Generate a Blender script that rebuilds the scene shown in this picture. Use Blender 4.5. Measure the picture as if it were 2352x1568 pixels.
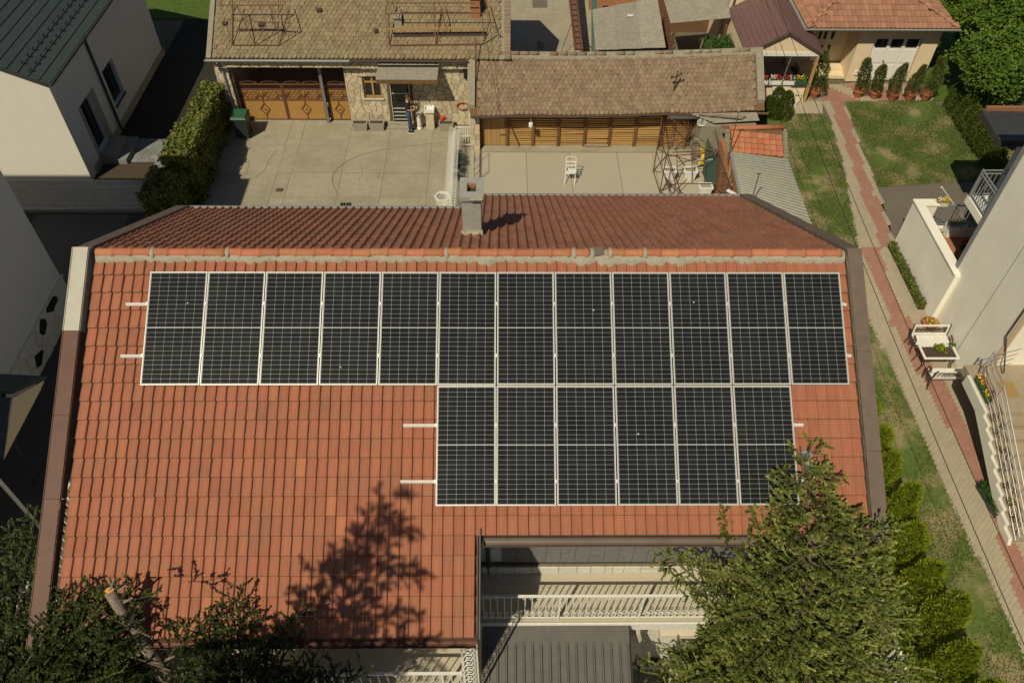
import bpy, math, random
import numpy as np
from mathutils import Matrix, Vector, Euler

for o in list(bpy.data.objects): bpy.data.objects.remove(o)
scene = bpy.context.scene
COL = scene.collection
rnd = random.Random(7)
RAD = math.radians

# ------------------------------------------------------------------ camera
TH, YAW, ROLL, FPX = 0.8407, 0.01778, -0.01325, 1829.0
CAM = np.array([0., 0., 19.8])
def _axes():
    f = np.array([math.sin(YAW)*math.cos(TH), math.cos(YAW)*math.cos(TH), -math.sin(TH)])
    r = np.array([math.cos(YAW), -math.sin(YAW), 0.]); d = np.cross(f, r)
    c, s = math.cos(ROLL), math.sin(ROLL)
    return c*r+s*d, -s*r+c*d, f
CR, CD, CF = _axes()
cam_data = bpy.data.cameras.new('camera'); cam_data.sensor_width = 36.0
cam_data.lens = FPX/2352*36; cam_data.clip_end = 2000; cam_data.clip_start = 0.1
cam = bpy.data.objects.new('camera', cam_data); COL.objects.link(cam)
cam.matrix_world = Matrix(((CR[0], -CD[0], -CF[0], CAM[0]), (CR[1], -CD[1], -CF[1], CAM[1]), (CR[2], -CD[2], -CF[2], CAM[2]), (0, 0, 0, 1)))
scene.camera = cam

# ------------------------------------------------------------------ light
SUN_EL, SUN_AZ = RAD(50), RAD(32)          # sun stands front left of the camera; shadows run right and away
SDIR = np.array([math.sin(SUN_AZ)*math.cos(SUN_EL), math.cos(SUN_AZ)*math.cos(SUN_EL), -math.sin(SUN_EL)])
world = bpy.data.worlds.new('World'); scene.world = world; world.use_nodes = True
wn = world.node_tree.nodes; sky = wn.new('ShaderNodeTexSky'); sky.sky_type = 'NISHITA'; sky.sun_disc = False
sky.sun_elevation = SUN_EL; sky.sun_rotation = math.pi+SUN_AZ; sky.air_density = 1.0; sky.dust_density = 1.0
world.node_tree.links.new(sky.outputs[0], wn['Background'].inputs[0]); wn['Background'].inputs[1].default_value = 0.05
sl = bpy.data.lights.new('sun', 'SUN'); sl.energy = 5.0; sl.angle = RAD(0.53); sl.color = (1.0, 0.91, 0.68)
so = bpy.data.objects.new('sun', sl); COL.objects.link(so)
so.rotation_euler = Vector(SDIR).to_track_quat('-Z', 'Y').to_euler(); so.location = (-8, -12, 30)
scene.view_settings.view_transform = 'Standard'; scene.view_settings.look = 'None'
scene.view_settings.gamma = 1.0; scene.view_settings.exposure = -0.26
scene.render.engine = 'CYCLES'

# ------------------------------------------------------------------ survey helpers: a sighted point at a known height / depth / side
def ray(px, py): return CR*((px-1176)/FPX)+CD*((py-784)/FPX)+CF
def G(px, py, z=0.):
    d = ray(px, py); return CAM+d*((z-CAM[2])/d[2])
def PY(px, py, y):
    d = ray(px, py); return CAM+d*((y-CAM[1])/d[1])
def PX(px, py, x):
    d = ray(px, py); return CAM+d*((x-CAM[0])/d[0])

# ------------------------------------------------------------------ materials
def N(nt, t, **kw):
    n = nt.nodes.new(t)
    for k, v in kw.items(): setattr(n, k, v)
    return n
MATS = {}
def mat(name, c1, c2=None, scale=6., rough=.8, bump=0., bscale=60., rv=0., metal=0., spec=.25, big=0., bigc=None, bigscale=.7, stretch=None, trans=0., emit=0., coat=0., thr=None, detail=5., bigr=(.45, .75), edge=None):
    """procedural surface: two noise-mixed colours (world space), per-piece value shift, large stains, fine bump"""
    m = bpy.data.materials.new(name); m.use_nodes = True; nt = m.node_tree; L = nt.links.new
    b = nt.nodes['Principled BSDF']; b.inputs['Roughness'].default_value = rough; b.inputs['Metallic'].default_value = metal
    b.inputs['Specular IOR Level'].default_value = spec
    if coat: b.inputs['Coat Weight'].default_value = coat
    g = N(nt, 'ShaderNodeNewGeometry'); vec = g.outputs['Position']
    if stretch:
        mp = N(nt, 'ShaderNodeMapping'); mp.inputs['Scale'].default_value = stretch; L(vec, mp.inputs['Vector']); vec2 = mp.outputs[0]
    else: vec2 = vec
    c2 = c2 or tuple(x*.8 for x in c1)
    n1 = N(nt, 'ShaderNodeTexNoise'); n1.inputs['Scale'].default_value = scale; n1.inputs['Detail'].default_value = detail; L(vec2, n1.inputs['Vector'])
    rp = N(nt, 'ShaderNodeValToRGB'); lo, hi = thr or (.3, .7)
    rp.color_ramp.elements[0].position = lo; rp.color_ramp.elements[1].position = hi
    rp.color_ramp.elements[0].color = (*c1, 1); rp.color_ramp.elements[1].color = (*c2, 1); L(n1.outputs[0], rp.inputs[0])
    col = rp.outputs[0]
    if big:
        n2 = N(nt, 'ShaderNodeTexNoise'); n2.inputs['Scale'].default_value = bigscale; n2.inputs['Detail'].default_value = 6; L(vec, n2.inputs['Vector'])
        mr = N(nt, 'ShaderNodeMapRange'); mr.inputs[1].default_value = bigr[0]; mr.inputs[2].default_value = bigr[1]; mr.inputs[4].default_value = big; L(n2.outputs[0], mr.inputs[0])
        mx = N(nt, 'ShaderNodeMix', data_type='RGBA'); L(mr.outputs[0], mx.inputs[0]); L(col, mx.inputs[6]); mx.inputs[7].default_value = (*(bigc or tuple(x*.5 for x in c1)), 1); col = mx.outputs[2]
    if rv:
        oi = N(nt, 'ShaderNodeObjectInfo'); at = N(nt, 'ShaderNodeAttribute', attribute_name='tint')
        ad = N(nt, 'ShaderNodeMath', operation='ADD'); L(oi.outputs['Random'], ad.inputs[0]); L(at.outputs['Fac'], ad.inputs[1])
        fr = N(nt, 'ShaderNodeMath', operation='FRACT'); L(ad.outputs[0], fr.inputs[0])
        mr = N(nt, 'ShaderNodeMapRange'); mr.inputs[3].default_value = 1-rv; mr.inputs[4].default_value = 1+rv; L(fr.outputs[0], mr.inputs[0])
        f2 = N(nt, 'ShaderNodeMath', operation='MULTIPLY'); f2.inputs[1].default_value = 7.31; L(fr.outputs[0], f2.inputs[0])
        f3 = N(nt, 'ShaderNodeMath', operation='FRACT'); L(f2.outputs[0], f3.inputs[0])
        hm = N(nt, 'ShaderNodeMapRange'); hm.inputs[3].default_value = .5-rv*.05; hm.inputs[4].default_value = .5+rv*.05; L(f3.outputs[0], hm.inputs[0])
        hs = N(nt, 'ShaderNodeHueSaturation'); L(mr.outputs[0], hs.inputs['Value']); L(hm.outputs[0], hs.inputs['Hue']); L(col, hs.inputs['Color']); col = hs.outputs[0]
    if edge:                                             # dirt settled on the lower lip of each tile
        ae = N(nt, 'ShaderNodeAttribute', attribute_name='edge'); me_ = N(nt, 'ShaderNodeMix', data_type='RGBA'); L(ae.outputs['Fac'], me_.inputs[0]); L(col, me_.inputs[6]); me_.inputs[7].default_value = (*edge, 1); col = me_.outputs[2]
    L(col, b.inputs['Base Color'])
    if bump:
        n3 = N(nt, 'ShaderNodeTexNoise'); n3.inputs['Scale'].default_value = bscale; n3.inputs['Detail'].default_value = 4; L(vec2, n3.inputs['Vector'])
        bp = N(nt, 'ShaderNodeBump'); bp.inputs['Strength'].default_value = bump; bp.inputs['Distance'].default_value = .02; L(n3.outputs[0], bp.inputs['Height']); L(bp.outputs[0], b.inputs['Normal'])
    if trans:
        tr = N(nt, 'ShaderNodeBsdfTranslucent'); ms = N(nt, 'ShaderNodeMixShader'); ms.inputs[0].default_value = trans
        L(col, tr.inputs[0]); L(b.outputs[0], ms.inputs[1]); L(tr.outputs[0], ms.inputs[2]); L(ms.outputs[0], nt.nodes['Material Output'].inputs[0])
    MATS[name] = m
    return m
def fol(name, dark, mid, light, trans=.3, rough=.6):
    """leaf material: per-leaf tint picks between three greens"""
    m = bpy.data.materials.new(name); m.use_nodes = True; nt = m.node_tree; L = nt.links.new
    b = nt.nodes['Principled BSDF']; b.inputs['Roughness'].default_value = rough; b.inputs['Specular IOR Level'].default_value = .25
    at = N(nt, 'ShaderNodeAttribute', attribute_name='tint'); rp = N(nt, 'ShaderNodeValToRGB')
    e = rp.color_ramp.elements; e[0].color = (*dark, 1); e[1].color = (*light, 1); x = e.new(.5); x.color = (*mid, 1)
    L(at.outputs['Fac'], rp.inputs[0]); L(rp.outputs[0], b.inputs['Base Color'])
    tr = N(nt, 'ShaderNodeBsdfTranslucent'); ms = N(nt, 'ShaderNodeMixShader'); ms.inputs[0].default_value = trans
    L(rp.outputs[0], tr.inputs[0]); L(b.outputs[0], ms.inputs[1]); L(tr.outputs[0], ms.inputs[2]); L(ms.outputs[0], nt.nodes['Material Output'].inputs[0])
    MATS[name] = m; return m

mat('clay', (.345, .126, .068), (.28, .106, .060), scale=40, stretch=(1.0, .12, .12), rough=.75, rv=.075, big=.5, bigc=(.23, .115, .07), bigscale=1.7, bump=.08, bscale=120, edge=(.15, .068, .04))
mat('clay_old', (.29, .122, .072), (.235, .10, .062), scale=9, rough=.85, rv=.13, big=.5, bigc=(.20, .12, .085), bigscale=1.1, bump=.1)
mat('clay_ridge', (.40, .145, .072), (.35, .13, .068), scale=14, rough=.75, rv=.14, big=.3, bigc=(.40, .24, .16), bigscale=3)
mat('mortar', (.36, .32, .25), (.27, .25, .19), scale=14, rough=.95, bump=.6, bscale=45, big=.4, bigc=(.42, .38, .30), bigscale=4)
mat('trim_brown', (.145, .105, .082), (.12, .086, .068), scale=5, rough=.5, spec=.4, big=.3, bigc=(.175, .135, .11))
mat('trim_rust', (.115, .047, .03), (.09, .039, .026), scale=5, rough=.55, big=.3, bigc=(.14, .075, .05))
mat('trim_white', (.44, .42, .36), (.38, .36, .30), scale=4, rough=.6, big=.3, bigc=(.35, .22, .14), bigscale=2.5)
mat('alu', (.60, .59, .56), (.54, .53, .50), scale=30, rough=.38, metal=.25, spec=.5)
mat('cell', (.012, .0135, .0145), (.017, .0185, .019), scale=1.5, rough=.13, spec=.3, rv=.15, coat=.0)
mat('backsheet', (.36, .365, .36), (.32, .325, .32), scale=20, rough=.35, spec=.4)
mat('render_grey', (.34, .33, .30), (.28, .27, .24), scale=9, rough=.95, bump=.25, bscale=35, big=.5, bigc=(.23, .21, .18), bigscale=2)
mat('flue_dark', (.03, .028, .025), (.06, .05, .04), scale=9, rough=1.)  # near-black that paints the darkness of the chimney hole
mat('wall_white', (.64, .61, .54), (.61, .58, .51), scale=3, stretch=(1.6, 1.6, .5), rough=.9, bump=.12, bscale=120, big=.12, bigc=(.5, .47, .4), bigscale=.9)
mat('wall_bright', (.82, .78, .68), (.77, .73, .63), scale=3, stretch=(1.6, 1.6, .4), rough=.9, bump=.12, bscale=120, big=.35, bigc=(.60, .56, .48), bigscale=.8)
mat('clay_new', (.40, .15, .075), (.36, .135, .07), scale=30, rough=.75, edge=(.15, .068, .04))
mat('wall_grey', (.60, .60, .58), (.56, .56, .545), scale=5, rough=.9, bump=.15, bscale=150)
mat('wall_cream', (.70, .56, .37), (.66, .53, .35), scale=4, rough=.9, bump=.1, bscale=120)
mat('gutter_grey', (.19, .20, .205), (.24, .24, .24), scale=7, rough=.45, spec=.5)
mat('white_paint', (.72, .70, .64), (.64, .61, .55), scale=12, rough=.6, spec=.4)
mat('concrete', (.345, .305, .222), (.285, .252, .183), scale=3.2, rough=.95, bump=.2, bscale=70, big=.65, bigc=(.23, .20, .145), bigscale=.7, rv=.045)
mat('concrete_pale', (.43, .38, .29), (.32, .285, .215), scale=38, rough=.95, bump=.3, bscale=80, big=.3, bigc=(.33, .29, .23), bigscale=.8, rv=.03, detail=7)
mat('terrazzo', (.50, .45, .35), (.36, .31, .23), scale=70, rough=.8, bump=.1, bscale=90)
mat('earth', (.15, .125, .085), (.10, .085, .055), scale=4, rough=1., bump=.5, bscale=25)
mat('dark_gravel', (.10, .095, .085), (.055, .052, .048), scale=30, rough=1., bump=.6, bscale=40)
mat('asphalt', (.155, .135, .105), (.115, .10, .08), scale=18, rough=.95, bump=.4, bscale=60, big=.3, bigc=(.21, .18, .135), bigscale=.9)
mat('paver_red', (.33, .165, .12), (.27, .135, .10), scale=16, rough=.9, rv=.06, bump=.2, bscale=60, big=.35, bigc=(.36, .26, .20), bigscale=1.2)
mat('paver_grey', (.37, .315, .225), (.32, .275, .195), scale=16, rough=.92, rv=.05, bump=.2, bscale=60, big=.3, bigc=(.30, .26, .20), bigscale=1.2)
mat('paver_blue', (.22, .22, .21), (.17, .17, .165), scale=16, rough=.92, rv=.2, bump=.2, bscale=60)
mat('lawn', (.11, .14, .035), (.07, .112, .024), scale=7, rough=1., bump=.7, bscale=40, big=.95, bigc=(.26, .21, .11), bigscale=.95, bigr=(.47, .62))
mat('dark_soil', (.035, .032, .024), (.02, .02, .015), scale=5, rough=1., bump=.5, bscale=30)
mat('concrete_joint', (.20, .175, .125), (.15, .13, .095), scale=8, rough=1.)
mat('lawn_wild', (.08, .12, .02), (.045, .085, .013), scale=3, rough=1., bump=.7, bscale=30)
mat('rust', (.17, .085, .05), (.11, .055, .035), scale=18, rough=.8, rv=.1)
mat('iron_dark', (.09, .06, .045), (.06, .04, .03), scale=18, rough=.7)
mat('black', (.012, .012, .012), (.02, .02, .02), rough=.6)
mat('dark_metal', (.035, .035, .038), (.05, .05, .05), rough=.45, spec=.4)
mat('glass_dark', (.010, .013, .015), (.015, .018, .02), rough=.06, spec=.6)
mat('wood_slat', (.52, .31, .115), (.40, .23, .08), scale=14, stretch=(.4, 3, 6), rough=.7, rv=.16)
mat('wood_dark', (.17, .095, .045), (.12, .065, .03), scale=14, stretch=(3, 3, .4), rough=.75, rv=.1)
mat('wood_plank', (.42, .26, .105), (.32, .19, .07), scale=14, stretch=(6, 3, .4), rough=.7, rv=.18)
mat('wood_grey', (.30, .25, .185), (.22, .185, .135), scale=12, rough=.9, rv=.15)
mat('stone_clad', (.52, .45, .33), (.43, .355, .235), scale=7, rough=.9, rv=.2, bump=.35, bscale=30)
mat('stone_white', (.62, .59, .52), (.54, .51, .44), scale=9, rough=.9, rv=.08, bump=.4, bscale=30)
mat('grout', (.20, .155, .10), (.16, .12, .08), scale=12, rough=1.)
mat('old_tile', (.245, .175, .115), (.185, .122, .084), scale=16, rough=.95, rv=.17, big=.5, bigc=(.23, .20, .12), bigscale=2.2, bump=.4, bscale=45)
mat('old_tile_moss', (.24, .185, .112), (.185, .135, .082), scale=16, rough=.95, rv=.16, big=.55, bigc=(.22, .205, .105), bigscale=1.2, bump=.4, bscale=45)
mat('old_cement', (.29, .255, .19), (.22, .195, .145), scale=9, rough=.95, bump=.5, bscale=30, big=.3, bigc=(.20, .19, .11), bigscale=2)
mat('gate_sheet', (.40, .215, .06), (.35, .19, .055), scale=8, rough=.55, spec=.4, big=.25, bigc=(.28, .16, .05))
mat('gate_bar', (.16, .07, .045), (.12, .055, .035), scale=10, rough=.6)
mat('grey_post', (.19, .185, .18), (.15, .145, .14), scale=10, rough=.6)
mat('eternit', (.30, .275, .225), (.22, .20, .16), scale=9, rough=.95, bump=.5, bscale=40, big=.4, bigc=(.17, .155, .125), bigscale=1.2, rv=.08)
mat('zinc', (.27, .265, .225), (.225, .22, .19), scale=5, rough=.5, metal=.2, spec=.5, big=.5, bigc=(.31, .275, .145), bigscale=.9)
mat('roof_green', (.047, .062, .058), (.038, .050, .047), scale=6, rough=.45, spec=.35, rv=.06)
mat('roof_dark', (.105, .097, .085), (.082, .076, .067), scale=5, rough=.6, spec=.35, big=.3, bigc=(.12, .105, .08), bigscale=2)
mat('roof_purple', (.155, .085, .082), (.13, .072, .07), scale=4, rough=.55, spec=.35)
mat('clay_pale', (.33, .165, .105), (.28, .142, .092), scale=14, rough=.8, rv=.16, bump=.15)
mat('clay_pot', (.38, .125, .065), (.32, .105, .055), scale=10, rough=.75)
mat('bark', (.16, .115, .085), (.09, .065, .05), scale=16, rough=1., bump=.8, bscale=30)
mat('bark_pale', (.27, .215, .165), (.16, .125, .10), scale=16, rough=1., bump=.8, bscale=30)
mat('cut_wood', (.62, .34, .09), (.50, .27, .07), scale=12, rough=.8)
mat('stone_grey', (.34, .30, .235), (.26, .235, .185), scale=14, rough=.95, bump=.5, bscale=40)
mat('joint_sand', (.25, .21, .155), (.20, .17, .125), scale=20, rough=1.)
mat('soil', (.085, .06, .04), (.05, .036, .025), scale=22, rough=1., bump=.8, bscale=50)
mat('plastic_green', (.03, .10, .05), (.025, .08, .04), rough=.45, spec=.4)
mat('bin_dark', (.02, .03, .03), (.03, .04, .04), rough=.4, spec=.4)
mat('plastic_red', (.62, .07, .03), (.55, .06, .025), rough=.4, spec=.4)
mat('plastic_white', (.74, .72, .68), (.68, .66, .62), rough=.4, spec=.4)
mat('terrace_red', (.36, .15, .085), (.30, .125, .07), scale=8, rough=.7)
mat('board_green', (.05, .105, .085), (.04, .085, .07), scale=5, rough=.6)
mat('brick_orange', (.36, .17, .085), (.28, .13, .065), scale=14, rough=.95, bump=.5, bscale=30)
mat('stair_tile', (.33, .265, .19), (.28, .225, .165), scale=12, rough=.7, rv=.06)
mat('mat_straw', (.34, .22, .085), (.28, .18, .07), scale=40, rough=1.)
mat('hose_orange', (.50, .16, .05), rough=.6)
mat('skin', (.50, .30, .21), (.46, .27, .19), rough=.6)
mat('cloth_black', (.014, .015, .020), (.02, .021, .027), rough=.95)
mat('denim', (.055, .085, .14), (.04, .065, .11), scale=30, rough=.95)
mat('hair', (.12, .06, .04), (.09, .045, .03), rough=.8)
mat('rag', (.48, .40, .30), (.42, .35, .26), rough=.95)
mat('cable', (.02, .02, .02), rough=.7)
mat('steel', (.55, .55, .54), (.48, .48, .47), rough=.32, metal=.7, spec=.5)
mat('leather_mat', (.05, .05, .05), rough=.8)
mat('petal_red', (.55, .02, .04), (.45, .02, .05), rough=.6)
mat('petal_pink', (.75, .55, .50), rough=.6)
mat('petal_yellow', (.70, .50, .05), rough=.6)
mat('cloth_cream', (.62, .55, .42), (.58, .51, .39), rough=.85)
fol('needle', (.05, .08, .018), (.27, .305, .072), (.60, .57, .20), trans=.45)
fol('needle_shaded', (.022, .038, .014), (.095, .125, .036), (.28, .29, .10), trans=.4)  # darker needle copy: shade on the front trees put into the colour
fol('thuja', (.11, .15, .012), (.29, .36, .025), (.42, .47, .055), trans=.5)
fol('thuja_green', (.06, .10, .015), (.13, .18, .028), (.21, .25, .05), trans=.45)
fol('ivy', (.06, .085, .015), (.16, .185, .032), (.30, .30, .08), trans=.4)
fol('leaf', (.05, .10, .012), (.11, .19, .022), (.20, .28, .04), trans=.45)
fol('potted', (.06, .08, .02), (.12, .145, .035), (.19, .21, .065), trans=.35)
fol('vine', (.02, .055, .012), (.045, .10, .02), (.08, .15, .03), trans=.3)
fol('grass_blade', (.06, .11, .022), (.13, .175, .035), (.28, .25, .11), trans=.45)
fol('bluegreen', (.01, .05, .04), (.02, .09, .07), (.04, .14, .10), trans=.2)
fol('dry_twig', (.10, .085, .05), (.16, .14, .08), (.20, .18, .10), trans=.2)

# ------------------------------------------------------------------ object helpers
PW = {}                                              # world matrix of every parent (translation / rotation)
def link(o, parent=None, basis=None):
    COL.objects.link(o)
    b = basis or Matrix.Identity(4)
    if parent is not None:
        o.parent = parent; o.matrix_parent_inverse = PW[parent.name].inverted()
    o.matrix_basis = b; PW[o.name] = b
    return o
def tag(o, label=None, cat=None, group=None, kind=None):
    if label: o['label'] = label
    if cat: o['category'] = cat
    if group: o['group'] = group
    if kind: o['kind'] = kind
    return o
def thing(name, label, cat, loc=(0, 0, 0), group=None, rz=0.):
    o = bpy.data.objects.new(name, None); o.empty_display_size = .1
    link(o, None, Matrix.Translation(Vector(loc)) @ Matrix.Rotation(rz, 4, 'Z'))
    return tag(o, label, cat, group)
def inst(name, mesh, parent, M): return link(bpy.data.objects.new(name, mesh), parent, M)
def copy_tree(o, M, label=None, group=None):
    """copy of a thing with its parts and sub-parts, placed at M"""
    def rec(s, p):
        c = s.copy(); COL.objects.link(c); c.parent = p
        for ch in s.children: rec(ch, c)
        return c
    c = rec(o, None); c.matrix_basis = M; PW[c.name] = M
    if label: c['label'] = label
    if group: c['group'] = group
    return c
class MB:
    def __init__(s): s.v = []; s.f = []; s.t = []; s.e = []; s.cur = 0.
    def add(s, V, F, M=None, dirty=()):
        n = len(s.v)
        if M is not None: V = [M @ Vector(p) for p in V]
        s.v += [tuple(float(q) for q in p) for p in V]; s.f += [tuple(i+n for i in f) for f in F]; s.t += [s.cur]*len(F); s.e += [1. if i in dirty else 0. for i in range(len(F))]
        return s
    def bx(s, x0, x1, y0, y1, z0, z1, M=None):
        return s.add([(x0, y0, z0), (x1, y0, z0), (x1, y1, z0), (x0, y1, z0), (x0, y0, z1), (x1, y0, z1), (x1, y1, z1), (x0, y1, z1)],
                     [(3, 2, 1, 0), (4, 5, 6, 7), (0, 1, 5, 4), (1, 2, 6, 5), (2, 3, 7, 6), (3, 0, 4, 7)], M)
    def prism(s, poly, z0, z1, M=None):
        n = len(poly); a = sum(poly[i][0]*poly[(i+1) % n][1]-poly[(i+1) % n][0]*poly[i][1] for i in range(n))
        if a < 0: poly = poly[::-1]
        V = [(p[0], p[1], z0) for p in poly]+[(p[0], p[1], z1) for p in poly]
        return s.add(V, [tuple(range(n-1, -1, -1)), tuple(range(n, 2*n))]+[(i, (i+1) % n, (i+1) % n+n, i+n) for i in range(n)], M)
    def slab(s, P, th):
        """3-d polygon thickened by th against its normal"""
        P = [Vector(p) for p in P]; nn = Vector((0, 0, 0))
        for i in range(len(P)): nn += P[i].cross(P[(i+1) % len(P)])
        if nn.length > 0: nn.normalize()
        if nn.z < 0 or (abs(nn.z) < 1e-6 and nn.y > 0): P = P[::-1]; nn = -nn
        n = len(P); V = P+[p-nn*th for p in P]
        return s.add(V, [tuple(range(n)), tuple(range(2*n-1, n-1, -1))]+[(i, i+n, (i+1) % n+n, (i+1) % n) for i in range(n)])
    def tube(s, pts, r, n=6, cap=True):
        pts = [Vector(p) for p in pts]; m = len(pts); rs = r if isinstance(r, (list, tuple)) else [r]*m
        V = []; up = None
        for i, p in enumerate(pts):
            d = (pts[min(i+1, m-1)]-pts[max(i-1, 0)])
            if d.length < 1e-9: d = Vector((0, 0, 1))
            d.normalize()
            if up is None: up = Vector((0, 0, 1)) if abs(d.z) < .9 else Vector((1, 0, 0))
            a = d.cross(up); a.normalize(); b = a.cross(d); up = b
            V += [p+(a*math.cos(6.2832*k/n)+b*math.sin(6.2832*k/n))*rs[i] for k in range(n)]
        F = [(i*n+k, i*n+(k+1) % n, (i+1)*n+(k+1) % n, (i+1)*n+k) for i in range(m-1) for k in range(n)]
        if cap: F += [tuple(range(n-1, -1, -1)), tuple(range((m-1)*n, m*n))]
        return s.add(V, F)
    def lathe(s, prof, n=16, c=(0, 0, 0)):
        m = len(prof); V = [(c[0]+r*math.cos(6.2832*k/n), c[1]+r*math.sin(6.2832*k/n), c[2]+z) for r, z in prof for k in range(n)]
        return s.add(V, [(i*n+k, i*n+(k+1) % n, (i+1)*n+(k+1) % n, (i+1)*n+k) for i in range(m-1) for k in range(n)]+[tuple(range(n-1, -1, -1)), tuple(range((m-1)*n, m*n))])
    def bar(s, a, b, w, h=None):
        """square-section bar between two points"""
        a = Vector(a); b = Vector(b); d = b-a; L_ = d.length
        if L_ < 1e-6: return s
        h = h or w
        q = d.to_track_quat('Z', 'Y').to_matrix().to_4x4()
        return s.bx(-w/2, w/2, -h/2, h/2, 0, L_, Matrix.Translation(a) @ q)
    def mesh(s, name, m, smooth=False):
        me = bpy.data.meshes.new(name); me.from_pydata(s.v, [], s.f); me.materials.append(MATS[m])
        if any(s.t):
            at = me.attributes.new('tint', 'FLOAT', 'FACE'); at.data.foreach_set('value', s.t)
        if any(s.e):
            at = me.attributes.new('edge', 'FLOAT', 'FACE'); at.data.foreach_set('value', s.e)
        if smooth: me.polygons.foreach_set('use_smooth', [True]*len(me.polygons))
        return me
    def obj(s, name, m, parent=None, smooth=False, local=False):
        o = bpy.data.objects.new(name, s.mesh(name, m, smooth))
        if local and parent is not None:
            COL.objects.link(o); o.parent = parent; PW[o.name] = PW[parent.name].copy(); return o
        return link(o, parent)
def struct(o): o['kind'] = 'structure'; return o
def sheet(name, poly, z, m, parent=None, th=.05):
    return MB().prism([(p[0], p[1]) for p in poly], z-th, z).obj(name, m, parent)
def leaves(name, C, A, B, Ln, Wd, m, parent=None, tint=None, rng=None):
    """many leaf-sized kites: centre line A (unit), width axis B (unit)"""
    C = np.asarray(C, np.float32); n = len(C); Ln = np.broadcast_to(np.asarray(Ln, np.float32), (n,))[:, None]; Wd = np.broadcast_to(np.asarray(Wd, np.float32), (n,))[:, None]
    V = np.empty((n, 4, 3), np.float32); V[:, 0] = C; V[:, 1] = C+A*Ln*.5+B*Wd*.5; V[:, 2] = C+A*Ln; V[:, 3] = C+A*Ln*.5-B*Wd*.5
    me = bpy.data.meshes.new(name); me.vertices.add(4*n); me.vertices.foreach_set('co', V.ravel()); me.loops.add(4*n)
    me.loops.foreach_set('vertex_index', np.arange(4*n, dtype=np.int32)); me.polygons.add(n)
    me.polygons.foreach_set('loop_start', np.arange(0, 4*n, 4, dtype=np.int32)); me.polygons.foreach_set('loop_total', np.full(n, 4, np.int32))
    at = me.attributes.new('tint', 'FLOAT', 'FACE'); at.data.foreach_set('value', np.asarray(tint if tint is not None else np.random.rand(n), np.float32))
    me.materials.append(MATS[m]); me.update(calc_edges=True)
    return link(bpy.data.objects.new(name, me), parent)
def unit(a): return a/np.maximum(np.linalg.norm(a, axis=-1, keepdims=True), 1e-9)
def perp(A, rng):
    B = np.cross(A, unit(rng.normal(size=A.shape))); return unit(B)
# ================================================================== MAIN HOUSE
YR, ZR = 11.18, 9.80                                  # ridge
SF = RAD(29.95); SB = RAD(29.4)
XL, XR, XM = -7.56, 6.40, -.43
PITCH, COLW = .335, .186
VL, VR = 6.82, 6.82-5*PITCH                            # slope length of the left and right wings
house = thing('tiled_house', 'two-storey white house with an orange clay tile roof carrying the solar panels', 'house', (-.6, 11, 0))
def Fp(u, v, h=0.): return Vector((u, YR-v*math.cos(SF)-h*math.sin(SF), ZR-v*math.sin(SF)+h*math.cos(SF)))
VBL, VBR = 4.83, 6.95
def Bp(u, v, h=0.):
    return Vector((u, YR+v*math.cos(SB)+h*math.sin(SB), ZR-v*math.sin(SB)+h*math.cos(SB)))
# roof boards
m = MB(); h = -.03
m.slab([Fp(XL, 0, h), Fp(XL, VL-.06, h), Fp(XM, VL-.06, h), Fp(XM, 0, h)], .1)
front_roof = m.obj('front_roof', 'wood_dark', house)
m = MB(); m.slab([Fp(XM+.002, 0, h), Fp(XM+.002, VR-.06, h), Fp(XR, VR-.06, h), Fp(XR, 0, h)], .1)
m.obj('roof_boards', 'wood_dark', house)
m = MB(); m.slab([Bp(XL, 0, h), Bp(XL, VBL-.06, h), Bp(-.752, VBL-.06, h), Bp(-.752, 0, h)], .1)
m.slab([Bp(-.75, 0, h), Bp(-.75, VBR-.05, h), Bp(XR, VBR-.05, h), Bp(XR, 0, h)], .1)
back_roof = m.obj('back_roof', 'wood_dark', house)
# one clay tile: flat pan with a roll on its right edge
PROF = [(0., .010), (.012, .002), (.06, -.004), (.115, -.002), (.132, .012), (.148, .032), (.165, .040), (.182, .035), (.192, .014), (.194, -.006)]
def tile_geo():
    V = []; n = len(PROF)
    for v, dh in ((-PITCH-.04, -.014), (-.013, .028), (0., .019), (0., .004)):
        V += [(u, -v, hh+dh) for u, hh in PROF]
    F = [(r*n+i, r*n+i+1, (r+1)*n+i+1, (r+1)*n+i)[::-1] for r in range(3) for i in range(n-1)]
    return V, F, set(range(n-1, 3*(n-1)))
TV, TF, TE = tile_geo()
tile_me = MB().add(TV, TF, None, TE).mesh('tile', 'clay', True)
def flat_edges(me):
    me.shade_flat() if hasattr(me, 'shade_flat') else None
flat_edges(tile_me)
tile_new = tile_me.copy(); tile_new.materials[0] = MATS['clay_new']
def frame_mat(pf, u, v, rng, back=False):
    """matrix placing a tile whose lower edge lies at slope distance v"""
    o = pf(u, v, .012); du = Vector((1, 0, 0)); dv = (pf(u, v-.2)-pf(u, v+.0)).normalized(); nn = du.cross(dv).normalized()
    if back: du = -du; nn = du.cross(dv).normalized()
    R = Matrix((du, dv, nn)).transposed().to_4x4()
    j = Matrix.Rotation(rng.gauss(0, .006), 4, 'Z') @ Matrix.Rotation(rng.gauss(0, .006), 4, 'X')
    return Matrix.Translation(o+nn*rng.uniform(-.002, .003)) @ R @ j
spots = []
ncol = int(round((XR-XL)/COLW))
for c in range(ncol):
    u = XL+c*COLW+.012
    wing = VL if u+COLW*.6 < XM else VR
    k = 0
    while wing-k*PITCH > .12:
        spots.append((wing-k*PITCH, u)); k += 1
trng = random.Random(3)
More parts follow.
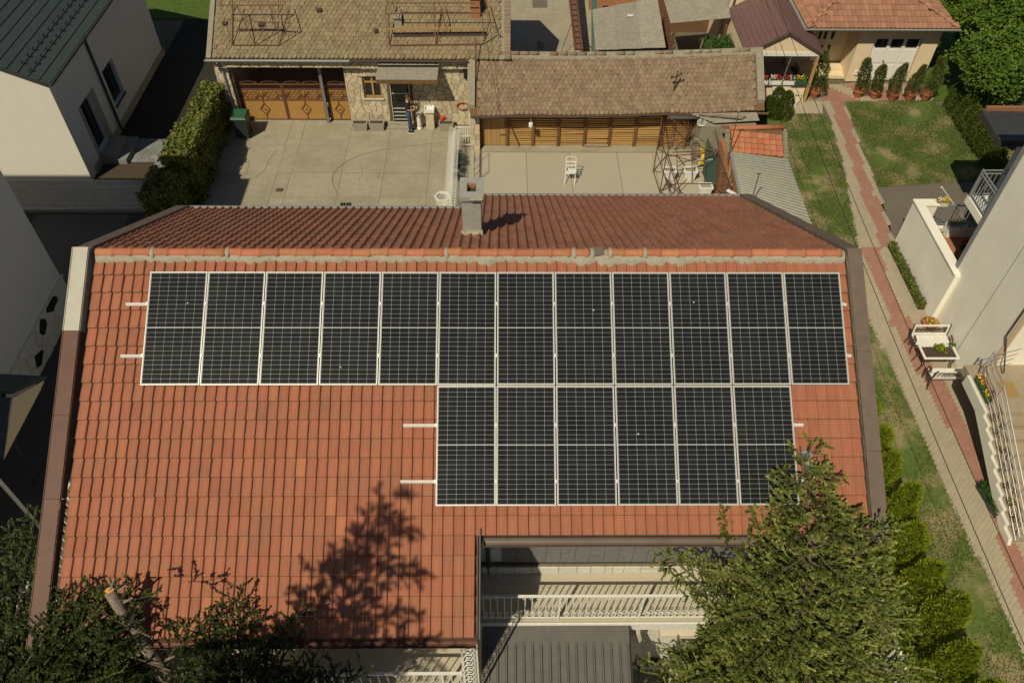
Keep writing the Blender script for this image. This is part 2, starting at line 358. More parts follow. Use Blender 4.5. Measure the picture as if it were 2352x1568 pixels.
# 300 tiles seen largest and clearest: the open lower left field of the roof
vis = sorted([s for s in spots if s[1] < -2.2 and 2.9 < s[0]], key=lambda s: (-s[0], s[1]))[:300]
vs = set(vis); rest = MB()
for s in spots:
    M_ = frame_mat(Fp, s[1], s[0], trng) @ Matrix.Diagonal((1, min(1, (s[0]+.02)/(PITCH+.04)), 1, 1))
    if s in vs: inst('tile', tile_new if trng.random() < .02 else tile_me, front_roof, M_)
    else: rest.cur = trng.uniform(.01, .99); rest.add(TV, TF, M_, TE)
o = rest.obj('tile_field', 'clay', front_roof); tag(o, kind='stuff')
# back slope tiles, older and browner
rest = MB(); rest2 = MB()
for c in range(ncol):
    u = XL+c*COLW
    vb = VBL if u < -.8 else VBR
    k = 0
    while vb-k*PITCH > .1:
        r_ = rest; r_.cur = trng.uniform(.01, .99)
        r_.add(TV, TF, frame_mat(Bp, u+COLW, vb-k*PITCH, trng, True) @ Matrix.Diagonal((1, min(1, (vb-k*PITCH)/(PITCH+.04)), 1, 1))); k += 1
tag(rest.obj('tile_field', 'clay_old', back_roof), kind='stuff')
# ridge: mortar bed with half-round ridge tiles lapped over it
rr = random.Random(11)
m = MB(); nseg = 180; V = []
for i in range(nseg+1):
    u = XL+.03+(XR-XL-.03)*i/nseg
    wob = .010*math.sin(i*.37)+rr.uniform(-.022, .022); patch = .10*max(0, 1-abs(u-(-.25))/.22)+(.07 if 1.2 < u < 3.6 else 0)*abs(math.sin(i*.55))
    V += [Fp(u, .205+wob+patch, .02), Fp(u, .175+wob*.8+patch, .055), Fp(u, .11, .085), Fp(u, .0, .09), Bp(u, .11, .05)]
m.add(V, [(i*5+j, i*5+j+1, i*5+5+j+1, i*5+5+j)[::-1] for i in range(nseg) for j in range(4)])
ridge = m.obj('ridge_mortar', 'mortar', house, True)
def ridge_me(L_):
    b = MB(); n = 10; V = []
    for x, r in ((0, .088), (L_-.075, .082), (L_-.07, .099), (L_-.045, .106), (L_-.02, .099), (L_+.01, .088)):
        V += [(x, -math.cos(math.pi*k/n)*r, math.sin(math.pi*k/n)*r*.95) for k in range(n+1)]
    b.add(V, [(i*(n+1)+k, i*(n+1)+k+1, (i+1)*(n+1)+k+1, (i+1)*(n+1)+k)[::-1] for i in range(5) for k in range(n)])
    return b.mesh('ridge_tile', 'clay_ridge', True)
RT = ridge_me(.335); nr = 41
for i in range(nr):
    u = XL+.04+i*.338
    if i == 27: continue                               # the broken one, only its dark shard is left
    inst('ridge_tile', RT, ridge, Matrix.Translation((u, YR-.045+rr.uniform(-.008, .008), ZR+.03+rr.uniform(-.006, .006))) @ Matrix.Rotation(rr.gauss(0, .012), 4, 'Z'))
m = MB(); m.cur = .3
m.slab([(1.60, YR-.11, ZR+.07), (1.66, YR+.02, ZR+.13), (1.86, YR+.02, ZR+.125), (1.90, YR-.12, ZR+.06), (1.74, YR-.15, ZR+.05)], .02)
tag(m.obj('broken_ridge_tile', 'trim_brown', ridge), 'dark broken ridge tile patched with fresh mortar')
# fresh mortar collars between ridge tiles
for i in (26, 27, 28, 30, 19, 3, 7):
    u = XL+.04+i*.338+rr.uniform(-.03, .03); b = MB(); n = 9; V = []
    for x, r in ((0, .085), (.015, .104), (.06, .106), (.08, .085)):
        V += [(u+x, YR-.045-math.cos(math.pi*k/n)*r*1.15, ZR+.02+math.sin(math.pi*k/n)*r) for k in range(n+1)]
    b.add(V, [(q*(n+1)+k, q*(n+1)+k+1, (q+1)*(n+1)+k+1, (q+1)*(n+1)+k)[::-1] for q in range(3) for k in range(n)]).obj('mortar_patch', 'mortar', ridge, True)
# verge trims: folded metal channels along both gable edges
def verge(name, pf, u0, u1, v0, v1, m_, hh=.115):
    b = MB(); n = 8 if pf is Bp else 1
    for k in range(n):
        a, c = v0+(v1-v0)*k/n, v0+(v1-v0)*(k+1)/n
        b.slab([pf(u0, a, hh), pf(u0, c, hh), pf(u1, c, hh), pf(u1, a, hh)], .02)
        xo = min(u0, u1) if u0 < 0 else max(u0, u1); e = .012 if u0 > 0 else -.012
        b.slab([pf(xo+e, a, hh-.001), pf(xo+e, c, hh-.001), pf(xo+e, c, hh-.24), pf(xo+e, a, hh-.24)], .012)
        xi = u1 if xo == u0 else u0; xi += e*-1
        b.slab([pf(xi, a, hh-.021), pf(xi, c, hh-.021), pf(xi, c, hh-.2), pf(xi, a, hh-.2)], .010)
    return b.obj(name, m_, house)
cut = 1.52
tag(verge('verge_trim', Fp, -7.66, -7.93, -.06, cut, 'trim_white'), 'weathered white upper length of the verge trim')
for a_, b_ in ((cut+.006, 3.05), (3.056, 4.5), (4.506, 6.95)): verge('verge_trim', Fp, -7.66, -7.93, a_, b_, 'trim_rust', .113)
verge('verge_trim', Bp, -7.66, -7.93, .07, VBL+.05, 'trim_brown', .085)
for a_, b_ in ((-.05, 1.9), (1.906, 3.7), (3.706, VR+.08)): verge('verge_trim', Fp, 6.44, 6.70, a_, b_, 'trim_brown')
verge('verge_trim', Bp, 6.44, 6.70, .06, VBR+.05, 'trim_brown', .085)
# gutters
def gutter(name, x0, x1, y, z, m_, r=.075, parent=house, flip=1):
    b = MB(); n = 8; V = []
    for rr_, sgn in ((r, 1), (r-.008, 1)):
        for x in (x0, x1): V += [(x, y-math.cos(math.pi*k/n)*rr_, z-math.sin(math.pi*k/n)*rr_) for k in range(n+1)]
    q = n+1
    F = [(k, k+1, q+k+1, q+k) for k in range(n)]+[(2*q+k, 3*q+k, 3*q+k+1, 2*q+k+1) for k in range(n)]
    F += [(0, q, 3*q, 2*q), (n, 2*q+n, 3*q+n, q+n)]
    b.add(V, F); b.bx(x0-.006, x0, y-r, y+r, z-r, z); b.bx(x1, x1+.006, y-r, y+r, z-r, z)
    return b.obj(name, m_, parent)
gutter('gutter', XL-.1, XM-.02, 5.18, 6.36, 'trim_rust')
gutter('gutter', XM+.1, 6.66, 6.63, 7.17, 'trim_brown', .085)
MB().bx(XL-.05, XM-.03, 5.262, 5.285, 6.18, 6.40).obj('fascia_board', 'wood_dark', house)
MB().bx(XM+.05, 6.5, 6.722, 6.745, 6.98, 7.2).obj('fascia_board', 'dark_metal', house)
gutter('gutter', XL-.1, -.85, YR+VBL*math.cos(SB)+.07, ZR-VBL*math.sin(SB)-.0, 'gutter_grey')
gutter('gutter', -.7, 6.66, YR+VBR*math.cos(SB)+.08, ZR-VBR*math.sin(SB)-.0, 'gutter_grey')
# walls
m = MB(); m.bx(-7.2, -.62, 6.3, 14.6, 0, 6.55); m.obj('wall', 'wall_white', house)
m = MB(); m.bx(-.6, 6.15, 7.72, 14.6, 0, 7.45); m.obj('wall', 'wall_white', house)
m = MB(); m.bx(-.6, 6.15, 14.602, 16.6, 0, 6.5); m.obj('rear_extension_wall', 'wall_white', house)
for x0, x1, y0 in ((-7.2, -6.95, 6.3), (5.9, 6.15, 7.73)):
    V = [(x, y, z) for x in (x0, x1) for y, z in ((y0, 6.552), (14.59, 6.552), (14.59, 7.55), (YR, 9.5), (y0, 9.5-(YR-y0)*.577-.05))]
    MB().add(V, [(4, 3, 2, 1, 0), (5, 6, 7, 8, 9)]+[(i, (i+1) % 5, (i+1) % 5+5, i+5) for i in range(5)]).obj('gable_wall', 'wall_white', house)
# inner return: dark flashing and rainwater pipe in the corner between the wings
m = MB(); m.slab([Fp(XM+.03, VR-.12, .09), Fp(XM+.03, VL+.02, .09), Fp(XM+.05, VL+.02, .09), Fp(XM+.05, VR-.12, .09)], .25); m.obj('valley_flashing', 'dark_metal', house)
MB().tube([(-.20, 6.64, 7.08), (-.2, 6.7, 6.9), (-.22, 7.2, 6.5), (-.3, 7.6, 6.2), (-.3, 7.62, 2.2)], .05, 8).obj('downpipe', 'dark_metal', house)
MB().tube([(-.26, 5.5, 3.6), (.15, 5.15, 2.85)], .05, 8).obj('outlet_pipe', 'gutter_grey', house)
# balcony: cladding planks, stone plinth, floor, railing
cl = MB().bx(.0, 6.1, 7.70, 7.718, 4.0, 7.1).obj('cladding', 'dark_metal', house)
x = .0; kk = 0
while x < 6.0:
    w = .30; MB().bx(x+.004, x+w-.004, 7.672, 7.699, 4.3, 7.05).obj('plank', 'grey_post', cl); x += w
pl = MB().bx(-.45, 6.1, 7.60, 7.668, 4.0, 4.26).obj('plinth', 'grout', house)
sr = random.Random(5); x = -.44
while x < 6.0:
    w = sr.uniform(.16, .42)
    if sr.random() < .5: MB().bx(x+.006, x+w-.006, 7.570, 7.599, 4.01, 4.13).obj('stone', 'stone_white', pl); MB().bx(x+.006, x+w-.006, 7.572, 7.599, 4.138, 4.255).obj('stone', 'stone_white', pl)
    else: MB().bx(x+.006, x+w-.006, 7.568, 7.599, 4.01, 4.255).obj('stone', 'stone_white', pl)
    x += w
MB().bx(-.49, 6.4, 6.50, 7.598, 3.78, 4.0).obj('balcony_floor', 'terrazzo', house)
MB().bx(-.49, 6.42, 6.46, 6.498, 3.74, 4.03).obj('balcony_edge', 'white_paint', house)
def scroll(b, c, r, a0, a1, turns, ax, up, w, n=12):
    """flat iron scroll"""
    c = Vector(c); P = []
    for i in range(n+1):
        t = i/n; a = a0+(a1-a0)*t; q = r*(1-.55*t*turns)
        P.append(c+Vector(ax)*math.cos(a)*q+Vector(up)*math.sin(a)*q)
    b.tube(P, w, 4)
def railing(parent, x0, x1, y, z0, hgt, step=.135):
    r_ = MB(); r_.bx(x0, x1, y-.025, y+.025, z0+hgt-.035, z0+hgt); r_.bx(x0, x1, y-.012, y+.012, z0+.08, z0+.10)
    rail = r_.obj('railing', 'white_paint', parent); n = int((x1-x0)/step)
    for i in range(n+1):
        x = x0+.03+i*(x1-x0-.06)/n; post = i % 12 == 11
        b = MB(); w = .045 if post else .016
        b.bx(x-w/2, x+w/2, y-w/2, y+w/2, z0+.02, z0+hgt-.036)
        if not post:
            scroll(b, (x+.045, y, z0+.30), .045, math.pi, -1.2*math.pi, 1, (1, 0, 0), (0, 0, 1), .007)
            scroll(b, (x+.04, y-.005, z0+.2), .04, 0, 1.6*math.pi, 1, (-1, 0, 0), (0, 0, -1), .007)
            if i % 6 < 3: scroll(b, (x-.03, y, z0+hgt-.13), .03, 0, 1.3*math.pi, 1, (1, 0, 0), (0, 0, -1), .006)
        b.obj('baluster', 'white_paint', rail)
    return rail
railing(house, -.40, 6.3, 6.58, 4.0, 1.1)
MB().bx(-7.2, -.75, 5.16, 6.298, 3.58, 3.8).obj('balcony_floor', 'terrazzo', house)
railing(house, -7.1, -.75, 5.24, 3.8, 1.0, .17)
# white wrought-iron trellis panels at the end of the left balcony
b = MB(); b.bx(-.74, -.70, 5.28, 5.32, 3.6, 6.2)
for i in range(10):
    z = 3.75+i*.24
    for s_ in (-1, 1): scroll(b, (-.6, 5.3+.02*s_, z), .10, 0, 1.7*math.pi, 1, (s_, 0, 0), (0, .3, 1), .009)
b.bx(-.47, -.44, 5.28, 5.32, 3.6, 6.2); b.obj('iron_trellis', 'white_paint', house)
# white corner pier with cladding under the verge of the left wing
MB().bx(-.615, -.50, 5.5, 7.5, 0, 6.3).obj('corner_pier', 'stone_white', house)
for k in range(14): MB().bx(-.50, -.478, 5.52, 6.55, 4.05+k*.16, 4.05+k*.16+.15).obj('cladding_stone', 'stone_white', house)
# ground floor below the balcony, seen past the canopy
MB().bx(-.55, 6.4, 7.0, 7.68, 0, .12).obj('plinth_step', 'terrazzo', house)
pr_ = MB().bx(2.55, 6.3, 6.95, 7.0, .13, 3.7).obj('ground_floor_wall', 'grout', house)
for r_ in range(24):
    x = 2.56+sr.uniform(-.2, 0)
    while x < 6.2:
        w = sr.uniform(.18, .5); x0 = max(x, 2.56)
        if x+w > 2.6: MB().bx(x0+.006, x+w-.006, 6.92, 6.949, .15+r_*.148, .15+r_*.148+.14).obj('stone', 'stone_white', pr_)
        x += w
MB().bx(3.35, 4.15, 6.6, 6.9, 2.9, 3.06).obj('flower_box', 'cloth_cream', house)
# chimney
cx0, cx1, cy0, cy1 = -.815, -.435, 12.62, 13.1
ch = MB().bx(cx0, cx1, cy0, cy1, 8.2, 9.90).obj('chimney', 'render_grey', house)
b = MB(); t0, t1 = 9.90, 10.0; X0, X1, Y0, Y1 = cx0-.045, cx1+.05, cy0-.05, cy1+.12; ix0, ix1, iy0, iy1 = -.71, -.53, 12.76, 13.05
for a in ((X0, ix0, Y0, Y1), (ix1, X1, Y0, Y1), (ix0, ix1, Y0, iy0), (ix0, ix1, iy1, Y1)): b.bx(*a, t0, t1)
b.obj('chimney_cap', 'render_grey', ch)
MB().bx(ix0+.001, ix1-.001, iy0+.001, iy1-.001, 9.901, 9.905).obj('flue', 'flue_dark', ch)  # dark plate stands in for the shaded depth of the shallow flue
MB().bx(ix0+.021, ix1-.001, iy1-.05, iy1-.001, 9.906, 9.985).obj('flue_brick', 'brick_orange', ch)
MB().bx(ix0+.001, ix0+.02, iy0+.001, iy1-.001, 9.906, 9.985).obj('flue_lining', 'flue_dark', ch)
MB().bx(ix1-.02, ix1-.001, iy0+.001, iy1-.051, 9.906, 9.98).obj('flue_lining', 'flue_dark', ch)
b = MB(); b.slab([(-.64, 12.52, 9.965), (-.40, 12.52, 9.97), (-.38, 12.60, 9.985), (-.44, 12.64, 10.012), (-.62, 12.62, 10.008)], .05); b.obj('broken_cap_edge', 'stone_grey', ch)
b = MB(); zb = 8.93
V = []
for i in range(14):
    x = cx0-.03+(cx1-cx0+.06)*i/13; V += [(x, 12.50+rr.uniform(-.03, .02), 9.10+rr.uniform(-.01, .01)), (x, 12.6, 9.14), (x, 12.63, 9.12)]
b.add(V, [(i*3+j, i*3+j+1, i*3+3+j+1, i*3+3+j)[::-1] for i in range(13) for j in range(2)]); b.obj('mortar_flashing', 'mortar', ch, True)
MB().slab([(-.70, 12.40, 9.155), (-.52, 12.40, 9.155), (-.50, 12.52, 9.10), (-.72, 12.52, 9.10)], .015).obj('patch_tile', 'clay_ridge', ch)

# ================================================================== SOLAR PANELS
PWID, PHEI, GAP = 1.038, 2.094, .02
def panel_proto(label):
    p = thing('solar_panel', label, 'solar panel', (0, 0, 0), 'solar panels on the tiled roof')
    b = MB(); e = .013; t = .035
    b.bx(0, PWID, -e, 0, -t, 0); b.bx(0, PWID, -PHEI, -PHEI+e, -t, 0); b.bx(0, e, -PHEI+e, -e, -t, 0); b.bx(PWID-e, PWID, -PHEI+e, -e, -t, 0)
    b.obj('frame', 'alu', p, local=True)
    bs = MB().bx(e+.0005, PWID-e-.0005, -PHEI+e+.0005, -e-.0005, -.012, -.006).obj('backsheet', 'backsheet', p, local=True)
    cw = (PWID-2*e-.024)/6; mid = .016; chh = (PHEI-2*e-.03-mid)/24
    gx = .0042; gy = .0036; c = .005
    cb = MB(); w, hh = cw-gx, chh-gy
    cb.prism([(c, 0), (w-c, 0), (w, c), (w, hh-c), (w-c, hh), (c, hh), (0, hh-c), (0, c)], 0, .0022)
    cme = cb.mesh('cell', 'cell')
    for i in range(6):
        for j in range(24):
            x = e+.012+i*cw+gx/2; y = -e-.015-(j+1)*chh-(mid if j >= 12 else 0)+gy/2
            o = bpy.data.objects.new('cell', cme); COL.objects.link(o); o.parent = bs; o.location = (x, y, -.0058)
    return p
def panel_M(u, v):
    o = Fp(u, v, .165); dv = Vector((0, math.cos(SF), math.sin(SF))); nn = Vector((0, -math.sin(SF), math.cos(SF)))
    return Matrix.Translation(o) @ Matrix((Vector((1, 0, 0)), dv, nn)).transposed().to_4x4()
U0, V0 = -6.446, None
# slope distance of the upper panel edge (panel face is .165 above the tile plane)
V0 = .43
ords = ['first', 'second', 'third', 'fourth', 'fifth', 'sixth', 'seventh', 'eighth', 'ninth', 'tenth', 'eleventh', 'last']
proto = None
prng = random.Random(2)
for i in range(18):
    if i < 12:
        u = U0+i*(PWID+GAP); v = V0; lab = 'black solar panel, %s from the left in the long upper row' % ords[i]
        if i == 0: lab = 'black solar panel at the left end of the long upper row'
        if i == 11: lab = 'black solar panel at the right end of the long upper row'
    else:
        j = i-12; u = U0+(5+j)*(PWID+GAP)-.006; v = V0+PHEI+.018
        lab = 'black solar panel, %s from the left in the short lower row' % ords[j]
        if j == 0: lab = 'black solar panel at the left end of the short lower row'
        if j == 5: lab = 'black solar panel at the right end of the lower row, behind the spruce tip'
    M_ = panel_M(u, v) @ Matrix.Rotation(prng.gauss(0, .0012), 4, 'Z') @ Matrix.Rotation(prng.gauss(0, .002), 4, 'X') @ Matrix.Rotation(prng.gauss(0, .002), 4, 'Y')
    if proto is None:
        proto = panel_proto(lab); proto.matrix_basis = M_; PW[proto.name] = M_
    else: copy_tree(proto, M_, lab)
# a few specks of dirt on the glass
for i, (u, v) in enumerate(((-5.72, 1.02), (1.66, 1.15), (3.5, 1.0), (-2.9, 2.2), (2.4, 3.4))):
    pq = Fp(u, v, .1665); o = MB().lathe([(.0, 0), (.016, .0), (.012, .004), (.0, .005)], 7, tuple(pq)).obj('bird_dropping', 'plastic_white'); tag(o, 'white dropping on the glass of the %s' % ['leftmost upper panel', 'eighth upper panel', 'tenth upper panel', 'fourth upper panel', 'fourth lower panel'][i], 'dropping', 'droppings on the panels')
# mounting rails with clamps between the panels
def rail(u0, u1, v, cl, label):
    b = MB(); P0 = Fp(u0, v, .105); P1 = Fp(u1, v, .105); b.bar(P0, P1, .04, .045)
    r_ = b.obj('mounting_rail', 'plastic_white'); tag(r_, label, 'rail', 'panel mounting rails')
    for u in cl:
        c = MB(); p = Fp(u, v, .168); dv = Vector((0, math.cos(SF), math.sin(SF))); nn = Vector((0, -math.sin(SF), math.cos(SF)))
        MM = Matrix.Translation(p) @ Matrix((Vector((1, 0, 0)), dv, nn)).transposed().to_4x4()
        c.bx(-.016, .016, -.03, .03, -.06, .006, MM).obj('clamp', 'alu', r_)
W1 = PWID+GAP
rail(-6.86, 6.33, V0+.60, [U0+i*W1-GAP/2 for i in range(13)], 'upper aluminium rail under the long panel row, end showing left')
rail(-6.86, 6.33, V0+1.56, [U0+i*W1-GAP/2 for i in range(13)], 'lower aluminium rail under the long panel row, end showing left')
rail(-1.76, 5.36, V0+PHEI+.018+.70, [U0+(5+i)*W1-GAP/2-.006 for i in range(7)], 'upper aluminium rail under the short panel row')
rail(-1.78, 5.30, V0+PHEI+.018+1.68, [U0+(5+i)*W1-GAP/2-.006 for i in range(7)], 'lower aluminium rail under the short panel row')
# inverter-like grey box with cables by the lower right panel
jb = thing('junction_box', 'small grey cable box with loose black cables beside the lowest right panel', 'box', Fp(5.33, 3.85))
b = MB(); dv = Vector((0, math.cos(SF), math.sin(SF))); nn = Vector((0, -math.sin(SF), math.cos(SF)))
MM = Matrix.Translation(Fp(5.36, 4.12, .06)) @ Matrix((Vector((1, 0, 0)), dv, nn)).transposed().to_4x4() @ Matrix.Rotation(.12, 4, 'Z')
b.bx(-.02, .13, .0, .36, .0, .07, MM).obj('case', 'gutter_grey', jb)
MB().bx(-.03, .14, .30, .42, .071, .10, MM).obj('bracket', 'steel', jb)
for P in ([Fp(5.42, 3.85, .16), Fp(5.55, 3.8, .12), Fp(5.58, 4.05, .1), Fp(5.75, 4.2, .08), Fp(5.95, 4.6, .08), Fp(6.1, 4.9, .1), Fp(6.35, 5.25, .05)],
          [Fp(5.4, 4.1, .14), Fp(5.52, 4.25, .12), Fp(5.45, 4.45, .12), Fp(5.52, 4.7, .1), Fp(5.5, 5.1, .1)]):
    MB().tube(P, .012, 5).obj('cable', 'cable', jb)
# ================================================================== GROUND, YARDS, PATHS
def ZP(x0, y0, s): return lambda u, v: ((x0+u/s)*.91875, (y0+v/s)*.91875)
z1 = ZP(0, 0, 2.756); z2 = ZP(500, 0, 2.904); z3 = ZP(1140, 0, 2.868); z4 = ZP(1780, 0, 2.904); z5 = ZP(1600, 250, 4.2375)
zt = ZP(1200, 0, 3.5636); zr = ZP(2100, 380, 3.267); zs = ZP(2100, 760, 2.704); zq = ZP(2380, 760, 2.613); zc = ZP(1620, 280, 6.818); zl = ZP(0, 640, 2.6136); zp = ZP(1820, 100, 7.84)
def g2(zf, pts, z=0.): return [tuple(G(*zf(*p), z)[:2]) for p in pts]
g = MB().bx(-160, 160, -80, 240, -.3, -.06).obj('ground', 'earth'); struct(g)
# concrete courtyard behind the house, cast in bays with open joints
court = struct(sheet('courtyard', [(-13.0, 14.6), (-.9, 14.6), (-.9, 30.9), (-13.0, 30.9)], -.004, 'concrete_joint'))
xe = [-12.95, -9.24, -8.66, -6.6, -4.88, -3.03, -2.02]; ye = [14.7, 17.2, 19.6, 22.2, 25.4, 27.0, 28.9, 30.86]
for i in range(len(xe)-1):
    for j in range(len(ye)-1):
        d = .008+.006*rnd.random()
        MB().bx(xe[i]+d, xe[i+1]-d, ye[j]+d, ye[j+1]-d, -.05, .0+rnd.uniform(-.003, .004)).obj('concrete_slab', 'concrete', court)
for j in range(len(ye)-2): MB().bx(-1.99, -.93, ye[j]+.01, ye[j+1]-.01, -.05, .002).obj('concrete_slab', 'concrete_pale', court)
MB().bx(-1.99, -.93, 28.91, 30.4, -.05, .003).obj('concrete_slab', 'concrete', court)
yard = struct(sheet('side_yard', [(-.9, 14.6), (8.7, 14.6), (8.7, 29.2), (-.9, 29.2)], -.006, 'concrete_joint'))
xe = [-.86, 1.0, 2.82, 4.84, 6.35, 8.66]; ye = [17.0, 19.5, 22.0, 28.45]
for i in range(5):
    for j in range(3):
        MB().bx(xe[i]+.012, xe[i+1]-.012, ye[j]+.01, ye[j+1]-.01, -.05, .001+rnd.uniform(0, .004)).obj('concrete_slab', 'concrete_pale', yard)
MB().bx(-.86, 8.66, 28.47, 29.1, -.05, .03).obj('concrete_curb', 'concrete', yard)
def crack(pts, lab):
    b = MB(); q_ = random.Random(len(lab)); P = []
    for i in range(len(pts)-1):
        for k in range(6): t_ = k/6; P.append((pts[i][0]+(pts[i+1][0]-pts[i][0])*t_+q_.gauss(0, .02), pts[i][1]+(pts[i+1][1]-pts[i][1])*t_+q_.gauss(0, .02)))
    for i in range(len(P)-1):
        d = Vector((P[i+1][0]-P[i][0], P[i+1][1]-P[i][1], 0)).normalized(); n_ = Vector((-d.y, d.x, 0))*.006; a = Vector((*P[i], .0075)); c = Vector((*P[i+1], .0075)); b.add([a-n_, c-n_, c+n_, a+n_], [(0, 1, 2, 3)])
    return b.obj('crack', 'concrete_joint', court)
crack(g2(z2, [(565, 935), (530, 965), (490, 985), (450, 1010)]), 'a'); crack(g2(z2, [(560, 1080), (500, 1170), (470, 1240), (400, 1300)]), 'bb'); crack(g2(z2, [(360, 1170), (330, 1260), (380, 1300)]), 'ccc'); crack(g2(z2, [(920, 1290), (1010, 1290)]), 'd'); crack(g2(z2, [(1300, 1250), (1298, 1310)]), 'ee'); crack(g2(z2, [(1150, 1160), (1180, 1250), (1150, 1320)]), 'ffff')
# drain, rubber mat with shoes, garden hose
b = thing('drain_grate', 'small dark drain grate set in the concrete courtyard', 'grate', (-8.92, 25.85, 0))
MB().bx(-9.06, -8.79, 25.74, 25.96, 0, .012).obj('frame', 'iron_dark', b)
for i in range(5): MB().bx(-9.04, -8.81, 25.76+i*.04, 25.78+i*.04, .013, .02).obj('bar', 'rust', b)
tag(MB().bx(-6.43, -5.95, 24.72, 25.02, .005, .02).obj('door_mat', 'stone_grey'), 'small pale doormat holding dark shoes at the house back wall', 'mat')
for i in range(2):
    s = thing('shoe_pair', ['left pair of dark shoes on the small doormat', 'right pair of dark shoes on the small doormat'][i], 'shoes', (-6.3+i*.22, 24.88, .02), 'shoes on the doormat')
    for k in range(2):
        x = -6.33+i*.22+k*.1
        MB().tube([(x, 24.76, .06), (x, 24.82, .06), (x, 24.92, .055), (x+.01, 24.99, .045)], [.03, .042, .04, .022], 8).obj('shoe', 'leather_mat', s, True)
P = [tuple(G(*z2(*p), .02)) for p in [(1790, 1030), (1700, 1040), (1500, 1062), (1350, 1085), (1240, 1105), (1150, 1130), (1065, 1170), (1000, 1220), (965, 1265), (957, 1310), (970, 1360), (1000, 1410), (1040, 1440), (1090, 1465), (1200, 1482), (1350, 1495), (1500, 1505)]]
tag(MB().tube(P, .013, 5).obj('garden_hose', 'stone_grey'), 'thin dark hose lying in a wide loop on the courtyard', 'hose')

# ================================================================== STONE-CLAD HOUSE AT THE BACK OF THE COURTYARD
stone_house = thing('stone_house', 'low house clad in cream crazy paving with an old scalloped tile roof', 'house', (-6, 31, 0))
def clip(poly, a, b, c):
    """keep a*x+b*y<=c"""
    out = []
    for i in range(len(poly)):
        p, q = poly[i], poly[(i+1) % len(poly)]; dp = a*p[0]+b*p[1]-c; dq = a*q[0]+b*q[1]-c
        if dp <= 0: out.append(p)
        if (dp < 0) != (dq < 0) and dp != dq:
            t = dp/(dp-dq); out.append((p[0]+(q[0]-p[0])*t, p[1]+(q[1]-p[1])*t))
    return out
def area(p): return abs(sum(p[i][0]*p[(i+1) % len(p)][1]-p[(i+1) % len(p)][0]*p[i][1] for i in range(len(p))))/2
def crazy(parent, x0, x1, z0, z1, holes, size, emit, rng, m_='stone_clad', gap=.014):
    """irregular paving stones: voronoi cells with grout gaps"""
    nx = max(1, int((x1-x0)/size)); nz = max(1, int((z1-z0)/size)); pts = []
    for i in range(-1, nx+1):
        for j in range(-1, nz+1): pts.append((x0+(i+.5+rng.uniform(-.48, .48))*(x1-x0)/nx, z0+(j+.5+rng.uniform(-.48, .48))*(z1-z0)/nz))
    for p in pts:
        poly = [(x0, z0), (x1, z0), (x1, z1), (x0, z1)]
        for q in sorted(pts, key=lambda q: (q[0]-p[0])**2+(q[1]-p[1])**2)[1:16]:
            dx, dz = q[0]-p[0], q[1]-p[1]; L_ = math.hypot(dx, dz)
            if L_ < 1e-6: continue
            poly = clip(poly, dx/L_, dz/L_, ((p[0]+q[0])/2*dx+(p[1]+q[1])/2*dz)/L_-gap/2)
            if len(poly) < 3: break
        for h in holes:
            if len(poly) < 3: break
            a = max(min(v[0] for v in poly), h[0]); b_ = min(max(v[0] for v in poly), h[1]); c = max(min(v[1] for v in poly), h[2]); d = min(max(v[1] for v in poly), h[3])
            if a < b_ and c < d:
                cands = [clip(poly, 1, 0, h[0]), clip(poly, -1, 0, -h[1]), clip(poly, 0, 1, h[2]), clip(poly, 0, -1, -h[3])]
                poly = max(cands, key=lambda c_: area(c_) if len(c_) > 2 else 0)
        if len(poly) < 3 or area(poly) < .003: continue
        emit(poly)
YW = 30.52
def emit_front(parent):
    def e(poly):
        t = rnd.uniform(.02, .04); n = len(poly)
        cx = sum(p[0] for p in poly)/n; cz = sum(p[1] for p in poly)/n
        V = [(p[0], YW-.001, p[1]) for p in poly]+[(cx+(p[0]-cx)*.95, YW-t, cz+(p[1]-cz)*.95) for p in poly]
        a = sum(poly[i][0]*poly[(i+1) % n][1]-poly[(i+1) % n][0]*poly[i][1] for i in range(n))
        F = [tuple(range(n, 2*n))]+[(i, (i+1) % n, (i+1) % n+n, i+n) for i in range(n)]
        if a < 0: F = [f[::-1] for f in F]
        MB().add(V, F).obj('stone', 'stone_clad', parent)
    return e
wx0, wx1 = -6.62, -1.35
WIN = (-5.90, -5.12, 1.30, 2.32); DOOR = (-4.90, -3.82, 0, 2.32)
m = MB()
for a in ((wx0, WIN[0], 0, 3.2), (WIN[0], WIN[1], 0, WIN[2]), (WIN[0], WIN[1], WIN[3], 3.2), (WIN[1], DOOR[0], 0, 3.2), (DOOR[0], DOOR[1], DOOR[3], 3.2), (DOOR[1], wx1, 0, 3.2)):
    m.bx(a[0], a[1], YW, YW+.3, a[2], a[3])
wall = m.obj('wall', 'grout', stone_house)
srng = random.Random(21)
crazy(wall, wx0, wx1, .01, 3.15, [WIN, (DOOR[0], DOOR[1], -1, DOOR[3])], .27, emit_front(wall), srng)
lint = MB().bx(-11.75, wx0-.001, YW, YW+.25, 2.70, 3.2).obj('lintel_wall', 'grout', stone_house)
crazy(lint, -11.75, wx0, 2.71, 3.15, [], .26, emit_front(lint), srng)
pier = MB().bx(-11.95, -11.40, YW, YW+.5, 0, 2.698).obj('pier', 'grout', stone_house)
crazy(pier, -11.95, -11.40, .01, 2.69, [], .26, emit_front(pier), srng)
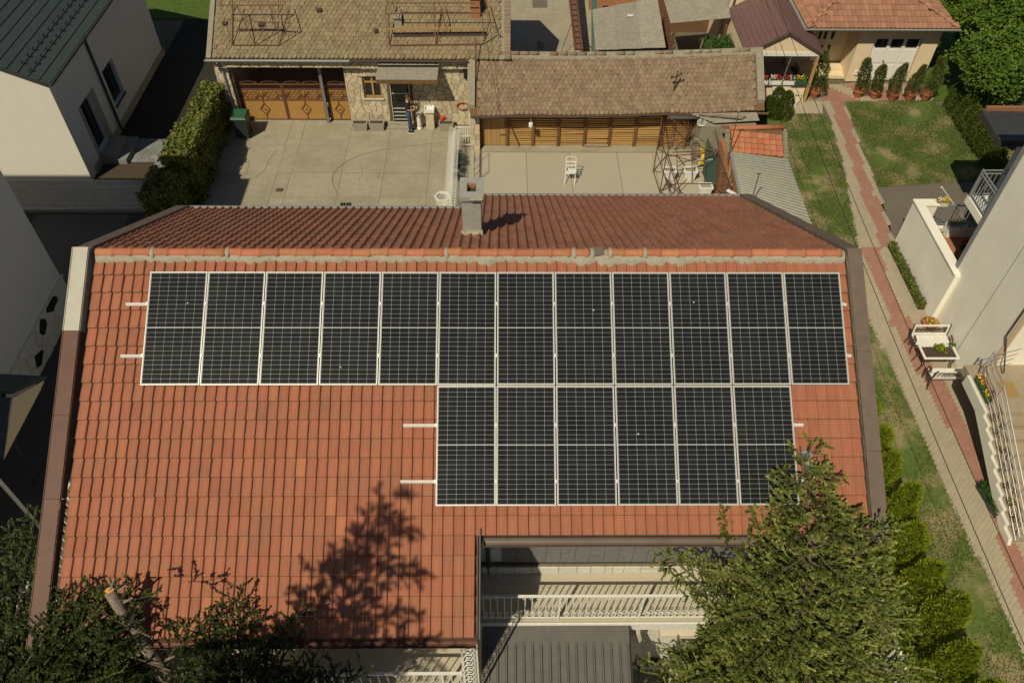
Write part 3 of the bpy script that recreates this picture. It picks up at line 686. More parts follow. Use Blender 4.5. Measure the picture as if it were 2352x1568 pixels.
# garage interior
m = MB(); m.bx(-11.95, -11.75, 31.03, 37, 0, 3.1); m.bx(-11.95, -1.3, 36.5, 36.7, 0, 3.1); m.bx(-6.62, -6.4, 30.83, 36.5, 0, 3.1); m.bx(-11.75, -6.62, 30.9, 36.5, -.05, .01); m.bx(-1.55, -1.35, 30.83, 36.5, 0, 3.1); m.obj('inner_wall', 'wall_cream', stone_house)
MB().bx(-11.74, -6.63, 30.8, 36.4, 3.02, 3.08).obj('garage_ceiling', 'wood_dark', stone_house)
for x in (-11.38, -7.66):
    MB().bx(x-.06, x+.06, 30.62, 30.74, 0, 2.699).obj('steel_post', 'grey_post', stone_house)
# window
wn_ = MB(); a0, a1, c0, c1 = WIN
fr = MB(); fr.bx(a0, a0+.07, YW+.08, YW+.16, c0, c1); fr.bx(a1-.07, a1, YW+.08, YW+.16, c0, c1); fr.bx(a0+.07, a1-.07, YW+.08, YW+.16, c0, c0+.07); fr.bx(a0+.07, a1-.07, YW+.08, YW+.16, c1-.07, c1)
cxm = (a0+a1)/2; fr.bx(cxm-.04, cxm+.04, YW+.07, YW+.15, c0+.07, c1-.07)
fr.bx(a0+.07, a1-.07, YW+.075, YW+.15, c1-.34, c1-.28)
win = fr.obj('window', 'wood_plank', stone_house)
for xa, xb in ((a0+.07, cxm-.04), (cxm+.04, a1-.07)): MB().bx(xa, xb, YW+.11, YW+.12, c0+.07, c1-.07).obj('pane', 'glass_dark', win)
MB().bx(a0+.09, cxm-.1, YW+.20, YW+.21, c0+.08, c1-.3).obj('curtain', 'cloth_cream', win); MB().bx(cxm+.1, a1-.09, YW+.20, YW+.21, c0+.08, c1-.3).obj('curtain', 'cloth_cream', win)
MB().bx(a0-.05, a1+.05, YW-.08, YW+.079, c0-.05, c0-.001).obj('sill', 'stone_clad', win)
# glazed door with rails, step
d0, d1, dz = DOOR[0], DOOR[1], DOOR[3]
m = MB(); m.bx(d0, d0+.10, YW-.04, YW+.1, .19, dz); m.bx(d1-.1, d1, YW-.04, YW+.1, .19, dz); m.bx(d0+.1, d1-.1, YW-.04, YW+.1, dz-.08, dz)
dr = m.obj('door', 'wood_dark', stone_house)
MB().bx(d0+.1, d1-.1, YW+.04, YW+.05, .2, dz-.08).obj('pane', 'glass_dark', dr)
for z in (.24, .42, .60, .78, 1.5): MB().bx(d0+.12, d1-.12, YW+.005, YW+.035, z, z+.03).obj('rail', 'alu', dr)
for x in (d0+.12, d1-.16): MB().bx(x, x+.03, YW-.03, YW+.004, .2, dz-.09).obj('stile', 'alu', dr)
MB().bx(d0-.15, d1+.02, YW-.42, YW-.042, .0, .1).obj('doorstep', 'stone_grey', stone_house); MB().bx(d0-.06, d1+.01, YW-.22, YW-.043, .101, .19).obj('doorstep', 'stone_grey', stone_house)
# canopy over the door
V = [(-5.12, YW-.02, 3.02), (-2.62, YW-.02, 3.02), (-2.66, YW-.98, 2.72), (-5.16, YW-.98, 2.72)]
MB().slab(V, .05).obj('door_canopy', 'eternit', stone_house)
MB().bx(-5.17, -2.65, YW-1.01, YW-.982, 2.56, 2.73).obj('canopy_fascia', 'wood_dark', stone_house)
# roof plane with old scalloped tiles
R1S = .60; R1Y, R1Z = 30.08, 3.33
def R1(u, v, h=0.):
    n_ = math.hypot(1, R1S); return Vector((u, R1Y+(v-h*R1S)/n_, R1Z+(v*R1S+h)/n_))
def beaver(m_):
    w, L_ = .176, .33; poly = [(-w/2, L_), (-w/2, .075), (-w/2+.012, .042), (-w/4, .012), (0, 0), (w/4, .012), (w/2-.012, .042), (w/2, .075), (w/2, L_)]
    b = MB(); V = [(x, y, .036-.10*y) for x, y in poly]+[(x, y, .008-.10*y) for x, y in poly]; n = len(poly)
    b.add(V, [tuple(range(n-1, -1, -1))]+[(i, i+1, i+1+n, i+n) for i in range(1, n-2)])
    return b
def old_roof(parent, pf, u0, u1, v1, nind, m_, rng, cw=.19, rh=.195, keep=None):
    bv = beaver(m_); me = bv.mesh('tile', m_); S = []
    for r_ in range(int(v1/rh)):
        for c in range(int((u1-u0)/cw)):
            u = u0+(c+.5+(.5 if r_ % 2 else 0))*cw
            if u > u1-.04: continue
            if keep and not keep(u, r_*rh): continue
            S.append((r_*rh, u))
    S.sort(key=lambda s: s[0]); f = MB()
    for i, (v, u) in enumerate(S):
        o = pf(u, v); du = (pf(u+.1, v)-o).normalized(); dv = (pf(u, v+.1)-o).normalized(); nn = du.cross(dv).normalized()
        M_ = Matrix.Translation(o+nn*rng.uniform(0, .010)+du*rng.gauss(0, .006)+dv*rng.gauss(0, .009)) @ Matrix((du, dv, nn)).transposed().to_4x4() @ Matrix.Rotation(rng.gauss(0, .035), 4, 'Z') @ Matrix.Rotation(rng.gauss(0, .02), 4, 'Y')
        if i < nind: inst('tile', me, parent, M_)
        else: f.cur = rng.uniform(.01, .99); f.add(bv.v, bv.f, M_)
    if f.f: tag(f.obj('tile_field', m_, parent), kind='stuff')
r1 = MB().slab([R1(-11.95, .03, -.03), R1(.33, .03, -.03), R1(.33, 4.6, -.03), R1(-11.95, 4.6, -.03)], .08).obj('roof', 'old_cement', stone_house)
old_roof(r1, R1, -11.75, .02, 4.5, 300, 'old_tile_moss', random.Random(31))
# far slope and rear wall so the house is closed
pk = R1(0, 4.62)
MB().slab([(-11.95, pk.y, pk.z), (.33, pk.y, pk.z), (.33, pk.y+3.6, pk.z-2.1), (-11.95, pk.y+3.6, pk.z-2.1)], .1).obj('rear_roof', 'old_cement', stone_house)
MB().bx(-1.3, .25, 30.9, 36.5, 0, 3.1).obj('end_wall', 'wall_white', stone_house)
for x, w in ((-11.98, .2), (.06, .26)):
    s_ = MB()
    V = [R1(x, 0, .05), R1(x+w, 0, .05), R1(x+w, 4.6, .05), R1(x, 4.6, .05)]; s_.slab(V, .10).obj('verge_coping', 'old_cement', stone_house)
for k in range(24):
    v = k*.19; s_ = MB(); V = [R1(.07, v, .062), R1(.31, v, .062), R1(.31, v+.15, .062), R1(.07, v+.15, .062)]; s_.slab(V, .01).obj('verge_tile', 'old_tile', stone_house)
gutter('gutter', -12.05, -6.2, 29.98, 3.31, 'gutter_grey', .075, stone_house); gutter('gutter', -6.17, -1.4, 29.98, 3.31, 'iron_dark', .06, stone_house)
MB().tube([(-11.8, 30.0, 3.22), (-11.72, 30.2, 3.0), (-11.6, 30.44, 2.7), (-11.6, 30.44, .05)], .045, 8).obj('downpipe', 'gutter_grey', stone_house)
MB().tube([(-1.44, 30.42, 2.5), (-1.44, 30.42, .05)], .03, 8).obj('downpipe', 'white_paint', stone_house)
b = MB(); b.bx(-1.62, -1.46, YW-.14, YW-.04, 2.3, 2.62); b.prism([(-1.64, YW-.16), (-1.44, YW-.16), (-1.44, YW-.03), (-1.64, YW-.03)], 2.621, 2.66); b.obj('wall_lamp', 'black', stone_house)
def r1p(zf, u, v, h):
    """sighted point h above the roof plane"""
    px, py = zf(u, v); d = ray(px, py); n_ = np.array([0, -R1S, 1.])/math.hypot(1, R1S); p0 = np.array([0, R1Y, R1Z])+n_*h
    return Vector(CAM+d*((p0-CAM)@n_)/(d@n_))
# roof vents, hatch, chimney stack on this roof
for i, (u, v) in enumerate([(865, 96), (182, 192), (450, 200), (1278, 246)]):
    p = r1p(z2, u, v, .0); b = MB(); s_ = (.08, .06, .11, .05)[i]
    b.bx(p.x-s_, p.x+s_, p.y-.04, p.y+.1, p.z-.02, p.z+.10+.02*i); b.slab([(p.x-s_-.03, p.y-.07, p.z+.13), (p.x+s_+.03, p.y-.07, p.z+.13), (p.x+s_+.03, p.y+.12, p.z+.16), (p.x-s_-.03, p.y+.12, p.z+.16)], .02)
    b.obj('roof_vent', 'iron_dark', stone_house)
p = r1p(z2, 1440, 190, .0); b = MB(); b.bx(p.x-.15, p.x+.15, p.y-.05, p.y+.45, p.z, p.z+.36); b.obj('flue_box', 'stone_grey', stone_house)
p = r1p(z2, 2000, 120, .0); st = MB().bx(p.x-.2, p.x+.2, p.y-.1, p.y+.3, p.z-.2, p.z+.75).obj('chimney', 'brick_orange', stone_house); MB().bx(p.x-.24, p.x+.24, p.y-.15, p.y+.35, p.z+.751, p.z+.82).obj('chimney_cap', 'old_cement', st)
for a, b_ in (((285, 222), (620, 218)), ((1405, 262), (2090, 255))):
    b = MB(); b.bar(r1p(z2, *a, .05), r1p(z2, *b_, .05), .05, .09); b.obj('snow_guard', 'iron_dark', stone_house)
b = MB(); b.bar(r1p(z2, 1370, 212, .4), r1p(z2, 2050, 205, .4), .07, .06); b.obj('timber_beam', 'wood_plank', stone_house)
# rusty angle-iron frames standing on the roof
def iron(name, label, segs):
    P0 = r1p(z2, *segs[0][0][:2], 0)
    t = thing(name, label, 'metal frame', P0, 'iron frames on the old roof')
    for s_ in segs:
        MB().bar(r1p(z2, s_[0][0], s_[0][1], s_[0][2]), r1p(z2, s_[1][0], s_[1][1], s_[1][2]), .028 if len(s_) < 3 else .045).obj('bar', 'rust', t)
lo, hi = .06, .75
iron('roof_frame', 'rusty iron frame on the old roof above the garage gate', [((235, 330, lo), (575, 330, lo)), ((235, 330, lo), (235, 0, hi)), ((570, 330, lo), (570, -20, hi)), ((235, 330, lo), (150, 40, hi)), ((575, 330, lo), (655, 165, hi)), ((655, 165, hi), (605, 0, hi)), ((150, 40, hi), (160, -20, hi)),
    ((150, 40, hi), (605, 40, hi)), ((190, 145, hi), (655, 170, hi)), ((270, 40, hi), (400, 330, lo)), ((400, 330, lo), (480, 170, hi)), ((505, 40, hi), (570, 215, .4)), ((275, 40, hi), (235, 110, .5)), ((430, 40, hi), (470, 150, hi)), ((605, 40, hi), (570, 100, .5))])
iron('roof_frame', 'larger rusty iron frame on the old roof beside the roof chimney', [((1375, 330, lo), (2055, 322, lo), 1), ((1375, 330, lo), (1345, 100, hi)), ((1345, 100, hi), (1365, -20, hi), 1), ((1375, 330, lo), (1370, 100, .5)), ((2055, 322, lo), (2120, 190, hi)), ((2120, 190, hi), (2060, -20, hi)), ((1345, 100, hi), (2100, 98, hi)), ((1368, 25, hi), (2000, 25, hi)),
    ((1710, 325, lo), (1700, 0, hi), 1), ((1710, 325, lo), (1760, 100, hi)), ((1760, 100, hi), (1730, 0, hi)), ((2055, 322, lo), (2050, 100, hi)), ((1395, 0, hi), (1430, 130, .5)), ((2120, 190, hi), (2150, 205, hi)), ((1760, 100, hi), (1790, 215, .4))])
mast = thing('vent_pipe', 'thin black pipe leaning from the old roof onto the barn roof', 'pipe', r1p(z2, 2005, 285, .3))
MB().tube([r1p(z2, 1985, 275, .6), r1p(z2, 2003, 290, .55), PY(*z2(2003, 700), 29.2)], .02, 6).obj('pipe', 'iron_dark', mast)
# ------------------------------------------------------------------ garage gate
gate = thing('garage_gate', 'ochre sheet-metal garage gate with brown wrought-iron ornament', 'gate', (-9, 30.86, 0))
YG = 30.86
def ring(b, P, w): b.tube(P, w, 4)
def leaf(x0, x1, nfan):
    lf = MB().bx(x0+.03, x1-.03, YG, YG+.012, .06, 1.50).obj('gate_leaf', 'gate_sheet', gate)
    f = MB(); f.bx(x0, x0+.05, YG-.03, YG+.03, .03, 1.76); f.bx(x1-.05, x1, YG-.03, YG+.03, .03, 1.76)
    for z in (.03, .98, 1.49, 1.72): f.bx(x0+.051, x1-.051, YG-.03, YG+.03, z, z+.035)
    f.obj('leaf_frame', 'gate_bar', lf)
    o = MB(); y = YG-.018; n = max(1, nfan); w = (x1-x0-.1)/n; r = .012
    for k in range(n):                                     # brick pattern and sun rays in the upper band
        a = x0+.05+k*w; c = a+w*.5
        for i, z in enumerate((1.08, 1.18, 1.28, 1.38)):
            o.bar((c-.26, y, z), (c+.26, y, z), r)
            for j in range(3): o.bar((c-.2+j*.18+(.08 if i % 2 else 0), y, z), (c-.2+j*.18+(.08 if i % 2 else 0), y, z+.1), r)
        for s_ in (-1, 1):
            for t in (.25, .5, .75, 1.0): o.bar((c+s_*w*.5, y, 1.03), (c+s_*(w*.5-.28*t), y, 1.47-.08*t), r)
            for t in (0, .1, .2): o.bar((c+s_*(.24-t), y, 1.02), (c+s_*.30, y, 1.12+t*.6), r)
        # diamond with a rosette on the plain panel
        if k: continue
        c = (x0+x1)/2
        D = [(c, .82), (c+.20, .55), (c, .28), (c-.20, .55)]
        for i in range(4): o.bar((D[i][0], y, D[i][1]), (D[(i+1) % 4][0], y, D[(i+1) % 4][1]), .03)
        o.bar((c, y, .82), (c, y, .98), .03); o.bar((c, y, .28), (c, y, .06), .03)
        o.lathe([(.0, -.0), (.045, .0), (.045, .02), (.0, .03)], 8, (c, y, .54))
    for k in range(n):
        a = x0+.05+k*w; c = a+w*.5
        # crest of shallow arches and lattice between the top bars
        for t in range(3):
            xa = a+w*t/3
            o.bar((xa, y, 1.53), (xa+w/6, y, 1.71), .009); o.bar((xa+w/6, y, 1.71), (xa+w/3, y, 1.53), .009)
            o.bar((xa, y, 1.71), (xa+w/6, y, 1.53), .009); o.bar((xa+w/6, y, 1.53), (xa+w/3, y, 1.71), .009)
        P = [(c+math.cos(math.pi*q/12)*-w*.42, y, 1.755+math.sin(math.pi*q/12)*.13) for q in range(13)]; o.tube(P, .009, 4)
        for s_ in (-1, 1): scroll(o, (c+s_*w*.36, y, 1.81), .05, 0, 1.6*math.pi, 1, (s_, 0, 0), (0, 0, 1), .008)
    o.obj('ornament', 'gate_bar', lf)
leaf(-11.30, -9.44, 2); leaf(-9.42, -7.74, 2); leaf(-7.58, -6.66, 1)
MB().bx(-7.56, -7.52, YG-.06, YG-.031, .9, 1.06).obj('handle', 'iron_dark', gate)
# ------------------------------------------------------------------ things along the stone wall
def planter(x, y, w, d, h, label):
    t = thing('stone_planter', label, 'planter', (x, y, 0), 'stone planters along the stone-clad wall')
    b = MB(); tp = [(x-w/2, y-d/2), (x+w/2, y-d/2), (x+w/2, y+d/2), (x-w/2, y+d/2)]; k = .86
    V = [(x+(p[0]-x)*k, y+(p[1]-y)*k, .005) for p in tp]+[(p[0], p[1], h) for p in tp]+[(x+(p[0]-x)*.84, y+(p[1]-y)*.7, h) for p in tp]+[(x+(p[0]-x)*.84, y+(p[1]-y)*.7, h-.06) for p in tp]
    F = [(3, 2, 1, 0)]+[(i, (i+1) % 4, (i+1) % 4+4, i+4) for i in range(4)]+[(i+4, (i+1) % 4+4, (i+1) % 4+8, i+8) for i in range(4)]+[(i+8, (i+1) % 4+8, (i+1) % 4+12, i+12) for i in range(4)]
    b.add(V, F).obj('trough', 'stone_grey', t)
    MB().bx(x-w*.415, x+w*.415, y-d*.345, y+d*.345, h-.12, h-.045).obj('soil', 'soil', t)
planter(-6.19, 30.16, .66, .38, .36, 'grey stone planter left of its twin, beside the garage gate')
planter(-5.46, 30.17, .66, .38, .36, 'grey stone planter between its twin and the glazed door')
planter(-2.45, 30.16, .64, .38, .36, 'grey stone planter with a red can, right of the washstand')
ws = thing('washstand', 'stone-clad outdoor washstand with a white basin and taps', 'sink', (-3.14, 30.3, 0))
MB().bx(-3.32, -2.97, 30.12, 30.49, .01, .86).obj('pillar', 'stone_clad', ws)
b = MB(); b.bx(-3.36, -2.93, 30.06, 30.49, .861, .9); b.bx(-3.36, -2.93, 30.06, 30.1, .9, .98); b.bx(-3.36, -2.93, 30.45, 30.49, .9, .98); b.bx(-3.36, -3.32, 30.1, 30.45, .9, .98); b.bx(-2.97, -2.93, 30.1, 30.45, .9, .98); b.obj('basin', 'plastic_white', ws)
MB().tube([(-3.15, 30.5, 1.2), (-3.15, 30.38, 1.22), (-3.15, 30.34, 1.12)], .015, 6).obj('tap', 'iron_dark', ws)
MB().tube([(-3.62, 30.5, 1.22), (-3.62, 30.4, 1.24), (-3.6, 30.36, 1.1)], .015, 6).obj('tap', 'iron_dark', ws)
can = thing('watering_can', 'bright red watering can standing on the stone planter rim', 'watering can', (-2.62, 30.3, .37))
MB().lathe([(.07, 0), (.085, .05), (.09, .16), (.06, .2), (.03, .2)], 14, (-2.62, 30.32, .37)).obj('body', 'plastic_red', can, True)
MB().tube([(-2.54, 30.32, .42), (-2.44, 30.3, .52), (-2.38, 30.28, .6)], .014, 6).obj('spout', 'plastic_red', can); MB().tube([(-2.69, 30.32, .42), (-2.77, 30.32, .5), (-2.74, 30.32, .6), (-2.64, 30.32, .58)], .011, 6).obj('handle', 'plastic_red', can)
hs = MB(); P = []
for i in range(44):
    a = i*.45; P.append((-1.72+.26*math.cos(a), YW-.05-.002*i, 1.0+.16*math.sin(a)+.01*math.sin(i)))
tag(hs.tube(P, .012, 5).obj('wall_hose', 'hose_orange'), 'coiled orange hose hanging on the stone wall', 'hose')
# potted column and rag behind the man
tag(MB().lathe([(.10, 0), (.12, .02), (.12, .08), (.09, .12), (.10, .75), (.13, .8), (.0, .8)], 12, (-3.62, 30.18, 0)).obj('stone_stand', 'white_paint'), 'pale round stand on the ground beside the standing man', 'stand')
# wheelie bin under the hedge
bn = thing('wheelie_bin', 'dark wheelie bin with a green lid between hedge and garage gate', 'bin', (-11.1, 29.6, 0))
V = [(-11.36, 29.35, .08), (-10.86, 29.35, .08), (-10.86, 29.82, .08), (-11.36, 29.82, .08), (-11.42, 29.28, 1.0), (-10.80, 29.28, 1.0), (-10.80, 29.95, 1.0), (-11.42, 29.95, 1.0)]
MB().add(V, [(3, 2, 1, 0), (4, 5, 6, 7), (0, 1, 5, 4), (1, 2, 6, 5), (2, 3, 7, 6), (3, 0, 4, 7)]).obj('body', 'bin_dark', bn)
V = [(-11.45, 29.25, 1.005), (-10.77, 29.25, 1.005), (-10.77, 29.98, 1.005), (-11.45, 29.98, 1.005), (-11.40, 29.3, 1.08), (-10.82, 29.3, 1.08), (-10.82, 29.94, 1.12), (-11.40, 29.94, 1.12)]
MB().add(V, [(3, 2, 1, 0), (4, 5, 6, 7), (0, 1, 5, 4), (1, 2, 6, 5), (2, 3, 7, 6), (3, 0, 4, 7)]).obj('lid', 'plastic_green', bn)
for x in (-11.36, -10.93): MB().tube([(x, 29.86, .1), (x+.07, 29.86, .1)], .1, 12).obj('wheel', 'black', bn)
# ------------------------------------------------------------------ white wrought-iron fence and little gate
wf = thing('iron_fence', 'white curled wrought-iron fence between the two yards', 'fence', (-2.0, 26, 0))
b = MB(); b.bx(-2.016, -1.984, 20.5, 28.75, .99, 1.02); b.bx(-2.015, -1.985, 20.5, 28.75, .12, .15); b.obj('rails', 'white_paint', wf)
y = 20.6; i = 0
while y < 28.7:
    b = MB(); b.bx(-2.008, -1.992, y-.008, y+.008, .02, 1.0)
    for z, s_ in ((.85, 1), (.6, -1), (.35, 1)): scroll(b, (-2.0+.12*s_, y, z), .12, math.pi if s_ > 0 else 0, (math.pi if s_ > 0 else 0)+1.7*math.pi, 1, (1, .25, 0), (0, .1, 1), .010, 9)
    for s_ in (-1, 1): scroll(b, (-2.0+.11*s_, y+.06, 1.0), .11, 0, 1.6*math.pi, 1, (s_, .3, 0), (0, .6, .6), .010, 9)
    b.obj('baluster', 'white_paint', wf); y += .16
sg = thing('garden_gate', 'small white slatted gate at the end of the curled iron fence', 'gate', (-1.7, 28.8, 0))
b = MB()
for z in (.12, .55, .98): b.bx(-1.98, -1.15, 28.80, 28.83, z, z+.04)
b.bx(-1.98, -1.94, 28.80, 28.83, .05, 1.05); b.bx(-1.19, -1.15, 28.80, 28.83, .05, 1.05); b.obj('frame', 'white_paint', sg)
for i in range(7): MB().bx(-1.87+i*.1, -1.845+i*.1, 28.79, 28.8, .08, 1.03).obj('slat', 'white_paint', sg)
pp = MB().bx(-1.35, -.95, 28.62, 29.0, 0, 1.78).obj('stone_pillar', 'grout'); tag(pp, 'cream stone-clad pillar at the corner of the slatted shed', 'pillar')
for k in range(7):
    for s_ in range(2):
        xw = -1.35+.4*rnd.uniform(.35, .65)
        for xa, xb in ((-1.345, xw-.008), (xw+.008, -.955)): MB().bx(xa, xb, 28.595, 28.619, .02+k*.25, .02+k*.25+.235).obj('stone', 'stone_clad', pp)
        break
hp = thing('hexagonal_planter', 'pale hexagonal planter at the near end of the curled fence', 'planter', (-2.35, 25.05, 0))
b = MB(); P = [(-2.35+.33*math.cos(a), 25.05+.33*math.sin(a)) for a in [k*math.pi/3 for k in range(6)]]; Q = [(-2.35+(p[0]+2.35)*.8, 25.05+(p[1]-25.05)*.8) for p in P]
V = [(q[0], q[1], .01) for q in Q]+[(p[0], p[1], .34) for p in P]+[(q[0], q[1], .34) for q in Q]+[(q[0], q[1], .26) for q in Q]
b.add(V, [(5, 4, 3, 2, 1, 0)]+[(a*6+i, a*6+(i+1) % 6, a*6+(i+1) % 6+6, a*6+i+6) for a in range(3) for i in range(6)]).obj('trough', 'white_paint', hp)
MB().prism([(q[0]*.98-.047, q[1]*.98+.5) for q in Q], .1, .27).obj('soil', 'stone_grey', hp)
# small iron handrail of the cellar stairs
t = thing('stair_handrail', 'small dark handrail above the cellar steps beside the chimney', 'handrail', (-1.0, 26.3, 0))
for a, b_ in (((-1.15, 26.5, 0), (-1.15, 26.5, .5)), ((-.92, 26.5, 0), (-.92, 26.5, .8)), ((-1.15, 26.5, .5), (-.92, 26.5, .8)), ((-1.15, 26.5, .2), (-.92, 26.5, .5)), ((-.92, 26.5, .8), (-.92, 27.8, .8)), ((-1.15, 26.5, .5), (-1.15, 27.8, .5)), ((-.92, 27.8, .8), (-.92, 27.8, 0)), ((-1.15, 27.8, .5), (-1.15, 27.8, 0))):
    MB().tube([a, b_], .012, 5).obj('bar', 'dark_metal', t)

# ================================================================== SLATTED SHED WITH OLD TILE ROOF
shed = thing('slatted_shed', 'long shed with ochre slatted walls and an old scalloped tile roof', 'shed', (4.5, 29.5, 0))
def lerp(t, a, b): return a+(b-a)*t
def SH(u, v, h=0.):
    t = (u+1.3)/11.9; s = v/2.72
    ze = 1.88+.26*t-.16*math.sin(math.pi*min(max(t, 0), 1))*.4+.018*math.sin(u*2.1); zr_ = 3.45+.06*t+.22*max(0, t-.3)**1.5*1.2-.06*math.sin(math.pi*min(max(t, 0), 1))
    y = lerp(s, 28.28, 30.5)+.03*math.sin(u*1.3)*(1-s); z = lerp(s, ze, zr_)-.05*math.sin(math.pi*min(max(s, 0), 1))
    return Vector((u, y-h*.57, z+h*.82))
rf = MB(); nu = 40
V = [SH(-1.3+11.9*i/nu, v, -.03) for i in range(nu+1) for v in (0.02, .9, 1.8, 2.7)]; rf.add(V, [(i*4+j, i*4+4+j, i*4+5+j, i*4+j+1) for i in range(nu) for j in range(3)])
V = [SH(-1.3+11.9*i/nu, v, -.08) for i in range(nu+1) for v in (0.02, 2.7)]; rf.add(V, [(i*2, i*2+1, i*2+3, i*2+2) for i in range(nu)])
roof2 = rf.obj('roof', 'wood_dark', shed)
old_roof(roof2, SH, -1.02, 10.32, 2.62, 300, 'old_tile', random.Random(41))
# rear slope, ridge mortar, gable copings
V = []
for i in range(nu+1):
    u = -1.3+11.9*i/nu; p = SH(u, 2.7, .0); V += [p, Vector((u, p.y+1.9, p.z-1.5))]
MB().add(V, [(i*2, i*2+2, i*2+3, i*2+1) for i in range(nu)]).obj('rear_roof', 'old_cement', shed)
V = []; qr = random.Random(8)
for i in range(121):
    u = -1.3+11.9*i/120; w = qr.uniform(-.03, .03)
    V += [SH(u, 2.42+w, .05), SH(u, 2.5+w, .09+qr.uniform(0, .015)), SH(u, 2.7, .12), SH(u, 2.7, .10)+Vector((0, .2, -.12))]
MB().add(V, [(i*4+j, i*4+4+j, i*4+5+j, i*4+j+1) for i in range(120) for j in range(3)]).obj('ridge_mortar', 'old_cement', shed, True)
for i in range(30):
    u = -1.2+i*.39; a = SH(u, 2.62, .10); b_ = SH(u+.34, 2.62, .10)
    if qr.random() < .75: MB().tube([a, b_], [.075, .085], 8).obj('ridge_tile', 'old_tile' if qr.random() < .6 else 'old_cement', shed, True)
for x in (-1.42, 10.3):
    b = MB(); P = [SH(x+.15, v, .10) for v in (.45, 2.7)]
    b.add([(x, P[0].y, P[0].z), (x+.30, P[0].y, P[0].z), (x+.30, P[1].y, P[1].z), (x, P[1].y, P[1].z), (x, P[0].y, P[0].z-.25), (x+.30, P[0].y, P[0].z-.25), (x+.30, P[1].y, P[1].z-.25), (x, P[1].y, P[1].z-.25)], [(0, 1, 2, 3), (7, 6, 5, 4), (0, 4, 5, 1), (1, 5, 6, 2), (2, 6, 7, 3), (3, 7, 4, 0)]); b.obj('gable_coping', 'old_cement', shed)
for x in (-1.28, 10.33):
    V = [(a, y, z) for a in (x, x+.22) for y, z in ((28.95, .0), (32.2, .0), (32.2, 2.0), (30.5, 3.3), (28.95, 2.1))]
    MB().add(V, [(4, 3, 2, 1, 0), (5, 6, 7, 8, 9)]+[(i, (i+1) % 5, (i+1) % 5+5, i+5) for i in range(5)]).obj('gable_wall', 'old_cement', shed)
MB().bx(-1.05, 10.32, 32.0, 32.2, 0, 2.1).obj('rear_wall', 'old_cement', shed)
b = MB(); V = [SH(-1.3+9.6*i/24, -.02, -.05) for i in range(25)]; b.tube(V, .055, 8).obj('gutter', 'iron_dark', shed)
b = MB(); b.tube([SH(8.3, -.02, -.06), SH(9.3, -.05, -.02), SH(10.75, -.10, -.05)], .05, 8); tag(b.obj('loose_gutter', 'rust', shed), 'rusty loose length of gutter')
b = MB(); b.bx(6.75, 8.0, 28.5, 28.62, 1.62, 1.88); b.obj('white_board', 'plastic_white', shed)
posts = [-.90, .19, 1.29, 2.36, 3.47, 4.52, 5.6, 6.72, 7.86]
for x in posts: MB().bx(x-.06, x+.06, 28.86, 28.98, .03, 1.95).obj('post', 'wood_dark', shed)
MB().bx(-1.0, 8.0, 29.02, 29.1, .03, 1.95).obj('inside_dark', 'black', shed)  # black sheet paints the dark inside of the shed between the slats
MB().bx(8.0, 10.32, 28.95, 29.1, 0, 2.05).obj('end_wall', 'old_cement', shed)
MB().bx(-.95, 7.95, 28.87, 28.97, 1.951, 2.05).obj('wall_plate', 'wood_dark', shed)
for i in range(1, 8):
    xa, xb = posts[i]+.062, posts[i+1]-.062; z = .06; sr2 = random.Random(i)
    while z < 1.85:
        h_ = .062+sr2.uniform(-.008, .008); dz = sr2.gauss(0, .008)
        V = [(xa, 28.93, z), (xb, 28.93, z+dz), (xb, 28.96, z+dz), (xa, 28.96, z), (xa, 28.925, z+h_), (xb, 28.925, z+h_+dz), (xb, 28.955, z+h_+dz), (xa, 28.955, z+h_)]
        MB().add(V, [(3, 2, 1, 0), (4, 5, 6, 7), (0, 1, 5, 4), (1, 2, 6, 5), (2, 3, 7, 6), (3, 0, 4, 7)]).obj('slat', 'wood_slat', shed); z += .108
for i in range(10): MB().bx(-.835+i*.098, -.835+i*.098+.092, 28.90, 28.93, .06, 1.9).obj('door_plank', 'wood_plank', shed)
MB().bx(-.1, .12, 28.88, 28.899, .55, .60).obj('door_bolt', 'iron_dark', shed)
b = MB(); b.bar((.25, 28.85, 1.25), (.72, 28.85, .05), .06, .04); b.obj('brace', 'wood_dark', shed)
b = MB(); b.bar((3.5, 28.84, .1), (4.5, 28.84, .1), .07, .07); b.obj('sill_beam', 'wood_grey', shed)
b = MB(); b.lathe([(.05, 0), (.09, .03), (.09, .17), (.07, .2), (.0, .2)], 12, (1.16, 28.4, 1.28)); b.tube([(1.16, 28.4, 1.48), (1.16, 28.4, 1.85)], .008, 5); tag(b.obj('hanging_lamp', 'plastic_white'), 'white lamp hanging under the eave of the slatted shed', 'lamp')
# bracket of the electric line on the shed roof
pb = SH(6.95, 1.0, .02)
t = thing('roof_mast', 'short iron line bracket standing on the shed roof', 'bracket', pb)
MB().tube([pb, pb+Vector((.02, 0, .75))], .03, 6).obj('post', 'iron_dark', t)
MB().bar(pb+Vector((-.2, 0, .55)), pb+Vector((.2, 0, .72)), .04).obj('cross_arm', 'iron_dark', t)
for dx, dz in ((-.18, .60), (.18, .74), (.03, .8)): MB().lathe([(.02, 0), (.04, .02), (.04, .08), (.02, .1), (.0, .1)], 8, (pb.x+dx, pb.y, pb.z+dz)).obj('insulator', 'dark_metal', t)
# ================================================================== WHITE HOUSE AT UPPER LEFT
wh = thing('white_house', 'smooth white house with a dark green metal roof behind the slatted fence', 'house', (-17, 31, 0))
HX, HY0, HY1, HZ = -16.55, 26.4, 36.5, 4.42
V = [(a, y, z) for y in (HY0, HY1) for a, z in ((HX, 0), (HX, HZ), (-21.2, HZ+2.1), (-25.8, HZ), (-25.8, 0))]
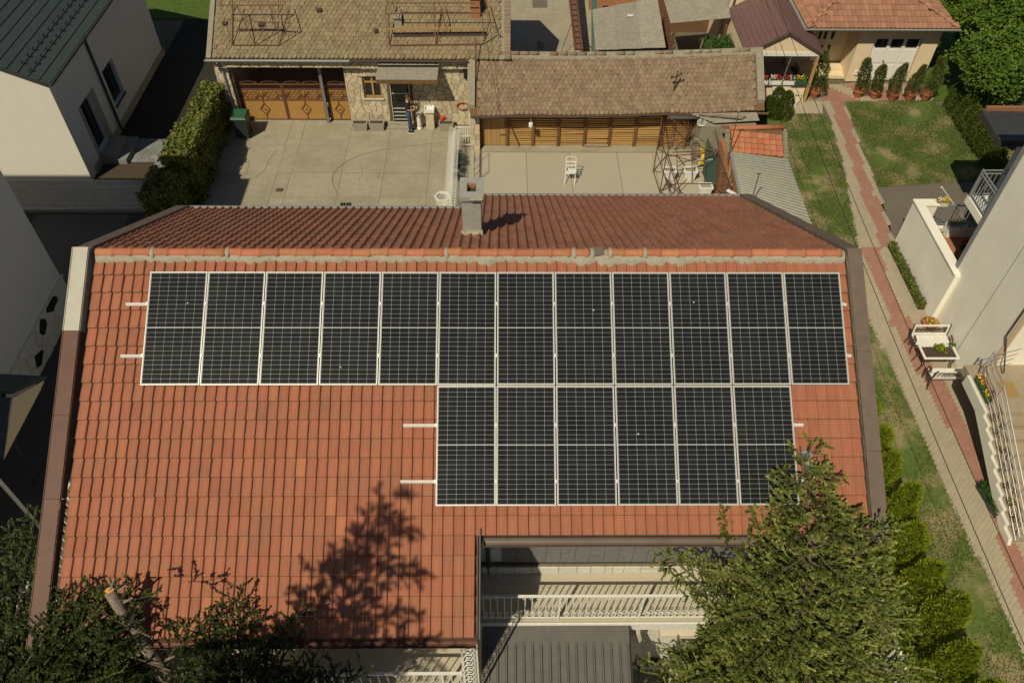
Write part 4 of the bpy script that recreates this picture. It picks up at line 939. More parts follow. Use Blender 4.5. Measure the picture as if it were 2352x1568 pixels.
# openings are recessed boxes: build the right wall from strips around them
m = MB(); m.add([V[i] for i in range(5)]+[(x, y+.3, z) for x, y, z in V[:5]], [(0, 1, 2, 3, 4)[::-1], (5, 6, 7, 8, 9)]+[(i, (i+1) % 5, (i+1) % 5+5, i+5) for i in range(5)])
m.obj('front_wall', 'wall_white', wh)
ops = [(27.78, 28.78, .42, 2.55), (30.35, 31.55, .95, 2.55)]
m = MB(); ya = HY0+.301; yb = HY1
for y0, y1, z0, z1 in ops:
    m.bx(HX-.3, HX, ya, y0, 0, HZ); m.bx(HX-.3, HX, y0, y1, 0, z0); m.bx(HX-.3, HX, y0, y1, z1, HZ); ya = y1
m.bx(HX-.3, HX, ya, yb, 0, HZ); m.obj('side_wall', 'wall_grey', wh)
m = MB(); m.bx(-25.8, HX-.301, HY1-.3, HY1, 0, HZ); m.bx(-25.8, -25.5, HY0+.31, HY1-.301, 0, HZ); m.obj('rear_wall', 'wall_grey', wh)
MB().bx(HX+.002, HX+.05, HY0+.5, HY1+.1, .0, .32).obj('plinth', 'stone_grey', wh)
for i, (y0, y1, z0, z1) in enumerate(ops):
    f = MB(); x = HX-.24
    f.bx(x, x+.06, y0, y0+.07, z0, z1); f.bx(x, x+.06, y1-.07, y1, z0, z1); f.bx(x, x+.06, y0+.07, y1-.07, z0, z0+.07); f.bx(x, x+.06, y0+.07, y1-.07, z1-.07, z1)
    w = f.obj(['door', 'window'][i], 'dark_metal', wh); MB().bx(x+.02, x+.03, y0+.07, y1-.07, z0+.07, z1-.07).obj('pane', 'glass_dark', w)
    if i == 1: MB().bx(HX-.17, HX+.06, y0-.05, y1+.05, z0-.05, z0-.001).obj('sill', 'dark_metal', w)
    else:
        r_ = MB(); r_.bx(HX+.002, HX+.012, y0-.22, y0-.001, z0-.1, z1); r_.bx(HX+.002, HX+.012, y1+.001, y1+.42, z0-.1, z1); r_.obj('granite_surround', 'stone_grey', w)
MB().bx(HX+.053, HX+1.05, 27.55, 29.2, 0, .22).obj('entrance_step', 'paver_blue', wh); MB().bx(HX+.053, HX+.65, 27.7, 29.0, .221, .40).obj('entrance_step', 'stone_grey', wh)
MB().tube([(HX+.12, 29.95, HZ-.02), (HX+.07, 29.95, HZ-.25), (HX+.07, 29.95, .06)], .055, 8).obj('downpipe', 'dark_metal', wh)
# roof: overlapping metal courses running along the eave, snow guards on two of them
def WR(y, s, h=0.):                                     # s metres up the slope from the eave
    c, n_ = .911, .412
    return Vector((HX+.16-s*c+h*n_, y, HZ-.04+s*n_+h*c))
rb = MB().slab([WR(HY0-.12, 0, -.03), WR(HY1+.1, 0, -.03), WR(HY1+.1, 5.3, -.03), WR(HY0-.12, 5.3, -.03)], .12).obj('roof', 'dark_metal', wh)
for k in range(15):
    s0 = k*.355; V = [WR(HY0-.14, s0, .03), WR(HY1+.12, s0, .03), WR(HY1+.12, s0+.352, .004), WR(HY0-.14, s0+.352, .004)]
    MB().slab(V, .022).obj('metal_course', 'roof_green', rb)
for k in (2, 3):
    for i in range(20):
        y = HY0+.2+i*.5+(.25 if k == 3 else 0)
        if y < HY1:
            b = MB(); b.bar(WR(y, k*.355+.05, .03), WR(y, k*.355+.05, .12), .03); b.bar(WR(y-.07, k*.355+.05, .115), WR(y+.07, k*.355+.05, .115), .028); b.obj('snow_guard', 'black', rb)
MB().tube([WR(HY0-.15, -.05, -.02), WR(HY1+.12, -.05, -.02)], .06, 8).obj('gutter', 'dark_metal', wh)
MB().slab([(-21.3, HY0-.14, HZ+2.2), (-21.3, HY1+.1, HZ+2.2), (-26.1, HY1+.1, HZ+.05), (-26.1, HY0-.14, HZ+.05)], .1).obj('rear_roof', 'roof_green', wh)
# paved walk beside it
walk = struct(sheet('side_walk', [(HX+.06, 26.2), (-12.7, 26.2), (-12.7, 29.4), (HX+.06, 29.4)], -.008, 'soil'))
wr = random.Random(4); y = 24.6
rowi = 0
while y < 29.3:
    x = -14.3+wr.uniform(-.25, 0)
    while x < -12.9:
        w = wr.choice((.24, .36, .48))
        if x+w > -12.85: w = -12.85-x
        if w > .08: MB().bx(x+.005, x+w-.005, y+.005, y+.235, -.05, .01+wr.uniform(0, .003)).obj('paver', 'paver_blue', walk)
        x += w
    y += .24
y = 27.7
while y < 29.3:
    x = -15.5+wr.uniform(-.2, 0)
    while x < -14.5:
        w = wr.choice((.24, .36, .48)); MB().bx(x+.005, min(x+w, -14.32)-.005, y+.005, y+.235, -.05, .01+wr.uniform(0, .003)).obj('paver', 'paver_blue', walk); x += w
    y += .24
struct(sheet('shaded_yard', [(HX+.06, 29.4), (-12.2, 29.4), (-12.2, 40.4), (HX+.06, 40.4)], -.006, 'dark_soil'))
struct(sheet('side_alley', [(-16.5, 8), (-8.0, 8), (-8.0, 24.3), (-19, 24.3), (-19, 20)], -.004, 'dark_gravel'))
MB_ = MB(); MB_.bx(-18, -14.4, 19.6, 24.3, -.05, .008); o = MB_.obj('alley_slab', 'asphalt'); struct(o)
struct(sheet('meadow', [(-26, 40.2), (-11.9, 40.2), (-11.9, 60), (-26, 60)], -.004, 'lawn_wild'))
# white slatted fence across the alley
fn = thing('slatted_fence', 'white slatted fence across the shaded alley', 'fence', (-16, 24.45, 0))
MB().bx(-19.2, -12.95, 24.40, 24.60, 0, .14).obj('base_wall', 'render_grey', fn)
b = MB(); b.bx(-19.2, -12.95, 24.49, 24.52, .35, .40); b.bx(-19.2, -12.95, 24.49, 24.52, 1.15, 1.2); b.obj('rails', 'white_paint', fn)
x = -19.1
while x < -13.0:
    MB().bx(x, x+.066, 24.455, 24.485, .18, 1.5).obj('slat', 'white_paint', fn); x += .105
# hedge overgrown with ivy
def leaf_box(name, label, cat, boxes, n, Ls, Wd, m_, seed, kind=None):
    r_ = np.random.default_rng(seed); t = thing(name, label, cat, (sum(boxes[0][0:2])/2, sum(boxes[0][2:4])/2, 0))
    tot = sum((b_[1]-b_[0])*(b_[3]-b_[2])*2+(b_[5]-b_[4])*2*((b_[1]-b_[0])+(b_[3]-b_[2])) for b_ in boxes); CC = []; NN = []
    core = MB()
    for b_ in boxes:
        lo_ = np.array([b_[0], b_[2], b_[4]]); hi_ = np.array([b_[1], b_[3], b_[5]]); d_ = hi_-lo_
        A_ = np.array([d_[1]*d_[2], d_[1]*d_[2], d_[0]*d_[2], d_[0]*d_[2], d_[0]*d_[1], d_[0]*d_[1]*.01]); k = int(n*(A_.sum())/tot)
        f = r_.choice(6, k, p=A_/A_.sum()); u = r_.random((k, 3)); nn = np.zeros((k, 3))
        ax = f//2; sg_ = np.where(f % 2 == 0, 1., -1.); ax = np.array([0, 0, 1, 1, 2, 2])[f]; sg_ = np.array([1, -1, 1, -1, 1, -1])[f]
        u[np.arange(k), ax] = np.where(sg_ > 0, 1, 0); nn[np.arange(k), ax] = sg_
        p = lo_+u*d_; w = .05*np.sin(p[:, [1]]*5+p[:, [2]]*7)+.04*np.sin(p[:, [0]]*9+p[:, [1]]*3.3)+.03*np.sin(p[:, [2]]*11+p[:, [0]]*6)
        CC.append(p+nn*(w+r_.normal(0, .045, (k, 1)))); NN.append(nn)
        core.bx(b_[0]+.12, b_[1]-.12, b_[2]+.12, b_[3]-.12, b_[4], b_[5]-.12)
    core.obj('stems', 'bark', t)
    C = np.concatenate(CC); Nn = unit(np.concatenate(NN)+r_.normal(0, .55, C.shape)+np.array([0, 0, .25])); A = unit(np.cross(Nn, r_.normal(size=C.shape))); B = np.cross(Nn, A)
    leaves('foliage', C, A, B, Ls*r_.uniform(.7, 1.3, len(C)), Wd*r_.uniform(.7, 1.3, len(C)), m_, t, r_.random(len(C)))
    return t
leaf_box('ivy_hedge', 'tall ivy-covered hedge along the left edge of the courtyard', 'hedge', [(-12.65, -11.85, 26.9, 30.6, 0, 1.95), (-12.75, -11.75, 25.0, 27.2, 0, 2.15), (-13.2, -12.0, 23.4, 25.1, 0, 1.7)], 30000, .11, .10, 'ivy', 5)
# ================================================================== TALL GREY-LIT HOUSE AT THE LEFT EDGE
lh = thing('neighbour_house', 'tall rendered house with a white stone base at the left edge', 'house', (-17, 14, 0))
LX = -14.78
MB().bx(-24, LX, 6, 19.5, 1.25, 9.5).obj('wall', 'wall_grey', lh)
bs = MB().bx(-24, LX, 6, 19.5, 0, 1.249).obj('base_wall', 'mortar', lh)
def emit_side(parent):
    def e(poly):
        n = len(poly); t = rnd.uniform(.02, .05); V = [(LX+.001, p[0], p[1]) for p in poly]+[(LX+t, p[0], p[1]) for p in poly]
        a = sum(poly[i][0]*poly[(i+1) % n][1]-poly[(i+1) % n][0]*poly[i][1] for i in range(n))
        F = [tuple(range(n, 2*n))]+[(i, (i+1) % n, (i+1) % n+n, i+n) for i in range(n)]
        if a < 0: F = [f[::-1] for f in F]
        MB().add(V, F).obj('stone', 'black' if rnd.random() < .05 else 'stone_white', parent)
    return e
crazy(bs, 9.5, 19.5, .02, 1.24, [], .34, emit_side(bs), random.Random(9), gap=.012)
MB().bx(LX-.02, LX+.07, 6, 19.55, 1.25, 1.30).obj('base_coping', 'stone_white', lh)
MB().slab([(-24.4, 5.7, 9.55), (-14.5, 5.7, 9.55), (-14.5, 19.8, 9.55), (-24.4, 19.8, 9.55)], .1).obj('roof', 'roof_green', lh)
# porch roof on it
pr2 = thing('porch_roof', 'small dark porch roof with a cream side panel at the left edge', 'porch roof', (-13.5, 12.5, 0))
q = lambda u, v, z: Vector(G(*zl(u, v), z))
MB().slab([(-15.0, 13.75, 3.25), (-12.28, 13.7, 3.1), (-12.72, 12.9, 3.45), (-15.0, 12.8, 3.6)], .08).obj('roof_sheet', 'roof_green', pr2)
MB().slab([q(85, 930, 3.42), q(290, 812, 3.05), q(272, 860, 2.95), q(28, 1325, 2.7)], .06).obj('side_panel', 'wall_cream', pr2)
MB().slab([q(80, 925, 3.4), q(20, 1320, 2.72), (-15.0, 10.6, 3.0), (-15.0, 12.9, 3.62)], .06).obj('roof_sheet', 'roof_green', pr2)
MB().tube([(-12.35, 13.45, 3.0), (-12.4, 13.4, 2.9), (-13.2, 12.6, 2.4), (-13.3, 12.2, .1)], .05, 8).obj('downpipe', 'dark_metal', pr2)
MB().tube([(-12.66, 10.85, 2.95), (-12.66, 10.85, 0)], .05, 8).obj('post', 'white_paint', pr2)
# white lattice fence below the left verge
lf2 = thing('lattice_fence', 'white lattice fence beside the left wall of the tiled house', 'fence', (-11.4, 10, 0))
b = MB()
for y in (5.0, 7.0, 9.0, 11.0, 13.4): b.bx(-11.44, -11.36, y-.04, y+.04, 0, 1.62)
b.bx(-11.43, -11.37, 5, 13.4, 1.55, 1.6); b.bx(-11.43, -11.37, 5, 13.4, .1, .16); b.obj('frame', 'white_paint', lf2)
y = 5.1
while y < 13.3: MB().bx(-11.415, -11.385, y, y+.09, .17, 1.54).obj('slat', 'white_paint', lf2); y += .19
struct(sheet('side_lawn', [(-11.3, 5), (-8.3, 5), (-8.3, 12), (-11.3, 12)], .002, 'lawn'))

# ================================================================== RIGHT: LAWNS AND PAVED PATH
pathL = g2(z4, [(810, 740), (870, 900), (950, 1180), (1020, 1560)])+g2(zr, [(155, 770)])+g2(zr, [(100, 930), (105, 1040), (200, 1250), (310, 1530)])+g2(zs, [(300, 310), (440, 640), (560, 880), (700, 1210), (860, 1560)])+[tuple(G(2352, 1500)[:2]), tuple(G(2500, 1700)[:2])]
pathR = g2(z4, [(960, 735), (1040, 950), (1110, 1150), (1200, 1350)])+[(15.0, 24.0), (14.78, 22.6), (14.76, 19.0), (14.9, 17), (15.6, 14), (15.6, 5), (15.6, 3)]
path_poly = pathL+pathR[::-1]
pv = struct(sheet('paved_path', path_poly, -.002, 'joint_sand'))
def inside(x, y, P):
    r_ = False; n = len(P)
    for i in range(n):
        a, b_ = P[i], P[(i+1) % n]
        if (a[1] > y) != (b_[1] > y) and x < (b_[0]-a[0])*(y-a[1])/(b_[1]-a[1])+a[0]: r_ = not r_
    return r_
redL = g2(z4, [(845, 730), (930, 930), (1010, 1180), (1100, 1450)])+g2(zr, [(240, 470), (330, 770), (165, 785), (240, 960), (330, 1180), (420, 1400)])+g2(zs, [(290, 30), (420, 260), (560, 520), (760, 880), (930, 1230), (1040, 1480)])+[(13.0, 5.5)]
redR = g2(z4, [(945, 730), (1010, 900), (1080, 1150), (1170, 1400)])+g2(zr, [(340, 450), (430, 760), (310, 800), (370, 960), (460, 1180), (590, 1420)])+g2(zs, [(500, 140), (640, 420), (770, 640), (900, 900), (1000, 1230), (1060, 1330)])+[(14.1, 9.5), (14.4, 5.5)]
red_poly = redL+redR[::-1]
forecourt = g2(z4, [(820, 620), (1040, 600), (1530, 610), (1610, 720), (960, 735), (800, 735)])
fc = struct(sheet('forecourt', forecourt+[(13.0, 32.4)], -.001, 'joint_sand'))
porch_pave = g2(z4, [(360, 735), (800, 735), (805, 825), (530, 825)])
struct(sheet('porch_paving', porch_pave, .0, 'paver_grey'))
bw, bl = .115, .23
def brick_geo(x, y, a):
    return Matrix.Translation((x, y, 0)) @ Matrix.Rotation(a, 4, 'Z')
bk = MB().bx(-bl/2+.0025, bl/2-.0025, -bw/2+.0025, bw/2-.0025, -.05, .004)
meR = bk.mesh('paver', 'paver_red'); meG = bk.mesh('paver', 'paver_grey')
cand = []
for k in range(-120, 200):                              # herringbone-like: alternate directions on a diagonal grid
    for l in range(-20, 260):
        a = RAD(45); u = k*bl; v = l*bw
        if l % 2: u += bl/2
        x = 13+u*math.cos(a)-v*math.sin(a); y = 4+u*math.sin(a)+v*math.cos(a)
        if not (5.2 < y < 34 and 11 < x < 20): continue
        if inside(x, y, path_poly): cand.append((y, x, inside(x, y, red_poly)))
        elif inside(x, y, forecourt): cand.append((y, x, (int((x+y)*1.1) % 3) != 0 and y < 34))
cand.sort(); prn = random.Random(77); fR = MB(); fG = MB(); cnt = 0
vis_lo = lambda x, y: y > 9.2 and not (x > 13.75 and y < 15)
for y, x, red in cand:
    M_ = brick_geo(x, y, RAD(45)) @ Matrix.Translation((0, 0, prn.uniform(-.003, .004)))
    if red and cnt < 300 and vis_lo(x, y): inst('paver', meR, pv, M_); cnt += 1
    else:
        f = fR if red else fG; f.cur = prn.uniform(.01, .99); f.add(bk.v, bk.f, M_)
tag(fR.obj('red_pavers', 'paver_red', pv), kind='stuff'); tag(fG.obj('grey_pavers', 'paver_grey', pv), kind='stuff')
lawnB = [(11.6, 31.46), (14.44, 31.48)]+pathL[1:]+[(10.0, 2), (7.2, 2), (7.2, 16), (10.9, 18), (10.9, 26), (10.2, 28.5)]
lawn1 = struct(sheet('lawn', lawnB, .0, 'lawn'))
lawnA = g2(z4, [(960, 737), (1600, 735), (1700, 800)])+[(24.5, 32.5), (26, 26.9)]+g2(z4, [(1930, 1300), (1200, 1352)])
lawn2 = struct(sheet('lawn', lawnA, .0, 'lawn'))
struct(sheet('back_meadow', [(19.95, 32.6), (40, 32.6), (40, 60), (19.95, 60)], -.02, 'lawn_wild'))
struct(sheet('asphalt_apron', [(15.24, 26.1), (26, 26.85), (26, 22), (14.8, 22.4), (14.9, 24.4)], -.002, 'asphalt'))
def lawn_blades(name, poly, n, seed, zone=None, label=None):
    r_ = np.random.default_rng(seed); xs = [p[0] for p in poly]; ys = [p[1] for p in poly]; C = []
    while len(C) < n:
        x = r_.uniform(min(xs), max(xs)); y = r_.uniform(min(ys), max(ys))
        s_ = math.sin(x*1.9+1.3*math.sin(y*1.1))+math.sin(y*1.4+x*.7+seed)+.8*math.sin(3.3*x-2.6*y)
        if s_+r_.normal(0, .9) < -.9: continue
        if (zone is None or zone(x, y)) and inside(x, y, poly): C.append((x+r_.normal(0, .03), y+r_.normal(0, .03), .0))
    C = np.array(C); A = unit(np.column_stack([r_.normal(0, .5, n), r_.normal(0, .5, n), np.ones(n)])); B = perp(A, r_)
    o = leaves(name, C, A, B, r_.uniform(.04, .09, n), r_.uniform(.012, .028, n), 'grass_blade', None, np.clip(r_.normal(.45, .25, n), 0, 1)); tag(o, label, 'grass', None, 'stuff')
lawn_blades('grass', lawnB, 60000, 3, lambda x, y: y > 6 and x > 8.5, 'short patchy grass between the tiled house and the paved path')
lawn_blades('grass', lawnA, 34000, 4, lambda x, y: x < 22, 'short grass on the square lawn before the cream house')
tag(MB().lathe([(.0, 0), (.05, .02), (.06, .08), (.03, .1), (.0, .1)], 10, tuple(G(*z4(978, 1330)))).obj('yellow_ball', 'petal_yellow'), 'small yellow object on the grass beside the paved path', 'toy')

# ================================================================== CREAM HOUSE WITH GARAGE AND PORCH
ch2 = thing('cream_house', 'cream house with a clay hip roof and white garage door', 'house', (18, 35, 0))
CY = 34.28
GD = (16.98, 19.2, 0, 2.15)
m = MB()
for a in ((16.25, GD[0], 0, 2.62), (GD[0], GD[1], GD[3], 2.62), (GD[1], 19.92, 0, 2.62)): m.bx(a[0], a[1], CY, CY+.25, a[2], a[3])
m.bx(19.67, 19.92, CY+.251, 41, 0, 2.62); m.bx(16.25, 16.5, CY+.251, 35.6, 0, 2.62); m.bx(13.7, 16.249, 35.6, 35.85, 0, 2.62); m.obj('wall', 'wall_cream', ch2)
# garage door: three leaves with panes and panels
gdm = MB().bx(GD[0]+.05, GD[1]-.05, CY+.12, CY+.16, .02, GD[3]-.02).obj('garage_door', 'white_paint', ch2)
for k in range(3):
    w = (GD[1]-GD[0]-.1)/3; x = GD[0]+.05+k*w
    MB().bx(x+.09, x+w-.09, CY+.10, CY+.119, 1.66, 2.05).obj('pane', 'glass_dark', gdm)
    for z0, z1 in ((.12, .78), (.9, 1.55)):
        b = MB(); b.bx(x+.08, x+w-.08, CY+.104, CY+.1195, z0, z1); b.obj('door_panel', 'plastic_white', gdm)
MB().bx(GD[0]+.75, GD[0]+.80, CY+.06, CY+.10, .95, 1.02).obj('handle', 'dark_metal', gdm)
MB().bx(16.55, 16.75, CY-.06, CY-.002, .35, .55).obj('meter_box', 'plastic_white', ch2)
# entrance door
ed = MB().bx(14.75, 15.95, 35.54, 35.598, .32, 2.35).obj('entrance_door', 'cloth_cream', ch2)
for k in range(2):
    for z0, z1 in ((.55, 1.15), (1.45, 2.1)):
        for s_ in range(2):
            x = 14.85+k*.6+s_*.25
            if k == 1 and s_ == 1: continue
            MB().bx(x, x+.13, 35.52, 35.539, z0, z1).obj('pane', 'glass_dark', ed); 
for z in (.7, 1.3): MB().bx(14.8, 15.9, 35.525, 35.5385, z+.5, z+.53).obj('door_rail', 'wall_cream', ed)
MB().bx(14.2, 16.24, 34.9, 35.53, 0, .30).obj('entrance_step', 'wall_cream', ch2); MB().bx(14.4, 16.24, 34.5, 34.899, 0, .15).obj('entrance_step', 'wall_cream', ch2)
# hip roof
EX0, EX1, EY, EZ = 13.5, 20.25, 33.72, 2.88; tp = .40
def hipp(x, y): return EZ+min(x-EX0, EX1-x, y-EY)*tp
ap0 = (EX0+3.3, EY+3.3); ap1 = (EX1-3.3, EY+3.3)
rf3 = MB(); A0 = (EX0, EY, EZ); A1 = (EX1, EY, EZ); T0 = (ap0[0], ap0[1], EZ+3.3*tp); T1 = (ap1[0], ap1[1], EZ+3.3*tp); B0 = (EX0, EY+9, EZ); B1 = (EX1, EY+9, EZ); U0_ = (ap0[0], EY+9, EZ+3.3*tp); U1_ = (ap1[0], EY+9, EZ+3.3*tp)
for P in ([A0, A1, T1, T0], [A0, T0, U0_, B0], [A1, B1, U1_, T1], [T0, T1, U1_, U0_]): rf3.slab([Vector(p) for p in P], .1)
roof3 = rf3.obj('roof', 'clay_old', ch2)
tl = MB(); tw, th_ = .205, .33; hr = random.Random(13)
def stile(du, dv, o, L_):
    nn = du.cross(dv).normalized(); M_ = Matrix.Translation(o+nn*.035) @ Matrix((du, dv, nn)).transposed().to_4x4() @ Matrix.Diagonal((tw/COLW, th_/PITCH, 1, 1)); tl.cur = hr.uniform(.01, .99); tl.add(TV, TF, M_)
dv = Vector((0, 1, tp)).normalized(); c_ = math.hypot(1, tp)
for r_ in range(11):
    y = EY+r_*th_/c_
    for c in range(34):
        x = EX0+c*tw
        if x-EX0 > y-EY-.1 and EX1-x-tw > y-EY-.1: stile(Vector((1, 0, 0)), dv, Vector((x, y, EZ+(y-EY)*tp)), 1)
dv = Vector((1, 0, tp)).normalized()
for r_ in range(11):
    x = EX0+r_*th_/c_
    for c in range(44):
        y = EY+9-c*tw
        if y-tw-EY > x-EX0-.1: stile(Vector((0, -1, 0)), dv, Vector((x, y, EZ+(x-EX0)*tp)), 1)
dv = Vector((-1, 0, tp)).normalized()
for r_ in range(11):
    x = EX1-r_*th_/c_
    for c in range(42):
        y = EY+c*tw
        if y-EY > EX1-x-.1 and y < EY+8.8: stile(Vector((0, 1, 0)), dv, Vector((x, y, EZ+(EX1-x)*tp)), 1)
tag(tl.obj('tile_field', 'clay_pale', roof3), kind='stuff')
for a, b_ in ((A0, T0), (A1, T1), (T0, T1)):
    a = Vector(a); b_ = Vector(b_); n = int((b_-a).length/.36)
    for i in range(n): p = a+(b_-a)*(i/n)+Vector((0, 0, .06)); q2 = a+(b_-a)*((i+1)/n)+Vector((0, 0, .05)); MB().tube([p, q2], [.085, .095], 8).obj('hip_tile', 'clay_pale', roof3, True)
gutter('gutter', EX0-.08, EX1+.08, EY-.06, EZ+.0, 'gutter_grey', .075, ch2)
MB().tube([(EX0-.06, EY, EZ-.05), (EX0-.06, EY+8, EZ-.05)], .07, 8).obj('gutter', 'gutter_grey', ch2)
MB().bx(EX0+.05, EX1-.05, EY+.03, CY-.002, EZ-.14, EZ-.10).obj('soffit', 'wall_white', ch2)
MB().bx(EX0+.05, 16.2, CY, 35.59, EZ-.14, EZ-.10).obj('soffit', 'wall_white', ch2)
# gable porch in front of the left part
pc = thing('garden_porch', 'open gabled porch with a purple-brown metal roof and flower boxes', 'porch', (12.3, 33.5, 0))
PY0, PZ, PXc, PXr, PXl = 32.42, 3.36, 12.27, 13.88, 10.66; PE = 2.48
for x_, nm in ((PXr, 0), (PXl, 1)):
    V = [(PXc, PY0-.12, PZ+.06), (x_+(.1 if not nm else -.1), PY0-.12, PE), (x_+(.1 if not nm else -.1), 36.4, PE), (PXc, 36.4, PZ+.06)]
    ms = MB().slab([Vector(p) for p in V], .06).obj('roof_sheet', 'roof_purple', pc)
    for k in range(9):
        t_ = (k+.5)/9; a = Vector(V[0]).lerp(Vector(V[1]), t_); b_ = Vector(V[3]).lerp(Vector(V[2]), t_); MB().bar(a+Vector((0, 0, .012)), b_+Vector((0, 0, .012)), .022, .018).obj('seam', 'roof_purple', ms)
MB().tube([(PXc, PY0-.13, PZ+.08), (PXc, 36.4, PZ+.08)], .06, 6).obj('ridge_cap', 'roof_purple', pc)
V = [(PXl+.05, y, PE-.02) for y in (PY0, PY0+.1)]+[(PXc, y, PZ-.04) for y in (PY0, PY0+.1)]+[(PXr-.05, y, PE-.02) for y in (PY0, PY0+.1)]
MB().add(V, [(0, 4, 2), (1, 3, 5), (0, 1, 5, 4), (0, 2, 3, 1), (2, 4, 5, 3)]).obj('gable_panel', 'wall_cream', pc)
b = MB(); b.bar((PXc, PY0-.08, PZ+.0), (PXr+.05, PY0-.08, PE-.08), .05, .14); b.bar((PXc, PY0-.08, PZ+.0), (PXl-.05, PY0-.08, PE-.08), .05, .14); b.obj('barge_board', 'iron_dark', pc)
b = MB(); b.bx(PXl+.06, PXr-.02, PY0-.03, PY0-.001, 2.28, 2.46); b.obj('header_board', 'white_paint', pc)
for x_ in (PXr-.06, PXl+.06): MB().bx(x_-.06, x_+.06, PY0-.02, PY0+.1, 0, 2.27).obj('post', 'wood_plank', pc)
b = MB(); b.bx(PXl, PXr, 36.0, 36.1, 0, 2.5); b.bx(PXl, PXl+.1, PY0+.2, 36, 0, 2.4); b.obj('inner_wall', 'wall_cream', pc)
MB().bx(PXl, PXr+.05, PY0+.0, 36, -.03, .02).obj('floor', 'terrazzo', pc)
MB().bx(PXl+.15, PXr-.15, PY0+.12, PY0+.2, .02, .75).obj('parapet', 'wall_cream', pc)
MB().bx(PXl+.1, PXr-.13, PY0+.05, PY0+.42, .76, .80).obj('shelf', 'dark_metal', pc)
MB().tube([(12.55, PY0+.04, .82), (12.66, PY0+.04, 2.26)], .02, 6).obj('awning_rod', 'steel', pc)
rp_ = np.random.default_rng(6)
def bloom(parent, x0, x1, y0, y1, z, n, green, petals, h=.2, ls=.07):
    C = np.column_stack([rp_.uniform(x0, x1, n), rp_.uniform(y0, y1, n), z+rp_.uniform(-.03, h*.6, n)]); A = unit(rp_.normal(0, 1, (n, 3))+np.array([0, -.2, .9])); leaves('foliage', C, A, perp(A, rp_), ls, ls*.6, green, parent, rp_.random(n))
    for i, p_ in enumerate(petals):
        k = n//4; C = np.column_stack([rp_.uniform(x0, x1, k), rp_.uniform(y0, y1, k), z+rp_.uniform(h*.4, h, k)])
        if len(petals) > 1: C[:, 0] = x0+(x1-x0)*(i+rp_.random(k))/len(petals)
        A = unit(rp_.normal(0, 1, (k, 3))); leaves('blossom', C, A, perp(A, rp_), ls*.8, ls*.8, p_, parent, rp_.random(k))
def flower_box(x, y, z, w, d, h, label, m_, green, petals, group, bh=.2):
    t = thing('flower_box', label, 'flower box', (x, y, z), group); b = MB()
    b.bx(x-w/2, x+w/2, y-d/2, y-d/2+.02, z, z+h); b.bx(x-w/2, x+w/2, y+d/2-.02, y+d/2, z, z+h); b.bx(x-w/2, x-w/2+.02, y-d/2+.02, y+d/2-.02, z, z+h); b.bx(x+w/2-.02, x+w/2, y-d/2+.02, y+d/2-.02, z, z+h); b.bx(x-w/2+.02, x+w/2-.02, y-d/2+.02, y+d/2-.02, z, z+h*.8)
    b.obj('box', m_, t); bloom(t, x-w*.45, x+w*.45, y-d*.45, y+d*.45, z+h, 220, green, petals, bh)
for x, m_, gr, pe, lab in ((11.70, 'plastic_white', 'leaf', ['petal_pink', 'petal_red'], 'white flower box at the left on the porch shelf, half hidden by the shed roof'), (12.32, 'plastic_white', 'leaf', ['petal_pink', 'petal_red'], 'white box of red and pink flowers on the porch shelf'), (12.92, 'plastic_white', 'vine', ['petal_red', 'petal_pink'], 'white box with sparse dark red flowers on the porch shelf'), (13.48, 'plastic_green', 'thuja', ['petal_yellow'], 'green box of yellow-green plants on the porch shelf')):
    flower_box(x, PY0+.22, .81, .52, .22, .2, lab, m_, gr, pe, 'flower boxes on the porch')
def white_rack(x0, x1, y, lab):
    t = thing('garden_bench', lab, 'bench', ((x0+x1)/2, y, 0), 'white garden seats before the porch')
    for x in (x0, x1):
        b = MB(); b.tube([(x, y-.32, 0), (x+.03, y-.3, .42), (x, y-.05, .44), (x, y, .85)], .02, 6); b.tube([(x, y+.02, 0), (x, y-.05, .44)], .02, 6); b.obj('side_frame', 'white_paint', t)
    for z in (.55, .68, .82): MB().bx(x0, x1, y-.03, y-.01, z, z+.05).obj('back_slat', 'white_paint', t)
    for k in range(4): MB().bx(x0, x1, y-.3+k*.075, y-.25+k*.075, .43, .455).obj('seat_slat', 'white_paint', t)
white_rack(12.15, 12.95, 32.3, 'white slatted garden bench before the porch, left of the trestle'); 
t = thing('white_trestle', 'white folding trestle standing before the porch', 'trestle', (13.35, 32.3, 0), None)
for x in (13.15, 13.5): MB().tube([(x-.16, 32.1, 0), (x, 32.2, .75)], .018, 6).obj('leg', 'white_paint', t); MB().tube([(x+.16, 32.1, 0), (x, 32.2, .75)], .018, 6).obj('leg', 'white_paint', t)
MB().tube([(13.15, 32.2, .75), (13.5, 32.2, .75)], .018, 6).obj('top_bar', 'white_paint', t)
# main cream house body behind the porch
mh = thing('cream_annex', 'plain cream gable wall with a grey gas pipe behind the porch', 'building', (11, 38, 0))
MB().bx(10.5, 13.6, 37.2, 46, 0, 6.2).obj('wall', 'wall_cream', mh); MB().tube([(11.0, 37.1, 6), (10.75, 36.7, 3.4), (10.5, 36.5, 2.4), (10.4, 36.4, .1)], .05, 8).obj('pipe', 'gutter_grey', mh)
MB().slab([(10.3, 36.9, 6.2), (13.8, 36.9, 6.2), (13.8, 46, 7.5), (10.3, 46, 7.5)], .1).obj('roof', 'clay_pale', mh)
